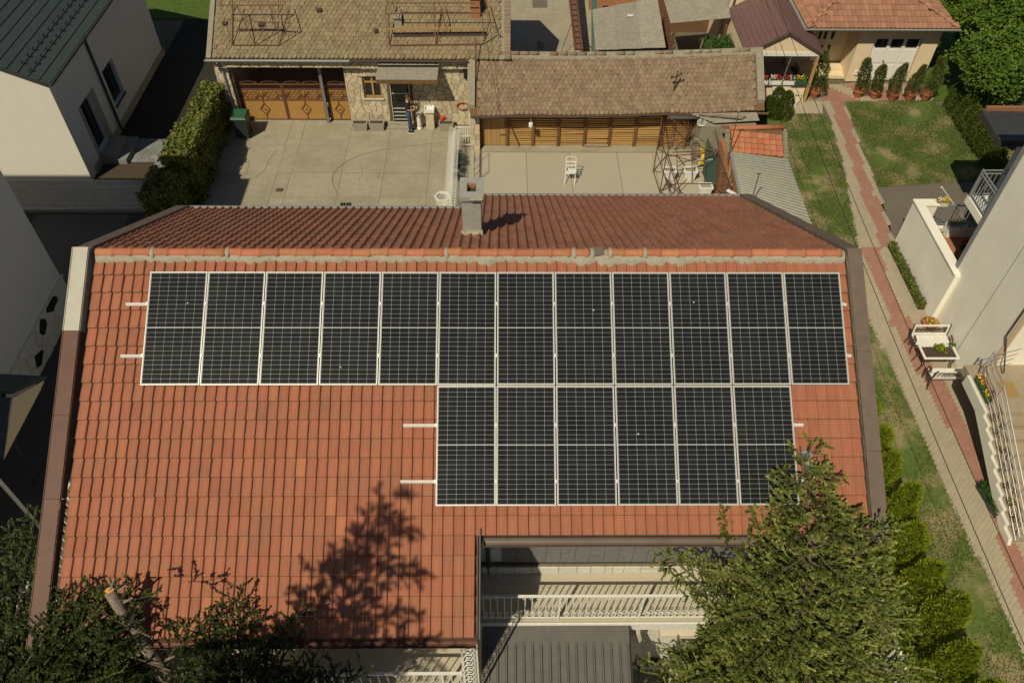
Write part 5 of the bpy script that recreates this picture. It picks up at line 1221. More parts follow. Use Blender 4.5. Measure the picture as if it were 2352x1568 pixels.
# potted evergreens
def cone_plant(n, h, r, rng, z0=.0):
    z = z0+h*rng.random(n)**.8; rr_ = r*np.clip(1.08-((z-z0)/h)**1.6, .08, 1)**.6*np.sqrt(rng.uniform(.35, 1.05, n)); a = rng.uniform(0, 6.283, n)
    C = np.column_stack([rr_*np.cos(a), rr_*np.sin(a), z]); out = np.column_stack([np.cos(a)*.55, np.sin(a)*.55, np.full(n, .8)]); A = unit(out+rng.normal(0, .35, (n, 3)))
    return C, A
pot_spots = [((740, 720), 1.95, .34, 'tall evergreen in a terracotta pot beside the porch post'), ((1060, 715), 1.55, .30, 'evergreen in a terracotta pot, leftmost of the five before the garage'), ((1180, 725), 1.3, .27, 'evergreen in a terracotta pot, second from left before the garage'), ((1310, 735), 1.42, .27, 'evergreen in a terracotta pot, middle one before the garage'), ((1435, 735), 1.35, .25, 'evergreen in a terracotta pot, second from right before the garage'), ((1550, 735), 1.75, .33, 'bushy evergreen in a terracotta pot at the right garage corner')]
for i, (p, h_, r_, lab) in enumerate(pot_spots):
    c = G(*z4(*p)); c[1] += .15; rg = np.random.default_rng(50+i)
    t = thing('potted_evergreen', lab, 'potted plant', c, 'potted evergreens before the cream house')
    MB().lathe([(.15, 0), (.23, .28), (.265, .29), (.27, .38), (.245, .38), (.23, .32), (.0, .32)], 18, tuple(c)).obj('pot', 'clay_pot', t)
    MB().tube([(c[0], c[1], .3), (c[0]+.02, c[1], .3+h_*.7)], [.02, .008], 6).obj('stem', 'bark', t)
    C, A = cone_plant(2600, h_, r_, rg, .32); ang = np.arctan2(C[:, 1], C[:, 0]); lp = 1+.22*np.sin(ang*2+C[:, 2]*5+i)+.16*np.sin(ang*3-C[:, 2]*8+2*i); C[:, 0] *= lp; C[:, 1] *= lp; C += np.array([c[0], c[1], 0.]); C[:, 0] += .10*np.sin(C[:, 2]*2.2+i)
    leaves('foliage', C, A, perp(A, rg), .085*rg.uniform(.6, 1.3, len(C)), .04, 'potted', t, np.clip(rg.normal(.55,.25,len(C)),0,1))
# ================================================================== SMALL SHEDS, CAGE AND TUBS BY THE SIDE YARD
def corrugated(name, Q, m_, parent, wave=.14, amp=.02, along='u', nv=8, th=.012, jit=0.):
    """corrugated sheet over the quad Q (00,10,11,01); waves repeat along v, ridges run along u"""
    Q = [Vector(p) for p in Q]; Lv = ((Q[3]-Q[0]).length+(Q[2]-Q[1]).length)/2; nw = max(2, int(Lv/wave)); n = nw*6; V = []; nn = (Q[1]-Q[0]).cross(Q[3]-Q[0]).normalized()
    if nn.z < 0: nn = -nn
    nu = 6
    for i in range(n+1):
        t = i/n; a = Q[0].lerp(Q[3], t); b_ = Q[1].lerp(Q[2], t)
        for k in range(nu+1): V.append(a.lerp(b_, k/nu)+nn*(amp*math.cos(6.2832*t*nw)+jit*math.sin(k*2.1+t*9)))
    q_ = len(V); V += [p-nn*th for p in V]; w = nu+1
    F = [(i*w+k, i*w+k+1, (i+1)*w+k+1, (i+1)*w+k) for i in range(n) for k in range(nu)]; F += [tuple(q_+x for x in f[::-1]) for f in F]
    return MB().add(V, F).obj(name, m_, parent, True)
zsd = thing('zinc_shed', 'small shed with a pale corrugated metal roof behind the tiled house', 'shed', (9.6, 23.5, 0))
Q = [G(*z5(955, 530), 2.05), G(*z5(1556, 600), 1.95), G(*z5(1825, 1330), 1.8), G(*z5(1075, 1075), 1.95)]
corrugated('roof_sheet', [tuple(p) for p in Q], 'zinc', zsd, .15, .022)
MB().prism([(8.8, 21.6), (10.6, 21.4), (10.65, 25.0), (8.85, 25.3)], 0, 1.72).obj('wall', 'brick_orange', zsd)
b = MB(); b.bar(Q[0], Q[3], .10, .03); b.bar(Q[3], Q[2], .12, .04); b.obj('edge_flashing', 'gutter_grey', zsd)
for i, (u0, v0, u1, v1, z) in enumerate(((1180, 1080, 1262, 780, 2.0), (930, 620, 1045, 128, 1.9))):
    a = G(*z5(u0, v0), z); p = PY(*z5(u1, v1), a[1]+.02)
    t = thing('iron_pole', ['short thin iron pole on the corrugated metal roof', 'tall thin iron pole at the corner of the corrugated roof'][i], 'pole', a)
    MB().tube([a-np.array([0, 0, .12]), p], .018, 6).obj('pole', 'rust', t); MB().bar(p+np.array([-.08, 0, 0]), p+np.array([.08, 0, 0]), .025).obj('top_bar', 'rust', t)
# hut with new red tiles
hut = thing('tile_hut', 'small hut with bright red tiles and crumbling mortar edges', 'hut', (9.6, 26, 0))
h0, h1 = Vector(G(*z5(960, 330), 2.45)), Vector(G(*z5(1500, 318), 2.45)); e0, e1 = Vector(G(*z5(975, 560), 1.98)), Vector(G(*z5(1515, 610), 1.98))
MB().slab([h0, h1, e1, e0], .08).obj('roof', 'wood_dark', hut)
du = (h1-h0); nc = 8; wv = (h0-e0)
meT = tile_me.copy(); meT.materials[0] = MATS['clay_ridge']
for r_ in range(4):
    for c in range(nc):
        o = e0+(e1-e0)*(c/nc)+wv*(r_/4.0)*.98; d1_ = (h1-h0).normalized(); d2 = wv.normalized(); nn = d1_.cross(d2).normalized(); d1_ = d2.cross(nn)
        M_ = Matrix.Translation(o+nn*.03) @ Matrix((d1_, d2, nn)).transposed().to_4x4() @ Matrix.Diagonal(((e1-e0).length/nc/COLW, wv.length/4.1/PITCH, 1, 1)); inst('tile', meT, hut, M_)
MB().tube([h0+Vector((-.05, .1, .06)), h1+Vector((.1, .1, .06))], .10, 10).obj('ridge_tile', 'clay_ridge', hut, True)
MB().slab([h0+Vector((-.1, .15, .04)), h1+Vector((.05, .15, .04)), h1+Vector((-.25, .75, -.25)), h0+Vector((-.2, .75, -.25))], .06).obj('rear_roof', 'clay_old', hut)
qq = random.Random(19)
for a, b_ in ((h0+Vector((-.12, 0, 0)), e0+Vector((-.12, 0, 0))), (h1+Vector((.12, 0, 0)), e1+Vector((.12, 0, 0)))):
    for k in range(9):
        p = a.lerp(b_, (k+.5)/9); b = MB(); s_ = qq.uniform(.07, .11); b.add([(p.x+s_*math.cos(x)*qq.uniform(.7, 1.2), p.y+s_*1.2*math.sin(x)*qq.uniform(.7, 1.2), p.z+z) for z in (-.08, .06) for x in [i*1.0472 for i in range(6)]], [(6, 7, 8, 9, 10, 11)]+[(i, (i+1) % 6, (i+1) % 6+6, i+6) for i in range(6)]).obj('mortar_edge', 'old_cement', hut)
V = [(h0.x-.25, h0.y+.3, 0), (h1.x+.1, h1.y+.3, 0), (e1.x+.1, e1.y, 0), (e0.x-.25, e0.y, 0)]
MB().prism([(v[0], v[1]) for v in V], 0, 1.9).obj('wall', 'brick_orange', hut)
# low lean-to of grey sheets behind the hut
lt = thing('sheet_lean_to', 'grey corrugated lean-to between the slatted shed and the red hut', 'shed', (9, 27.8, 0))
Q = [G(*z5(545, 150), 2.05), G(*z5(1235, 135), 2.1), G(*z5(1268, 222), 2.0), G(*z5(800, 250), 1.95)]
corrugated('roof_sheet', [tuple(p) for p in Q], 'eternit', lt, .12, .018)
MB().bx(7.95, 10.2, 27.6, 28.3, 0, 1.85).obj('wall', 'old_cement', lt)
for k in range(3):
    a = G(*z5(620+k*60, 150+k*8), 2.14); c_ = G(*z5(1080+k*20, 195-k*12), 2.14); MB().bar(a, c_, .045).obj('loose_batten', 'wood_grey', lt)
b = MB(); P = [tuple(G(*z5(640+40*math.cos(k*.7)+k*1.5, 240+38*math.sin(k*.7)), 1.9)) for k in range(26)]; tag(b.tube(P, .012, 5).obj('cable_coil', 'plastic_white'), 'loose coil of pale cable above the wire cage', 'cable')
# rusty cage frame
cage = thing('wire_cage', 'rusty angle-iron cage frame with braces in the side yard', 'cage', (7.4, 26.5, 0))
A_, B_, C_, D_ = (6.58, 28.7), (6.22, 27.12), (6.31, 25.72), (6.42, 24.0); E_, F_, G_ = (8.45, 24.0), (8.4, 26.0), (8.6, 28.6)
ct = 1.75
def vert(p, h=ct): MB().bar((p[0], p[1], 0), (p[0], p[1], h), .035).obj('post', 'rust', cage)
for p in (A_, B_, C_, D_, E_, F_, G_): vert(p)
def br(a, za, b_, zb, w=.03): MB().bar((a[0], a[1], za), (b_[0], b_[1], zb), w).obj('bar', 'rust', cage)
ring_ = [A_, B_, C_, D_]; r2_ = [G_, F_, E_]
for i in range(3):
    for z in (.04, ct): br(ring_[i], z, ring_[i+1], z)
    br(ring_[i], .04, ring_[i+1], ct); br(ring_[i], ct*.55, ring_[i+1], ct*.55, .024)
for i in range(2): br(r2_[i], ct, r2_[i+1], ct); br(r2_[i], .04, r2_[i+1], ct)
br(A_, ct, G_, ct); br(B_, ct, F_, ct); br(C_, ct, F_, ct); br(D_, ct, E_, ct); br(A_, ct, F_, ct, .024)
for x in (7.1, 7.7, 8.2): br((x, 28.65), 0, (x, 28.65), ct, .024); br((x, 26.3), 0, (x-.3, 26.3), ct, .024)
br((6.9, 27.2), .0, (7.7, 26.4), 1.3); br((7.7, 27.2), .0, (6.9, 26.4), 1.3); br((6.9, 27.2), .9, (8.3, 27.3), .9); br((7.3, 28.6), .04, (8.3, 28.6), ct); br((8.3, 28.6), .04, (7.3, 28.6), ct)
br((6.5, 26.0), .5, (7.3, 24.6), .5); br((6.4, 24.8), .4, (7.4, 26.1), .4)
b = MB()
for k in range(24):
    z = .06+k*.07; b.bar((8.44, 24.0, z), (8.42, 26.0, z), .005); 
for k in range(28): b.bar((8.44, 24.0+k*.072, .05), (8.44, 24.0+k*.072, ct), .005)
for k in range(22): b.bar((6.60+.09*k, 28.68, .05), (6.60+.09*k, 28.68, ct), .005); b.bar((6.58, 28.69, .06+k*.08), (8.6, 28.61, .06+k*.08), .005)
b.obj('wire_mesh', 'rust', cage)
MB().slab([(8.30, 27.6, 1.3), (8.50, 25.9, 1.25), (8.34, 25.5, .1), (8.2, 26.9, .1)], .03).obj('green_board', 'board_green', cage)
# stools, planks
t = thing('round_stool', 'small grey round stool inside the wire cage', 'stool', (6.62, 25.95, 0))
MB().lathe([(.0, .40), (.11, .40), (.12, .43), (.0, .44)], 12, (6.62, 25.95, 0)).obj('seat', 'gutter_grey', t)
for k in range(4): a = k*1.571+.4; MB().tube([(6.62+.06*math.cos(a), 25.95+.06*math.sin(a), .4), (6.62+.22*math.cos(a), 25.95+.22*math.sin(a), 0)], .012, 5).obj('leg', 'rust', t)
def tub(x, y, rz, label):
    t = thing('white_tub', label, 'tub', (x, y, 0), 'white ornamental tubs in the cage', rz)
    w, d, h = .52, .36, .50; b = MB(); tp = [(-w/2, -d/2), (w/2, -d/2), (w/2, d/2), (-w/2, d/2)]
    V = [(p[0]*.72, p[1]*.72, .01) for p in tp]+[(p[0]*.92, p[1]*.92, h*.82) for p in tp]+[(p[0]*1.05, p[1]*1.05, h*.86) for p in tp]+[(p[0]*1.05, p[1]*1.05, h) for p in tp]+[(p[0]*.84, p[1]*.8, h) for p in tp]+[(p[0]*.84, p[1]*.8, h-.05) for p in tp]
    b.add(V, [(3, 2, 1, 0)]+[(a*4+i, a*4+(i+1) % 4, a*4+(i+1) % 4+4, a*4+i+4) for a in range(5) for i in range(4)]).obj('tub_body', 'plastic_white', t, local=True)
    for k in range(7):
        f = -w*.36+k*w*.12; MB().bar((f*.8, -d*.375, .03), (f, -d*.475, h*.8), .022).obj('rib', 'white_paint', t, local=True)
    MB().bx(-w*.415, w*.415, -d*.39, d*.39, h-.15, h-.06).obj('soil', 'stone_grey', t, local=True)
tub(6.77, 26.62, .05, 'white ornamental tub nearest the open side of the cage'); tub(7.62, 26.62, -.05, 'white ornamental tub in the middle of the cage'); tub(8.05, 25.55, .0, 'white ornamental tub at the right with a white cloth behind'); tub(8.1, 24.75, .03, 'white ornamental tub partly hidden by the tiled house eave')
# white plates and a tile hanging on the cage
for i, (u, v, z, lab, m_) in enumerate(((815, 480, 1.2, 'white plate hanging high on the cage bars', 'plastic_white'), (865, 828, 1.3, 'left of two white plates on the cage bars', 'plastic_white'), (1048, 825, 1.3, 'right of two white plates on the cage bars', 'plastic_white'), (1288, 1020, 1.2, 'pale tile hanging on the cage mesh', 'cloth_cream'))):
    p = G(*zc(u, v), z); b = MB(); b.bx(-.09, .09, -.008, .008, -.11, .11, Matrix.Translation(p) @ Matrix.Rotation(.6, 4, 'X') @ Matrix.Rotation(.2, 4, 'Y')); o = b.obj('hanging_plate', m_); tag(o, lab, 'plate')
b = MB(); a = Vector(G(*zc(1350, 1330), 1.85)); c_ = Vector(G(*zc(1510, 1420), 1.85)); b.bar(a, c_, .13, .04); tag(b.obj('white_plank', 'plastic_white'), 'short white plank leaning at the house eave by the cage', 'plank')
for k in range(6):
    b = MB(); x = 8.62+k*.03; b.bar((x, 24.1+k*.25, .0), (x+.08, 24.4+k*.22, 1.2+.1*(k % 3)), .05, .03); o = b.obj('leaning_plank', 'wood_grey' if k % 2 else 'rust'); tag(o, ('grey' if k % 2 else 'rusty brown')+' plank leaning on the brick wall behind the cage, %s from the house' % ('first second third fourth fifth sixth'.split()[k]), 'plank', 'old planks leaning behind the cage')
# yellow junk seen through the mesh
b = MB()
for k in range(5): b.tube([(8.05+.06*k, 27.3+.02*k, .2), (8.2+.03*k, 27.4, .5+.08*k), (8.1+.08*k, 27.5, .95)], .03, 6)
tag(b.obj('yellow_hoses', 'petal_yellow'), 'tangle of yellow tubes in the dark corner of the cage', 'tubes')
# ------------------------------------------------------------------ white folding chair in the side yard
chx, chy = 2.75, 26.55
t = thing('folding_chair', 'white folding chair standing alone in the side yard', 'chair', (chx, chy, 0))
for s_ in (-1, 1):
    x = chx+s_*.2
    MB().tube([(x-.04, chy-.36, 0), (x, chy-.05, .45), (x+.01, chy+.22, .92)], .016, 6).obj('leg', 'white_paint', t)
    MB().tube([(x+.05, chy+.28, 0), (x, chy-.12, .48)], .016, 6).obj('leg', 'white_paint', t); MB().tube([(x, chy-.15, .64), (x, chy+.12, .66)], .018, 6).obj('armrest', 'white_paint', t)
MB().tube([(chx-.19, chy+.22, .92), (chx-.1, chy+.24, .97), (chx+.1, chy+.24, .97), (chx+.21, chy+.22, .92)], .016, 6).obj('back_rail', 'white_paint', t)
for k in range(5): MB().bx(chx-.19, chx+.19, chy-.2+k*.075, chy-.15+k*.075, .45, .465).obj('seat_slat', 'white_paint', t)
for k in range(2): MB().bx(chx-.19, chx+.19, chy+.08+k*.055, chy+.095+k*.055, .62+k*.14, .68+k*.14).obj('back_slat', 'white_paint', t)
# ================================================================== FARMYARD BEHIND THE SHED
fy = struct(sheet('farm_yard', [(.4, 31.5), (7.4, 31.5), (7.4, 46), (.4, 46)], .0, 'concrete'))
MB().bx(1.6, 2.4, 41.6, 43.0, .001, .02).obj('repair_slab', 'asphalt', fy)
lv = thing('conveyor', 'rusty brown ladder-like conveyor standing in the farmyard', 'conveyor', (3.6, 36, 0))
cz0, cz1 = 2.0, 1.1
def cv(t_, dx, dz=0): return Vector((3.52+dx+.05*(1-t_), 35.0+t_*8, 1.15+.5*t_+dz))
for dx in (-.17, .17): MB().bar(cv(0, dx), cv(1, dx), .07, .12).obj('side_beam', 'gate_bar', lv)
MB().slab([cv(0, -.13, -.02), cv(0, .13, -.02), cv(1, .13, -.02), cv(1, -.13, -.02)], .02).obj('bed', 'rust', lv)
for k in range(16): MB().bar(cv(k/16, -.13, .03), cv(k/16, .13, .03), .035).obj('rung', 'iron_dark', lv)
for a, b_ in (((2.75, 36.3, 0), cv(.3, -.17)), ((4.1, 36.2, 0), cv(.3, .17)), ((2.75, 36.3, .02), (3.4, 36.3, .02)), ((4.35, 36.6, .4), cv(.1, .2))): MB().bar(a, b_, .035).obj('strut', 'gate_bar', lv)
tag(MB().lathe([(.16, 0), (.18, .05), (.18, .35), (.15, .4), (.0, .41)], 14, (1.9, 37.4, 0)).obj('pale_drum', 'gutter_grey'), 'grey drum in the shadow behind the shed', 'drum')
tag(MB().slab([(4.35, 36.2, 0), (4.55, 36.2, 0), (4.75, 40, 2.2), (4.45, 40, 2.2)], .05).obj('green_post', 'board_green'), 'dark green sheet leaning by the corrugated roof', 'sheet')
f1 = thing('fibre_cement_shed', 'shed with a large weathered fibre-cement roof behind the barn', 'shed', (5.7, 34.5, 0))
Q = [G(*zt(1000, 90), 2.5), G(*zt(1578, -8), 2.9), G(*zt(1655, 440), 2.55), G(*zt(1030, 450), 2.3)]
half = [Vector(Q[0]).lerp(Vector(Q[1]), .33), Vector(Q[3]).lerp(Vector(Q[2]), .33), Vector(Q[0]).lerp(Vector(Q[1]), .66), Vector(Q[3]).lerp(Vector(Q[2]), .66)]
corrugated('roof_sheet', [Q[0], half[0], half[1], Q[3]], 'eternit', f1, .17, .02); dz = Vector((0, 0, .025))
corrugated('roof_sheet', [half[0]+dz, half[2]+dz, half[3]+dz, half[1]+dz], 'eternit', f1, .17, .02); corrugated('roof_sheet', [half[2]+2*dz, Vector(Q[1])+2*dz, Vector(Q[2])+2*dz, half[3]+2*dz], 'eternit', f1, .17, .02)
MB().prism([(4.3, 32.4), (6.9, 32.4), (7.1, 36.4), (4.3, 35.6)], 0, 2.1).obj('wall', 'old_cement', f1)
tag(MB().bx(0, .25, 0, .15, 0, .03, Matrix.Translation(G(*zt(1315, 150), 2.72))).obj('white_sheet_scrap', 'plastic_white'), 'small white scrap lying on the weathered sheet roof', 'scrap')
f2 = thing('vine_shed', 'open shed with a grey corrugated roof and a vine at its front', 'shed', (9, 35.5, 0))
Q = [G(*zt(1640, 5), 2.8), G(*zt(2205, -40), 2.8), G(*zt(2235, 165), 2.35), G(*zt(1700, 212), 2.35)]
corrugated('roof_sheet', [tuple(p) for p in Q], 'eternit', f2, .15, .02)
for x, y in ((7.8, 34.5), (10.3, 35.2)): MB().bx(x-.05, x+.05, y-.05, y+.05, 0, 2.3).obj('post', 'rust', f2)
MB().bx(7.5, 10.5, 39.0, 39.2, 0, 2.6).obj('rear_wall', 'wood_dark', f2); struct(sheet('shed_floor', [(7.3, 31.5), (10.6, 31.5), (10.6, 39.2), (7.3, 39.2)], -.002, 'earth'))
for k in range(11):
    y = 33.0+k*.42; x = 7.55+.02*k; b = MB(); b.bar((x, y, 0), (x+.03, y+.05, 2.1+.05*(k % 3)), .05); o = b.obj('rusty_stake', 'rust'); tag(o, 'rusty iron stake beside the weathered sheet roof, %s counted from the barn' % ('first second third fourth fifth sixth seventh eighth ninth tenth last'.split()[k]), 'stake', 'row of rusty stakes beside the sheet roof')
for a, b_, lab in (((8.6, 33.2, 0), (9.2, 34.6, 1.9), 'leaning wooden prop before the dark open shed'), ((9.35, 33.6, 0), (9.45, 33.9, 2.0), 'upright reddish post beside the vine')):
    b = MB(); b.bar(a, b_, .06); tag(b.obj('wooden_prop', 'gate_bar'), lab, 'post')
rw = MB(); tag(rw.bx(4.6, 7.6, 41.4, 41.9, 0, 1.6).obj('old_wall', 'brick_orange'), 'old brick wall beyond the weathered sheet roof', 'wall')
# ================================================================== WHITE HOUSE ON THE RIGHT: WALL, TERRACE, BALCONIES, STAIRS
rh = thing('right_house', 'tall white rendered house with terrace and balconies at the right edge', 'house', (17, 17, 0))
RX = 14.86
MB().bx(RX, 24, 15.35, 18.98, 0, 9.5).obj('wall', 'wall_bright', rh)
MB().bx(15.95, 24, 6, 15.349, 0, 9.5).obj('set_back_wall', 'wall_bright', rh)
MB().bx(RX-.02, RX+.14, 18.981, 19.16, 0, 9.6).obj('corner_strip', 'gutter_grey', rh)  # plain grey strip up the house corner
MB().bx(RX-.004, RX-.0005, 17.02, 17.035, .1, 9.4).obj('wall_joint', 'iron_dark', rh)
MB().bx(RX-.03, RX-.001, 15.352, 15.53, 0, 9.4).obj('corner_band', 'wall_cream', rh)
MB().tube([(RX-.06, 15.6, 9.0), (RX-.06, 15.6, 2.6), (RX-.06, 15.4, 2.4), (RX-.03, 14.9, 1.75)], .022, 6).obj('lightning_rod', 'iron_dark', rh)
# roof high above, out of the picture but shading nothing seen
MB().slab([(14.5, 5.6, 9.7), (24.4, 5.6, 9.7), (24.4, 19.4, 9.7), (14.5, 19.4, 9.7)], .12).obj('roof', 'roof_dark', rh)
# terrace parapet
pt = MB(); pt.bx(14.70, 14.95, 18.70, 22.60, 0, 2.08); pt.bx(14.951, 15.45, 22.30, 22.60, 0, 2.08); pt.obj('parapet', 'wall_bright', rh)
MB().bx(14.66, 14.99, 18.72, 22.64, 2.081, 2.13).obj('parapet_coping', 'wall_bright', rh); MB().bx(14.992, 15.5, 22.27, 22.64, 2.082, 2.131).obj('parapet_coping', 'wall_bright', rh)
MB().bx(14.951, 19.5, 19.0, 22.29, 0, 1.0).obj('terrace_floor', 'terrace_red', rh)
MB().bx(15.0, 19.5, 22.3, 22.55, 0, 1.001).obj('terrace_edge', 'wall_bright', rh)
tr = MB(); tr.bar((15.5, 22.45, 2.0), (19.5, 22.45, 2.0), .05); tr.bar((15.5, 22.45, 1.15), (19.5, 22.45, 1.15), .03); rl = tr.obj('terrace_railing', 'gutter_grey', rh)
for k in range(28): MB().bx(15.55+k*.14, 15.57+k*.14, 22.44, 22.46, 1.16, 1.98).obj('baluster', 'gutter_grey', rl)
# upper balcony on the far face
MB().bx(14.92, 20, 19.17, 20.42, 3.75, 4.02).obj('balcony_slab', 'wall_bright', rh)
ub = MB()
for z in (4.12, 4.9, 5.02): ub.bar((14.95, 20.36, z), (20, 20.36, z), .035); ub.bar((14.95, 19.2, z), (14.95, 20.36, z), .035)
ub.bar((14.95, 20.36, 4.02), (14.95, 20.36, 5.05), .05); ubr = ub.obj('balcony_railing', 'gutter_grey', rh)
for k in range(30): MB().bx(15.0+k*.15, 15.02+k*.15, 20.35, 20.37, 4.13, 4.9).obj('baluster', 'gutter_grey', ubr)
for k in range(8): MB().bx(14.94, 14.96, 19.25+k*.14, 19.27+k*.14, 4.13, 4.9).obj('baluster', 'gutter_grey', ubr)
# balcony above the entrance, seen at the edge
MB().bx(15.0, 17.5, 12.6, 15.34, 4.3, 4.55).obj('balcony_slab', 'old_cement', rh)
eb = MB()
for z in (4.75, 5.5): eb.bar((15.05, 12.6, z), (15.05, 15.3, z), .04)
ebr = eb.obj('balcony_railing', 'gutter_grey', rh)
for k in range(19): MB().bx(15.04, 15.06, 12.65+k*.14, 12.67+k*.14, 4.56, 5.5).obj('baluster', 'gutter_grey', ebr)
# entrance: dark door in the set-back wall
MB().bx(15.90, 15.948, 13.6, 14.7, 1.62, 3.7).obj('door', 'black', rh)
# stairs: cantilevered flight with saw-tooth flank
SX0, SX1 = 13.78, 15.6; n_st = 10; ys0, ys1 = 10.35, 13.9; zt_ = 1.6
stp = thing('entrance_stairs', 'beige outdoor stairs with steel handrail and saw-tooth white flank', 'stairs', (14.6, 12, 0))
for k in range(n_st):
    y = ys0+(ys1-ys0)*k/n_st; z = zt_*(k+1)/(n_st+0.0)
    MB().bx(SX0+.12, SX1, y, y+(ys1-ys0)/n_st+.03, max(0, z-.16-.22), z).obj('step', 'stair_tile', stp)
    MB().bx(SX0+.10, SX1, y-.025, y+.02, z+.001, z+.012).obj('nosing', 'wood_grey', stp)
MB().bx(SX0+.12, 15.94, ys1+.031, 15.34, zt_-.3, zt_).obj('landing', 'stair_tile', stp)
V = [];
pts2 = [(ys0-.1, 0)]
for k in range(n_st):
    y = ys0+(ys1-ys0)*k/n_st; z = zt_*(k+1)/n_st; pts2 += [(y, z+.03), (y+(ys1-ys0)/n_st*.98, z+.03)]
pts2 += [(14.9, zt_+.05), (14.9, zt_-.32), (ys1, zt_-.34), (ys0+.5, 0)]
n = len(pts2); V = [(SX0, p[0], p[1]) for p in pts2]+[(SX0+.10, p[0], p[1]) for p in pts2]
MB().add(V, [tuple(range(n))[::-1], tuple(range(n, 2*n))]+[(i, (i+1) % n, (i+1) % n+n, i+n) for i in range(n)]).obj('flank', 'wall_white', stp)
MB().bx(14.95, 15.9, 11.5, 15.3, 0, 1.25).obj('under_wall', 'wall_white', stp)
rls = thing('stair_railing', 'polished steel stair railing with five parallel rails', 'railing', (14, 12, 0))
for i in range(5):
    h_ = .15+i*.2; x = SX0+.16+i*.012
    MB().tube([(x, ys0-.05, h_+.05), (x, ys1-.1, zt_+h_), (x+.05, 14.45, zt_+h_), (x+.25, 14.95, zt_+h_+.0)], .022 if i == 4 else .014, 8).obj('rail', 'steel', rls)
for k in range(5):
    t_ = k/4; y = ys0+(ys1-.15-ys0)*t_; MB().tube([(SX0+.16, y, zt_*t_), (SX0+.21, y, zt_*t_+.95)], .018, 8).obj('post', 'steel', rls)
for k in range(4): MB().tube([(SX0+.4, 14.95, zt_+.2+k*.22), (15.2, 15.25, zt_+.2+k*.22)], .012, 6).obj('cross_rail', 'steel', rls)
MB().tube([(SX0+.35, 14.93, zt_), (SX0+.38, 14.95, zt_+1.05)], .022, 8).obj('post', 'steel', rls)
tag(MB().bx(14.62, 15.05, 14.12, 14.68, zt_+.001, zt_+.02).obj('door_mat', 'mat_straw'), 'straw doormat on the stair landing before the dark door', 'mat')
for i, (y, lab) in enumerate(((14.55, 'long flower box at the landing corner'), (14.08, 'second flower box on the landing, above the stairs'))):
    flower_box(SX0+.24, y, zt_+.01, .16, .42, .14, lab, 'plastic_green', 'leaf', ['petal_yellow', 'petal_red'], 'flower boxes on the stair landing', .12)
for k in range(7):
    y = 10.8+k*.43; z = zt_*int((y-ys0)/(ys1-ys0)*n_st+1)/n_st
    t = thing('step_plant', 'small pot plant on the stair edge, %s from the bottom step' % ('first second third fourth fifth sixth seventh'.split()[k]), 'potted plant', (SX0+.2, y, z), 'small pot plants along the stairs')
    MB().lathe([(.045, 0), (.06, .1), (.065, .11), (.05, .11), (.0, .1)], 10, (SX0+.22, y, z+.012)).obj('pot', 'clay_pot', t)
    bloom(t, SX0+.13, SX0+.32, y-.1, y+.1, z+.13, 90, 'vine', [['petal_pink'], ['petal_yellow'], ['petal_pink']][k % 3], .1, .05)
def trough_plants(name, lab, cat, P0, P1, w, n, group, m_='dark_metal', hgt=.14, green='vine', ph=.16):
    a = Vector(P0); b_ = Vector(P1); t = thing(name, lab, cat, a, group); d = (b_-a).normalized(); s_ = Vector((-d.y, d.x, 0))*w/2
    b = MB(); b.slab([a+s_+Vector((0, 0, hgt)), a-s_+Vector((0, 0, hgt)), b_-s_+Vector((0, 0, hgt)), b_+s_+Vector((0, 0, hgt))], hgt-.005); b.obj('trough', m_, t)
    r_ = np.random.default_rng(len(lab)); u = r_.random((n, 1)); C = np.array(a)+(np.array(b_)-np.array(a))*u+np.array(s_)*r_.uniform(-1, 1, (n, 1)); C[:, 2] = hgt+r_.uniform(0, ph, n); A = unit(r_.normal(0, .7, (n, 3))+np.array([0, 0, .7])); leaves('foliage', C, A, perp(A, r_), .09, .05, green, t, r_.random(n))
    return t
P = g2(zq, [(150, 1190), (210, 1290), (270, 1395)])
trough_plants('planter_box', 'upper of two dark plant boxes at the foot of the stairs', 'planter', (P[0][0]+.1, P[0][1], 0), (P[1][0]+.1, P[1][1]+.03, 0), .22, 260, 'plant boxes at the foot of the stairs')
trough_plants('planter_box', 'lower of two dark plant boxes at the foot of the stairs', 'planter', (P[1][0]+.1, P[1][1]-.03, 0), (P[2][0]+.12, P[2][1], 0), .22, 260, 'plant boxes at the foot of the stairs')
# plant strip along the parapet foot
ps = thing('flower_strip', 'narrow bed of mixed small plants along the parapet foot', 'flower bed', (14.6, 21, 0))
MB().bx(14.46, 14.68, 19.2, 22.5, 0, .1).obj('bed', 'soil', ps)
bloom(ps, 14.44, 14.68, 19.2, 22.5, .1, 1500, 'ivy', ['leaf', 'dry_twig'], .22, .09)
b = thing('flower_bowl', 'round terracotta bowl of succulents behind the white bench', 'bowl', (14.62, 18.45, 0))
MB().lathe([(.16, 0), (.27, .18), (.29, .2), (.25, .2), (.0, .17)], 18, (14.55, 18.42, 0)).obj('bowl', 'clay_pot', b); bloom(b, 14.36, 14.74, 18.25, 18.6, .19, 160, 'ivy', ['petal_yellow'], .06, .07)
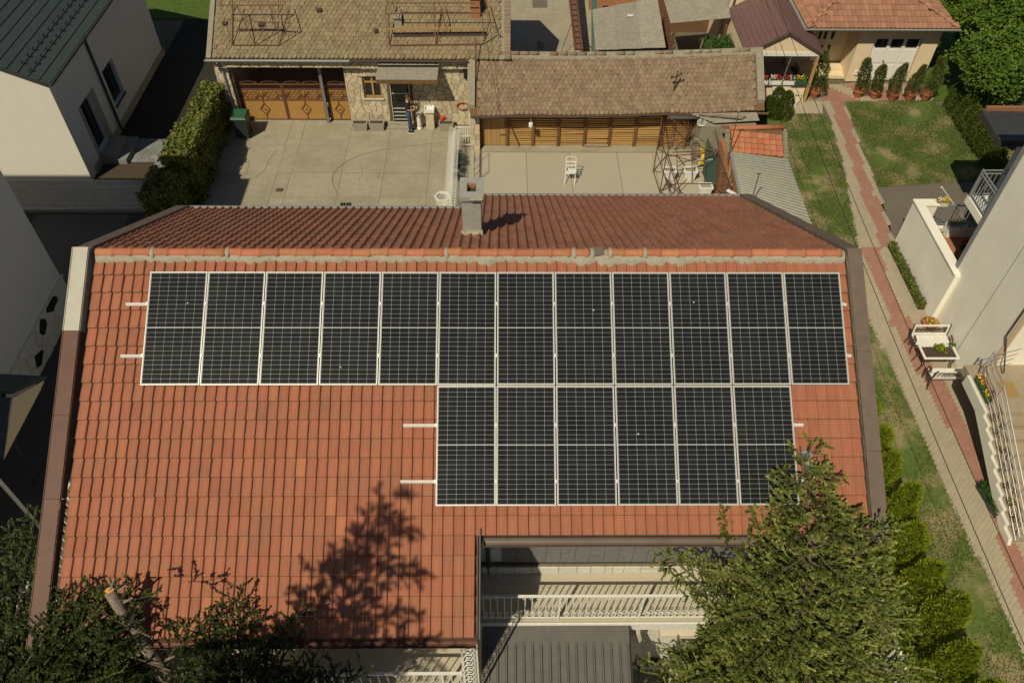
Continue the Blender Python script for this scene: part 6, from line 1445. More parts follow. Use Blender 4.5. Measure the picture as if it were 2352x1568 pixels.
# terrace clutter
flower_box(16.55, 22.05, 1.0, 1.1, .35, .42, 'long white planter on the terrace before the railing', 'plastic_white', 'leaf', ['thuja'], 'white planters on the terrace', .2)
flower_box(17.7, 22.05, 1.0, .7, .35, .40, 'shorter white planter on the terrace beside the wall', 'plastic_white', 'leaf', [], 'white planters on the terrace', .15)
flower_box(15.62, 22.45, 2.0, .42, .2, .16, 'small flower box standing on the terrace wall end', 'cloth_cream', 'thuja', ['petal_pink', 'petal_yellow'], 'white planters on the terrace', .16)
t = thing('terrace_bush', 'dark bush with red flowers on the terrace floor', 'plant', (16.6, 21.0, 1)); bloom(t, 16.25, 16.95, 20.7, 21.3, 1.05, 420, 'vine', ['petal_red', 'bluegreen'], .45, .12)
t = thing('terrace_bush', 'low leafy plant in the terrace corner by the parapet', 'plant', (15.6, 20.0, 1)); bloom(t, 15.2, 15.9, 19.5, 20.6, 1.02, 420, 'leaf', ['leaf'], .3, .14)
t = thing('terrace_bush', 'pale small plant beside the white terrace planter', 'plant', (15.7, 22.0, 1)); bloom(t, 15.45, 15.9, 21.85, 22.2, 1.02, 200, 'ivy', ['petal_pink'], .2, .09)
fp = thing('flag_pole', 'thin white pole leaning out from the terrace', 'pole', G(*zr(1000, 500), 1.3)); MB().tube([G(*zr(1030, 570), 1.1), G(*zr(835, 292), 2.6)], [.016, .02], 6).obj('pole', 'white_paint', fp); MB().tube([G(*zr(840, 300), 2.57), G(*zr(830, 286), 2.66)], .03, 6).obj('tip', 'white_paint', fp)
# ------------------------------------------------------------------ benches and table
def bench(x, y, rz, label, back=True):
    t = thing('garden_bench', label, 'bench', (x, y, 0), 'white benches with dark cast ornament', rz); w = 1.2
    for s_ in (-1, 1):
        X = s_*w/2; b = MB()
        b.tube([(X, -.24, 0), (X+.02*s_, -.20, .22), (X, -.22, .44), (X, -.20, .62), (X, -.02, .66)], .022, 6); b.tube([(X+.02*s_, .26, 0), (X, .17, .42), (X, .24, .86), (X, .27, .9)], .022, 6)
        b.tube([(X, -.22, .42), (X, .2, .40)], .02, 6); scroll(b, (X, -.06, .55), .08, 0, 1.7*math.pi, 1, (0, 1, 0), (0, 0, 1), .014, 10); scroll(b, (X, .02, .25), .09, 0, 1.7*math.pi, 1, (0, -1, 0), (0, 0, 1), .014, 10); b.obj('cast_end', 'iron_dark', t, local=True)
    for k in range(5): MB().bx(-w/2+.02, w/2-.02, -.24+k*.088, -.165+k*.088, .43, .455).obj('seat_slat', 'white_paint', t, local=True)
    M_ = Matrix.Translation((0, .19, .48)) @ Matrix.Rotation(-.16, 4, 'X')
    MB().bx(-w/2+.02, w/2-.02, -.012, .012, .0, .065, M_).obj('back_slat', 'white_paint', t, local=True); MB().bx(-w/2+.02, w/2-.02, -.012, .012, .33, .395, M_).obj('back_slat', 'white_paint', t, local=True)
    for X in (-w/2+.02, w/2-.075): MB().bx(X, X+.055, -.012, .012, .0655, .329, M_).obj('back_stile', 'white_paint', t, local=True)
    orn = MB(); q_ = random.Random(2)
    for k in range(13):
        for z in (.12, .20, .28): scroll(orn, M_ @ Vector((-w/2+.10+k*.083, 0, z)), .038, q_.uniform(0, 6), q_.uniform(0, 6)+5.5, .6, (1, 0, 0), (0, .16, 1), .008, 9)
    orn.obj('back_ornament', 'iron_dark', t, local=True)
bench(14.08, 17.42, .0, 'white bench with dark ornamental back facing the table'); bench(14.12, 15.93, math.pi, 'white bench seen from behind at the stair side of the table')
t = thing('garden_table', 'white-framed garden table with dark ornamental top', 'table', (13.98, 16.65, 0)); X0, X1, Y0, Y1 = 13.40, 14.54, 16.34, 16.94
b = MB(); b.bx(X0, X1, Y0, Y0+.07, .68, .71); b.bx(X0, X1, Y1-.07, Y1, .68, .71); b.bx(X0, X0+.07, Y0+.07, Y1-.07, .68, .71); b.bx(X1-.07, X1, Y0+.07, Y1-.07, .68, .71); b.obj('top_frame', 'white_paint', t)
orn = MB(); q_ = random.Random(3); orn.bx(X0+.07, X1-.07, Y0+.07, Y1-.07, .672, .678)
for k in range(12):
    for j in range(5): scroll(orn, (X0+.12+k*.082, Y0+.11+j*.095, .693), .038, q_.uniform(0, 6), q_.uniform(0, 6)+5.5, .6, (1, 0, 0), (0, 1, 0), .008, 9)
orn.obj('top_ornament', 'iron_dark', t)
for x in (X0+.08, X1-.08):
    for y in (Y0+.08, Y1-.08): MB().tube([(x, y, .67), (x+.05*(1 if x < 14 else -1), y, .35), (x-.06*(1 if x < 14 else -1), y, 0)], .022, 6).obj('leg', 'iron_dark', t)
t = thing('table_plant', 'yellow-green potted plant on the garden table', 'potted plant', (14.0, 16.7, .71)); MB().lathe([(.05, 0), (.07, .09), (.0, .09)], 12, (14.0, 16.7, .712)).obj('pot', 'clay_pot', t); bloom(t, 13.87, 14.13, 16.58, 16.85, .78, 140, 'thuja', [], .14, .1)
t = thing('table_plant', 'small green plant at the table corner by the wall', 'potted plant', (14.45, 16.85, .71)); MB().lathe([(.04, 0), (.055, .09), (.0, .09)], 12, (14.43, 16.84, .712)).obj('pot', 'plastic_white', t); bloom(t, 14.35, 14.52, 16.76, 16.92, .78, 70, 'leaf', [], .12, .08)
# dark flat roof edge beyond the terrace
fr_ = thing('dark_roof_edge', 'dark grey roof overhang with a red tiled edge at the right', 'roof', (19, 24, 0))
MB().slab([G(*zp(0, 0), 0)*0+np.array(p) for p in ((16.85, 24.55, 4.5), (22, 24.45, 4.5), (22, 22.7, 4.5), (16.7, 22.75, 4.5))], .25).obj('soffit', 'dark_metal', fr_)
MB().bx(17.0, 22, 24.56, 24.7, 4.35, 4.62).obj('tile_edge', 'clay_old', fr_); MB().bx(18.6, 22, 20.9, 24.3, 1.0, 4.2).obj('wall', 'wall_grey', fr_)
# ================================================================== FRONT CANOPY OF THE TILED HOUSE
cn = thing('front_canopy', 'dark profiled metal canopy before the balcony of the tiled house', 'canopy', (1.1, 5.5, 0))
def CP(x, s, h=0): return Vector((x, 6.44-s*.94, 3.95-s*.34+h))
x0c, x1c = -.42, 2.55
MB().slab([CP(x0c, 0, .03), CP(x1c, 0, .03), CP(x1c, .34, .035), CP(x0c, .34, .035)], .02).obj('flashing', 'roof_dark', cn)
V = []; nx_ = 17; prof = []
for i in range(nx_):
    u = x0c+(x1c-x0c)*i/nx_; w = (x1c-x0c)/nx_; prof += [(u, 0), (u+w*.70, .004), (u+w*.76, .05), (u+w*.92, .05), (u+w*.98, 0)]
prof.append((x1c, 0)); m_ = len(prof); rows = []
for k in range(9):
    for e_ in (0, .36): rows.append((.30+k*.36+e_, .016 if e_ else .0))
V = [CP(u, s, h_+dz) for s, dz in rows for u, h_ in prof]
MB().add(V, [(r_*m_+i, (r_+1)*m_+i, (r_+1)*m_+i+1, r_*m_+i+1) for r_ in range(len(rows)-1) for i in range(m_-1)]).obj('metal_sheet', 'roof_dark', cn)
MB().slab([CP(x0c+.05, .1, -.06), CP(x1c-.05, .1, -.06), CP(x1c-.05, 3.3, -.06), CP(x0c+.05, 3.3, -.06)], .05).obj('boards', 'wood_dark', cn)
MB().slab([CP(x1c, 0, .04), CP(x1c+.03, 0, .04), CP(x1c+.03, 3.4, .04), CP(x1c, 3.4, .04)], .14).obj('edge_trim', 'black', cn)
for x in (x0c+.15, x1c-.15): MB().bx(x-.06, x+.06, 3.6, 3.72, 0, 2.75).obj('post', 'wood_dark', cn)
MB().tube([(2.75, 6.85, 3.55), (2.75, 6.6, 3.3), (2.85, 6.5, 3.1)], [.12, .16, .1], 10).obj('outlet_box', 'cloth_cream', house)
struct(sheet('front_yard', [(-8.2, -6), (7.15, -6), (7.15, 7.0), (-8.2, 7.0)], -.001, 'concrete_pale'))
# ================================================================== POWER LINES
def wire(pts, lab):
    P = []
    for i in range(len(pts)-1):
        a, b_ = Vector(pts[i]), Vector(pts[i+1])
        for k in range(12): t_ = k/12; P.append(a.lerp(b_, t_)-Vector((0, 0, .35*4*t_*(1-t_))))
    P.append(Vector(pts[-1])); o = MB().tube(P, .009, 5).obj('power_line', 'cable'); tag(o, lab, 'cable', 'overhead lines across the path'); return o
wire([G(1748, -30, 6.5), G(2352, 1480, 6.0)], 'left of the two overhead cables crossing the paved path')
wire([G(1775, -30, 6.5), G(2420, 1500, 6.0)], 'right of the two overhead cables crossing the paved path')
tag(MB().tube([G(*z3(160, -30), 5.4), G(*z3(310, 800), 2.05)], .008, 5).obj('stay_wire', 'cable'), 'thin stay wire running down onto the barn eave', 'cable')

# ================================================================== THE MAN IN THE COURTYARD
def skin_mesh(name, verts, edges, radii, m_, parent, sub=2):
    me = bpy.data.meshes.new(name); me.from_pydata([tuple(v) for v in verts], edges, []); o = bpy.data.objects.new(name, me); link(o, parent); me.materials.append(MATS[m_])
    mod = o.modifiers.new('skin', 'SKIN'); mod.use_smooth_shade = True
    for i, r_ in enumerate(radii): me.skin_vertices[0].data[i].radius = r_ if isinstance(r_, tuple) else (r_, r_)
    me.skin_vertices[0].data[0].use_root = True
    s_ = o.modifiers.new('sub', 'SUBSURF'); s_.levels = sub; s_.render_levels = sub
    return o
mx, my = G(942, 303)[0], G(942, 303)[1]+.02
man = thing('person', 'man in black t-shirt and blue jeans looking up at the camera, hands together', 'person', (mx, my, 0))
def mp(x, y, z): return (mx+x, my+y, z)            # faces +x and the camera a little
# legs and trousers
skin_mesh('jeans', [mp(0, .02, .93), mp(0, -.09, .86), mp(.03, -.11, .5), mp(.0, -.10, .10), mp(0, .12, .86), mp(.05, .13, .5), mp(.03, .14, .10), mp(0, .02, 1.0)], [(0, 1), (1, 2), (2, 3), (0, 4), (4, 5), (5, 6), (0, 7)], [(.13, .15), .095, .068, .058, .095, .068, .058, (.12, .14)], 'denim', man)
body = skin_mesh('body', [mp(.0, .02, 1.02), mp(.0, .02, 1.2), mp(-.01, .02, 1.36), mp(0, .02, 1.47), mp(.02, .01, 1.55), mp(.03, 0, 1.63), mp(.03, -.01, 1.69),
    mp(-.01, -.17, 1.40), mp(.03, -.24, 1.18), mp(.22, -.12, 1.12), mp(.31, -.05, 1.15), mp(-.01, .21, 1.40), mp(.06, .27, 1.18), mp(.24, .12, 1.14), mp(.32, .03, 1.17)],
    [(0, 1), (1, 2), (2, 3), (3, 4), (4, 5), (5, 6), (2, 7), (7, 8), (8, 9), (9, 10), (2, 11), (11, 12), (12, 13), (13, 14)],
    [(.11, .14), (.115, .15), (.11, .15), .062, .06, .088, .075, .062, .045, .036, .034, .062, .045, .036, .034], 'skin', man)
skin_mesh('t_shirt', [mp(0, .02, .98), mp(0, .02, 1.15), mp(-.01, .02, 1.32), mp(-.01, .02, 1.42), mp(0, .02, 1.46), mp(-.01, -.17, 1.41), mp(.02, -.235, 1.22), mp(-.01, .21, 1.41), mp(.05, .265, 1.22)], [(0, 1), (1, 2), (2, 3), (3, 4), (3, 5), (5, 6), (3, 7), (7, 8)], [(.135, .165), (.135, .17), (.135, .175), (.115, .16), .078, .082, .066, .082, .066], 'cloth_black', man)
MB().lathe([(.0, .10), (.05, .09), (.082, .05), (.088, .0), (.082, -.035), (.06, -.05)], 12, mp(.012, -.0, 1.685)).obj('hair', 'hair', man, True)
b = MB(); c = mp(.118, -.02, 1.625); b.add([(c[0]-.02, c[1]-.012, c[2]+.03), (c[0]-.02, c[1]+.012, c[2]+.03), (c[0]+.012, c[1]-.014, c[2]-.012), (c[0]+.012, c[1]+.014, c[2]-.012), (c[0]-.02, c[1], c[2]-.022)], [(0, 2, 3, 1), (0, 4, 2), (1, 3, 4), (2, 4, 3)]).obj('nose', 'skin', man)
for dy in (-.045, .012): MB().lathe([(.0, -.006), (.009, 0), (.0, .006)], 6, mp(.108, dy, 1.652)).obj('eye', 'black', man)
MB().bx(*[mp(.10, 0, 0)[0], mp(.112, 0, 0)[0], my-.035, my+.005, 1.583, 1.591]).obj('mouth', 'hair', man)
for s_, dy in ((-1, -.098), (1, .078)): MB().lathe([(.0, -.03), (.018, -.02), (.02, .015), (.0, .03)], 6, mp(.02, dy, 1.635)).obj('ear', 'skin', man)
for s_, (hx, hy, hz) in ((-1, (.33, -.035, 1.16)), (1, (.34, .02, 1.18))):
    pts = [mp(hx, hy, hz)]; E_ = []; R_ = [(.03, .022)]
    for k in range(4):
        L_ = (.05, .056, .052, .042)[k]; base = mp(hx+.045, hy+s_*-.005, hz+.024-.016*k); i0 = len(pts)
        pts += [base, (base[0]+L_*.6, base[1]-s_*.012, base[2]+.004), (base[0]+L_*.85, base[1]-s_*.035, base[2]+.002)]; E_ += [(0, i0), (i0, i0+1), (i0+1, i0+2)]; R_ += [.011, .009, .008]
    i0 = len(pts); pts += [mp(hx+.01, hy-s_*.005, hz+.032), mp(hx+.045, hy-s_*.012, hz+.052)]; E_ += [(0, i0), (i0, i0+1)]; R_ += [.011, .009]
    skin_mesh('hand', pts, E_, R_, 'skin', man, 1)
for y0 in (-.10, .14):
    MB().tube([mp(-.07, y0, .05), mp(.0, y0, .06), mp(.10, y0-.01, .045), mp(.20, y0-.02, .035)], [.04, .05, .045, .028], 8).obj('shoe', 'cloth_black', man, True); MB().bx(mx-.10, mx+.22, my+y0-.055, my+y0+.04, .004, .026).obj('sole', 'plastic_white', man)
b = MB(); V = []
for k in range(7): V += [mp(.38, -.06+.0, 1.14-.07*k), mp(.39+.02*(k % 2), .06, 1.14-.07*k)]
b.add(V, [(2*k, 2*k+1, 2*k+3, 2*k+2) for k in range(6)]+[(2*k, 2*k+2, 2*k+3, 2*k+1) for k in range(6)]); tag(b.obj('cloth_rag', 'rag'), 'pale cloth held in the standing man\'s hands', 'cloth')
# ================================================================== TREES AND SHRUBS
def needles_on(P, D, step, rng, L_, W_, spread=.42):
    """needle kites set around twig segments: P start points, D vectors"""
    ln = np.linalg.norm(D, axis=1); n = np.maximum(2, (ln/step).astype(int)); idx = np.repeat(np.arange(len(P)), n)
    t = rng.random(len(idx))[:, None]; d = unit(D)[idx]; C = P[idx]+D[idx]*t
    A = unit(d*1.0+rng.normal(0, spread, C.shape)+np.array([0, 0, .15])); return C, A, idx, t[:, 0]
def spruce(name, label, base, H, R, z0, seed, m_='needle', lean=(0, 0), nb=90, extra=(), zmin=None, leaders=None, mask=None, top_bend=None, dens=1.0, power=.8, shape=None, bark='bark', ns=1.0, flat=False, spread=.42):
    rng = np.random.default_rng(seed); t = thing(name, label, 'tree', base); base = np.array(base, float)
    def axis(z):
        s_ = z/H; p = base+np.array([lean[0]*s_, lean[1]*s_, z])
        if top_bend is not None and z > top_bend[0]: q_ = (z-top_bend[0])/(H-top_bend[0]); p = p+np.array([top_bend[1], top_bend[2], 0])*q_*q_
        return p
    if leaders: stems = leaders
    else: stems = [[axis(z) for z in np.linspace(0, H, 14)]]
    b = MB()
    for S in stems: n = len(S); b.tube([tuple(p) for p in S], [max(.012, .16*(1-i/(n-.7))) if not leaders else max(.015, .11*(1-i/(n-.7))) for i in range(n)], 8)
    b.obj('trunk', bark, t, True)
    BS = []                                              # branches: start, end, droop
    for i in range(nb):
        z = z0+(H-z0)*((i+rng.random())/nb)**.9; a = i*2.399+rng.normal(0, .35); f = 1-(z-z0)/(H-z0)
        L_ = (R*f**power+.12)*rng.uniform(.6, 1.28)
        if shape: L_ *= shape(a, z)
        s0 = axis(z) if not leaders else np.array(leaders[i % len(leaders)][min(len(leaders[0])-1, int((z/H)*(len(leaders[0])-1)+.5))], float)
        if leaders: s0 = np.array([np.interp(z, [p[2] for p in leaders[i % len(leaders)]], [p[k] for p in leaders[i % len(leaders)]]) for k in range(2)]+[z])
        e = s0+np.array([math.cos(a)*L_, math.sin(a)*L_, L_*(-.12+.55*(1-f))])
        if mask and not mask(e): continue
        BS.append((s0, e, .10*L_))
    for (s0, e) in extra: BS.append((np.array(s0, float), np.array(e, float), .05))
    wood = MB(); TP = []; TD = []; TIP = []
    for s0, e, dr in BS:
        d = e-s0; L_ = np.linalg.norm(d)
        if L_ < .05: continue
        k_ = max(4, int(L_/.25)); ts = np.linspace(0, 1, k_+1); pts = s0+d*ts[:, None]; pts[:, 2] -= dr*np.sin(ts*math.pi*.9)*1.2; wood.tube([tuple(p) for p in pts], [max(.003, .012*(L_**.5)*(1-.85*x)) for x in ts], 4, False)
        hd = unit(d[None])[0]; side = unit(np.cross(hd, [0, 0, 1.])[None])[0]; up = np.cross(side, hd)
        nt = max(3, int(L_/.10*dens))
        for j in range(nt):
            u = .12+.88*(j+rng.random())/nt; p = s0+d*u; p = p+np.array([0, 0, -dr*math.sin(u*math.pi*.9)*1.2]); sg = 1 if j % 2 else -1
            l = (.14+(.62 if flat else .40)*L_*(1-u)*.55)*rng.uniform(.6, 1.2); l = min(l, .95)
            dd = unit((hd*.75+side*sg*rng.uniform(.5, 1.1)+up*(rng.uniform(-.08, .18) if flat else rng.uniform(-.25, .45)))[None])[0]*l
            TP.append(p); TD.append(dd); TIP.append(p+dd)
            if l > .2:
                for q_ in range(int(l/.085)):
                    v = .25+.75*rng.random(); s2 = 1 if q_ % 2 else -1; side2 = unit(np.cross(dd, up)[None])[0]
                    d2 = unit((unit(dd[None])[0]*.9+side2*s2*.75+up*rng.uniform(-.1, .5))[None])[0]*rng.uniform(.12, .24); TP.append(p+dd*v); TD.append(d2); TIP.append(p+dd*v+d2)
        TP.append(s0+d*.55); TD.append(d*.45*np.array([1, 1, 1])); TIP.append(e)
    tag(wood.obj('branches', bark, t), kind='stuff')
    TP = np.array(TP); TD = np.array(TD); TIP = np.array(TIP)
    C, A, idx, tt = needles_on(TP, TD, .0058, rng, .05, .012, spread)
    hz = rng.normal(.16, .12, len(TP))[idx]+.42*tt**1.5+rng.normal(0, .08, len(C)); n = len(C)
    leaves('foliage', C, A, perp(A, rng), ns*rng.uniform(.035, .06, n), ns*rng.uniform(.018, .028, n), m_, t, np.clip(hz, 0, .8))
    if m_ == 'needle':                                  # fresh pale buds at shoot tips
        k = rng.random(len(TIP)) < .6; T_ = TIP[k]; A = unit(rng.normal(0, 1, T_.shape)); leaves('buds', T_-A*.018, A, perp(A, rng), .045, .038, m_, t, rng.uniform(.85, 1, len(T_)))
    return t
# spruce at the front right: leans over the eave at its top
tipx, tipy, tipz = 5.0, 7.55, 8.68
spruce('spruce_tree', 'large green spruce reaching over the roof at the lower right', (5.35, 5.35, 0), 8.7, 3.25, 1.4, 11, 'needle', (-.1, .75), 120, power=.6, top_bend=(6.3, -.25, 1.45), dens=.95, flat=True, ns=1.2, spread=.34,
    extra=[((5.3, 5.7, 4.6), (2.72, 7.05, 6.45)), ((5.3, 5.6, 2.6), (2.6, 5.9, 3.1)), ((5.3, 5.9, 6.2), (6.15, 7.0, 7.55)), ((5.3, 5.9, 6.0), (3.75, 6.95, 7.55)), ((5.3, 5.9, 6.0), (4.25, 7.0, 7.7)), ((5.3, 5.8, 5.6), (4.6, 7.0, 7.9)), ((5.3, 5.7, 5.0), (7.3, 6.3, 6.2)), ((5.3, 5.7, 4.2), (7.7, 6.2, 4.6)), ((5.3, 5.6, 3.5), (8.4, 6.0, 3.6)), ((5.3, 5.7, 4.4), (3.6, 6.5, 5.6)), ((5.3, 5.6, 3.4), (8.2, 5.2, 4.0)), ((5.3, 5.6, 5.2), (6.7, 6.6, 6.4))],
    shape=lambda a, z: (.55 if math.sin(a) > .35 and z > 3.6 else (.8 if math.sin(a) > .35 else 1.)))
# tall double-stemmed spruce before the house: seen by its shadow and lowest sprays
S1 = [(-6.05, 1.0, z) for z in np.linspace(0, 16.3, 14)]; S2 = [(-6.0, 1.0, 0)]+[(-5.72+.0*z, 1.0, z) for z in np.linspace(6, 15.9, 13)]
spruce('double_spruce', 'tall double-stemmed spruce in front whose shadow falls on the roof', (-5.9, 1.0, 0), 16.6, 3.5, 6.0, 23, 'needle_shaded', nb=100, leaders=[S1, S2], power=.95, dens=1.0, ns=1.5,
    shape=lambda a, z: (1.0 if math.cos(a) > .2 else .72)*(.62 if math.sin(a) > .3 and z > 8 else 1.)*(1.1 if z > 11 else 1.), mask=lambda e: e[1] < (19.8-e[2])*.345+.25)
# topped spruce with bare pale trunk and shade-darkened lower branches at the lower left
lo_b = []
rq = np.random.default_rng(9)
for k, (e, z) in enumerate([((-7.9, 5.2, 6.0), 5.2), ((-6.9, 5.6, 7.0), 7.2), ((-7.6, 4.6, 5.0), 4.4), ((-8.6, 4.9, 5.2), 4.4), ((-9.3, 5.6, 5.0), 4.2), ((-4.6, 4.9, 6.6), 5.9), ((-4.3, 4.5, 5.6), 4.8), ((-7.2, 5.3, 6.6), 6.1), ((-6.6, 5.2, 6.3), 5.9), ((-5.2, 5.3, 6.9), 6.4), ((-8.4, 4.2, 6.2), 5.5), ((-9.6, 4.6, 5.8), 5.0), ((-4.9, 3.9, 6.2), 5.2), ((-3.7, 3.8, 6.0), 5.0), ((-6.2, 3.4, 5.2), 4.4), ((-7.3, 3.6, 5.6), 4.7), ((-8.6, 3.4, 6.8), 5.6), ((-9.9, 3.9, 6.4), 5.4), ((-6.8, 4.4, 5.2), 4.2), ((-5.6, 3.6, 6.6), 5.6)]):
    lo_b.append(((-5.5-.1*z/8, 4.1+.13*z*.95, z), e))
tc = thing('topped_spruce', 'spruce with its top sawn off, pale cut trunk end above the eave', 'tree', (-5.4, 4.05, 0)) if False else None
ts_ = spruce('topped_spruce', 'spruce with its top sawn off above the eave at lower left', (-5.4, 4.05, 0), 8.3, .9, 7.9, 31, 'needle_shaded', (-.53, 1.18), 2, extra=lo_b, dens=.85, flat=True, spread=.36, ns=1.15)
tr_o = [c for c in ts_.children if c.name.startswith('trunk')][0]; bpy.data.objects.remove(tr_o)
zb = ZP(0, 1180, 2.976)
tp_ = [(-5.3, 3.9, 0), (-5.45, 4.2, 3)]+[tuple(G(*zb(u, v), z)) for u, v, z in ((1215, 1470, 5.75), (1110, 1320, 6.2), (990, 1140, 6.75), (890, 1000, 7.15), (812, 888, 7.5))]
MB().tube(tp_, [.17, .14, .12, .115, .105, .095, .085], 10).obj('trunk', 'bark_pale', ts_, True)
MB().lathe([(.0, .0), (.08, .0), (.078, .012), (.0, .014)], 10, tuple(np.array(tp_[-1])-np.array([0, 0, .002]))).obj('cut_end', 'cut_wood', ts_)
for z, a, l in ((7.48, 1.4, .2), (7.4, .6, .26), (7.2, .3, .26), (7.05, .6, .22), (7.3, 2.8, .16), (6.8, .2, .24), (6.5, 2.9, .2), (6.3, .5, .28), (6.0, 3.4, .2), (5.9, .3, .3)):
    t_ = z/8.3; p = np.array([np.interp(z, [q_[2] for q_ in tp_], [q_[k] for q_ in tp_]) for k in range(3)]); MB().tube([tuple(p), (p[0]+math.cos(a)*l, p[1]+math.sin(a)*l, p[2]+l*.35)], [.03, .018], 6).obj('branch_stub', 'bark_pale', ts_)
# conifers at the lower left, their shade painted into the needles: their sprays reach over the eave
def sprays(o, pts): return [(tuple(np.array(o)+np.array([0, 0, rq.uniform(-.8, .8)])), tuple(G(px, py, z))) for px, py, z in pts]
spruce('corner_spruce', 'shaded spruce filling the lower left corner', (-8.5, 4.3, 0), 7.3, 2.0, 1.5, 37, 'needle_shaded', (0, .1), 12, power=.6, dens=.85, flat=True, spread=.36, ns=1.15,
    extra=sprays((-8.45, 4.35, 5.2), [(85, 1165, 6.6), (20, 1200, 6.3), (60, 1290, 6.5), (190, 1330, 7.2), (120, 1350, 6.9), (290, 1335, 7.3), (235, 1390, 7.2), (140, 1400, 7.0), (240, 1440, 7.0), (100, 1480, 6.8), (200, 1500, 6.8), (20, 1400, 6.4), (300, 1400, 7.2), (60, 1540, 6.5), (160, 1560, 6.6), (280, 1540, 6.6), (330, 1440, 6.9), (30, 1470, 6.4), (60, 1230, 6.4), (10, 1320, 6.2)]))
spruce('young_spruce', 'shaded young spruce below the eave at the bottom edge', (-4.3, 3.9, 0), 6.3, 1.7, 1.5, 43, 'needle_shaded', (.1, .3), 14, power=.6, dens=.85, flat=True, spread=.36, ns=1.15,
    extra=sprays((-4.25, 4.15, 5.2), [(522, 1352, 7.2), (450, 1412, 6.9), (548, 1395, 7.0), (702, 1388, 7.1), (640, 1425, 6.9), (600, 1465, 6.6), (750, 1500, 6.3), (850, 1540, 6.0), (480, 1500, 6.5), (680, 1540, 6.2), (560, 1510, 6.5), (420, 1470, 6.7), (400, 1540, 6.4), (500, 1550, 6.3), (620, 1550, 6.2), (780, 1550, 6.0)]))
# ------------------------------------------------------------------ thuja rows
def thuja(name, label, cat, c, h, r, n, m_, seed, group, ls=.11):
    rng = np.random.default_rng(seed); t = thing(name, label, cat, c, group); MB().tube([(c[0], c[1], 0), (c[0], c[1], h*.8)], [.05, .015], 6).obj('trunk', 'bark', t)
    z = h*rng.random(n)**.85; ph_ = rng.uniform(0, 6.28, 6); a = rng.uniform(0, 6.283, n)
    prof_ = np.clip(1.02-(z/h)**2.0, .03, 1)**.6*np.clip(.55+z/h*1.6, 0, 1); lump = 1+.12*np.sin(a*3+ph_[0]+z*3)+.10*np.sin(a*5+ph_[1]-z*5)+.07*np.sin(z*9+ph_[2]+a*2)
    rr_ = r*prof_*lump*(rng.uniform(.62, 1.0, n))**.6
    C = np.column_stack([c[0]+rr_*np.cos(a), c[1]+rr_*np.sin(a), z+.04]); A = unit(np.column_stack([np.cos(a)*.5, np.sin(a)*.5, np.full(n, .95)])+rng.normal(0, .28, (n, 3))); rad_ = np.column_stack([np.cos(a), np.sin(a), np.full(n, .35)]); B = unit(np.cross(A, rad_)+rng.normal(0, .35, (n, 3))); B = unit(B-A*(A*B).sum(1, keepdims=True))
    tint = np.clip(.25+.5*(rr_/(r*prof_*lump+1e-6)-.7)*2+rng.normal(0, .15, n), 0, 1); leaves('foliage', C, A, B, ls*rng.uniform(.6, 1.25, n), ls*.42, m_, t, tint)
names = ['nearest', 'second', 'third', 'fourth', 'fifth', 'sixth', 'seventh', 'eighth', 'ninth', 'tenth', 'eleventh']
tr_ = random.Random(12)
for i in range(11):
    thuja('thuja_shrub', 'bright green columnar thuja beside the tiled house, %s in the row%s' % (names[i], ' from the camera'), 'shrub', (10.05+tr_.uniform(-.1, .1), 5.4+i*.96+tr_.uniform(-.12, .12), 0), 3.15+tr_.uniform(-.25, .35)-(.05*i), .55+tr_.uniform(-.06, .06), 7000, 'thuja', 100+i, 'thuja row beside the tiled house')
rowp = g2(z4, [(1680, 800), (1735, 900), (1790, 985), (1840, 1065), (1895, 1150), (1960, 1225)])
k = 0
for i in range(9):
    f = i/8*5; j = min(4, int(f)); a = rowp[j]; b_ = rowp[j+1]; q_ = f-j
    thuja('thuja_shrub', 'dark green thuja at the right lawn edge, %s counted from the cream house' % (['first']+names[1:])[i], 'shrub', (a[0]+(b_[0]-a[0])*q_+.35, a[1]+(b_[1]-a[1])*q_+.1, 0), 1.25+tr_.uniform(-.1, .25), .42+tr_.uniform(-.04, .06), 2600, 'thuja_green', 140+i, 'thuja row at the right lawn edge', .09)
for i, (u, v, h_) in enumerate(((440, 880, 1.5), (510, 890, 1.35), (400, 860, .9))):
    p = G(*z4(u, v)); thuja('thuja_shrub', ['green thuja left of its neighbour below the barn roof end', 'green thuja right of its neighbour below the barn roof end', 'low dark thuja under the loose rusty gutter'][i], 'shrub', (p[0], p[1]+.2, 0), h_, .40, 2600, 'thuja_green' if i < 2 else 'vine', 160+i, None, .09)
# white iron panels between thujas and house
wfp = thing('white_iron_fence', 'white ornamental fence half hidden between thujas and spruce', 'fence', (9.35, 7.5, 0)); b = MB(); b.bar((9.35, 4.5, 1.05), (9.35, 9.3, 1.05), .05); b.bar((9.35, 4.5, .15), (9.35, 9.3, .15), .05); b.obj('rails', 'white_paint', wfp)
for k in range(34):
    y = 4.55+k*.142; b = MB(); b.bar((9.35, y, .02), (9.35, y, 1.12), .035); scroll(b, (9.35, y+.05, 1.0), .06, 0, 5, 1, (0, 1, 0), (0, 0, 1), .012, 8); b.obj('picket', 'white_paint', wfp)
struct(sheet('side_paving', [(6.2, 4), (9.3, 4), (9.3, 9.8), (6.2, 9.8)], .004, 'concrete_pale'))
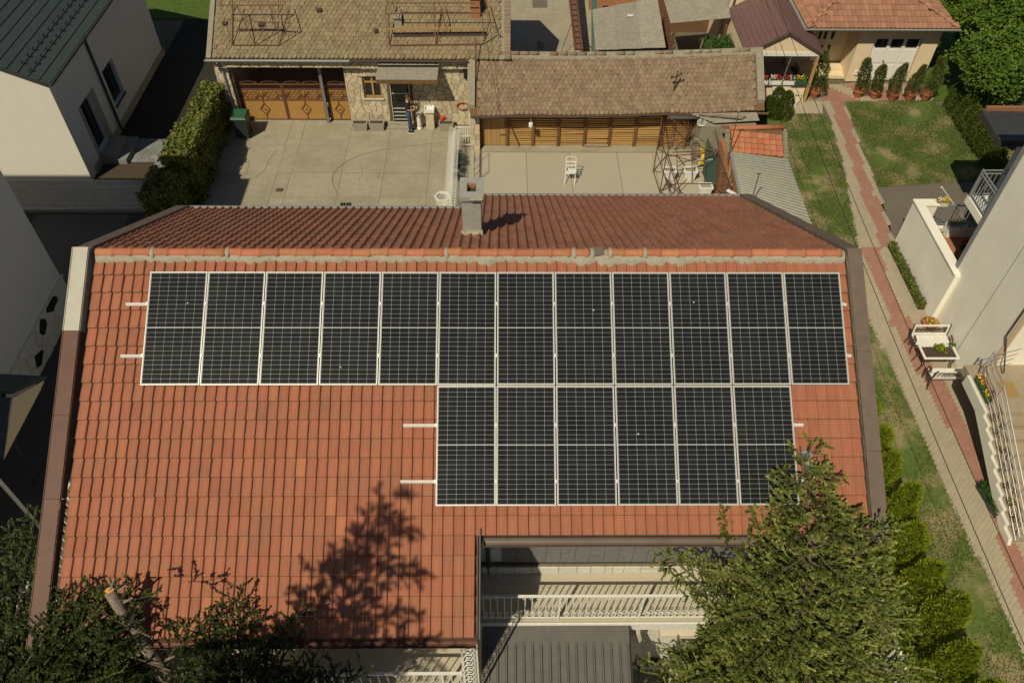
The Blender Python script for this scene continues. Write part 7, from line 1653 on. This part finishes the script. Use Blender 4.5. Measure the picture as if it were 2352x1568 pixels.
# ------------------------------------------------------------------ broadleaf trees and bushes
def broadleaf(name, label, base, H, clumps, nleaf, m_, seed, ls=.14, trunk_r=.14, cat='tree', group=None, bark='bark_pale'):
    rng = np.random.default_rng(seed); t = thing(name, label, cat, base, group); base = np.array(base, float); b = MB()
    zt2 = np.mean([c[2] for c in clumps]); mid = np.array([np.mean([c[0] for c in clumps]), np.mean([c[1] for c in clumps]), 0])
    fork = base*.75+np.array([mid[0], mid[1], 0])*.25; fork[2] = H*.38
    b.tube([tuple(base), tuple(base*.9+fork*.1+np.array([.03, 0, H*.15-fork[2]*.1])), tuple(fork)], [trunk_r, trunk_r*.8, trunk_r*.62], 8)
    for c in clumps: e = np.array(c[:3]); m2 = (fork+e)/2+rng.normal(0, .12, 3); b.tube([tuple(fork), tuple(m2), tuple(e)], [trunk_r*.5, trunk_r*.3, .015], 6)
    b.obj('trunk', bark, t, True); CC = []; per = nleaf//len(clumps)
    for c in clumps:
        d = unit(rng.normal(size=(per, 3))); rad = rng.uniform(.45, 1.0, (per, 1))**.5; lump = 1+.22*np.sin(d[:, [0]]*6+c[0]*3)+.2*np.sin(d[:, [1]]*7+c[1]*5)+.18*np.sin(d[:, [2]]*6+c[2]*4)
        CC.append(np.array(c[:3])+d*rad*lump*np.array([c[3], c[3], c[3]*.75]))
    C = np.concatenate(CC); n = len(C); Nn = unit(rng.normal(0, .7, (n, 3))+np.array([-.2, -.3, 1.])); A = unit(np.cross(Nn, rng.normal(size=(n, 3)))); B = np.cross(Nn, A)
    tint = np.clip(rng.normal(.5, .25, n), 0, 1)
    leaves('crown', C, A, B, ls*rng.uniform(.6, 1.3, n), ls*.6*rng.uniform(.7, 1.2, n), m_, t, tint); return t
def cl(pts): return [(*G(px, py, z), r) for px, py, z, r in pts]
broadleaf('walnut_tree', 'leafy tree behind the thujas in the upper right corner', (23.2, 34.4, 0), 5.0, cl([(2260, 120, 2.4, 1.0), (2310, 110, 3.0, 1.2), (2225, 50, 2.4, .9), (2270, 40, 3.2, 1.2), (2335, 30, 3.6, 1.3), (2345, 130, 2.8, 1.1), (2225, -10, 3.0, 1.1), (2290, -30, 3.8, 1.4), (2235, 90, 1.6, .7), (2390, 80, 3.4, 1.3), (2225, 125, 1.2, .55)]), 34000, 'leaf', 61, .17)
broadleaf('walnut_tree', 'smaller leafy tree with leaning pale trunk beyond the right thuja row', (21.06, 31.8, 0), 4.2, cl([(2270, 165, 2.6, .8), (2300, 190, 2.2, .7), (2240, 180, 2.0, .5), (2320, 160, 2.8, .8), (2290, 215, 1.6, .5), (2260, 200, 1.8, .45)]), 9000, 'leaf', 62, .16, .09)
broadleaf('bare_shrub', 'sparse brownish shrub above the dark roof edge', (23.6, 30.2, 0), 2.6, [(23.4, 30.4, 1.6, .7), (24.2, 30.3, 1.7, .9), (24.8, 30.6, 1.9, .8), (23.0, 30.2, 1.1, .5)], 4200, 'dry_twig', 63, .09, .06, 'shrub', None, 'bark_pale')
broadleaf('young_tree', 'young tree with forked trunk under the dark roof edge', (21.1, 28.3, 0), 2.6, [(21.6, 28.5, 1.9, .5), (22.1, 28.4, 1.6, .6), (21.5, 28.0, 1.5, .4)], 2600, 'leaf', 64, .14, .08)
broadleaf('grape_vine', 'dense green vine before the open shed', (9.9, 34.6, 0), 2.2, [(9.7, 34.6, 1.3, .6), (10.2, 34.7, 1.4, .65), (9.5, 34.3, 1.0, .5), (10.3, 34.3, .9, .6), (9.9, 34.2, .8, .5)], 7000, 'vine', 65, .13, .05, 'vine')
broadleaf('small_bush', 'round green bush between the annex and the barn ridge', (10.7, 33.4, 0), 1.2, [(10.6, 33.4, 1.0, .45), (10.9, 33.2, .7, .5)], 1600, 'leaf', 66, .10, .04, 'bush')
broadleaf('fence_plant', 'bluish-green plant entwined in the curled white fence', (-1.8, 27.4, 0), .8, [(-1.82, 27.7, .45, .16), (-1.8, 27.3, .5, .18), (-1.82, 26.9, .42, .15), (-1.85, 26.4, .35, .12)], 700, 'bluegreen', 67, .08, .02, 'plant')
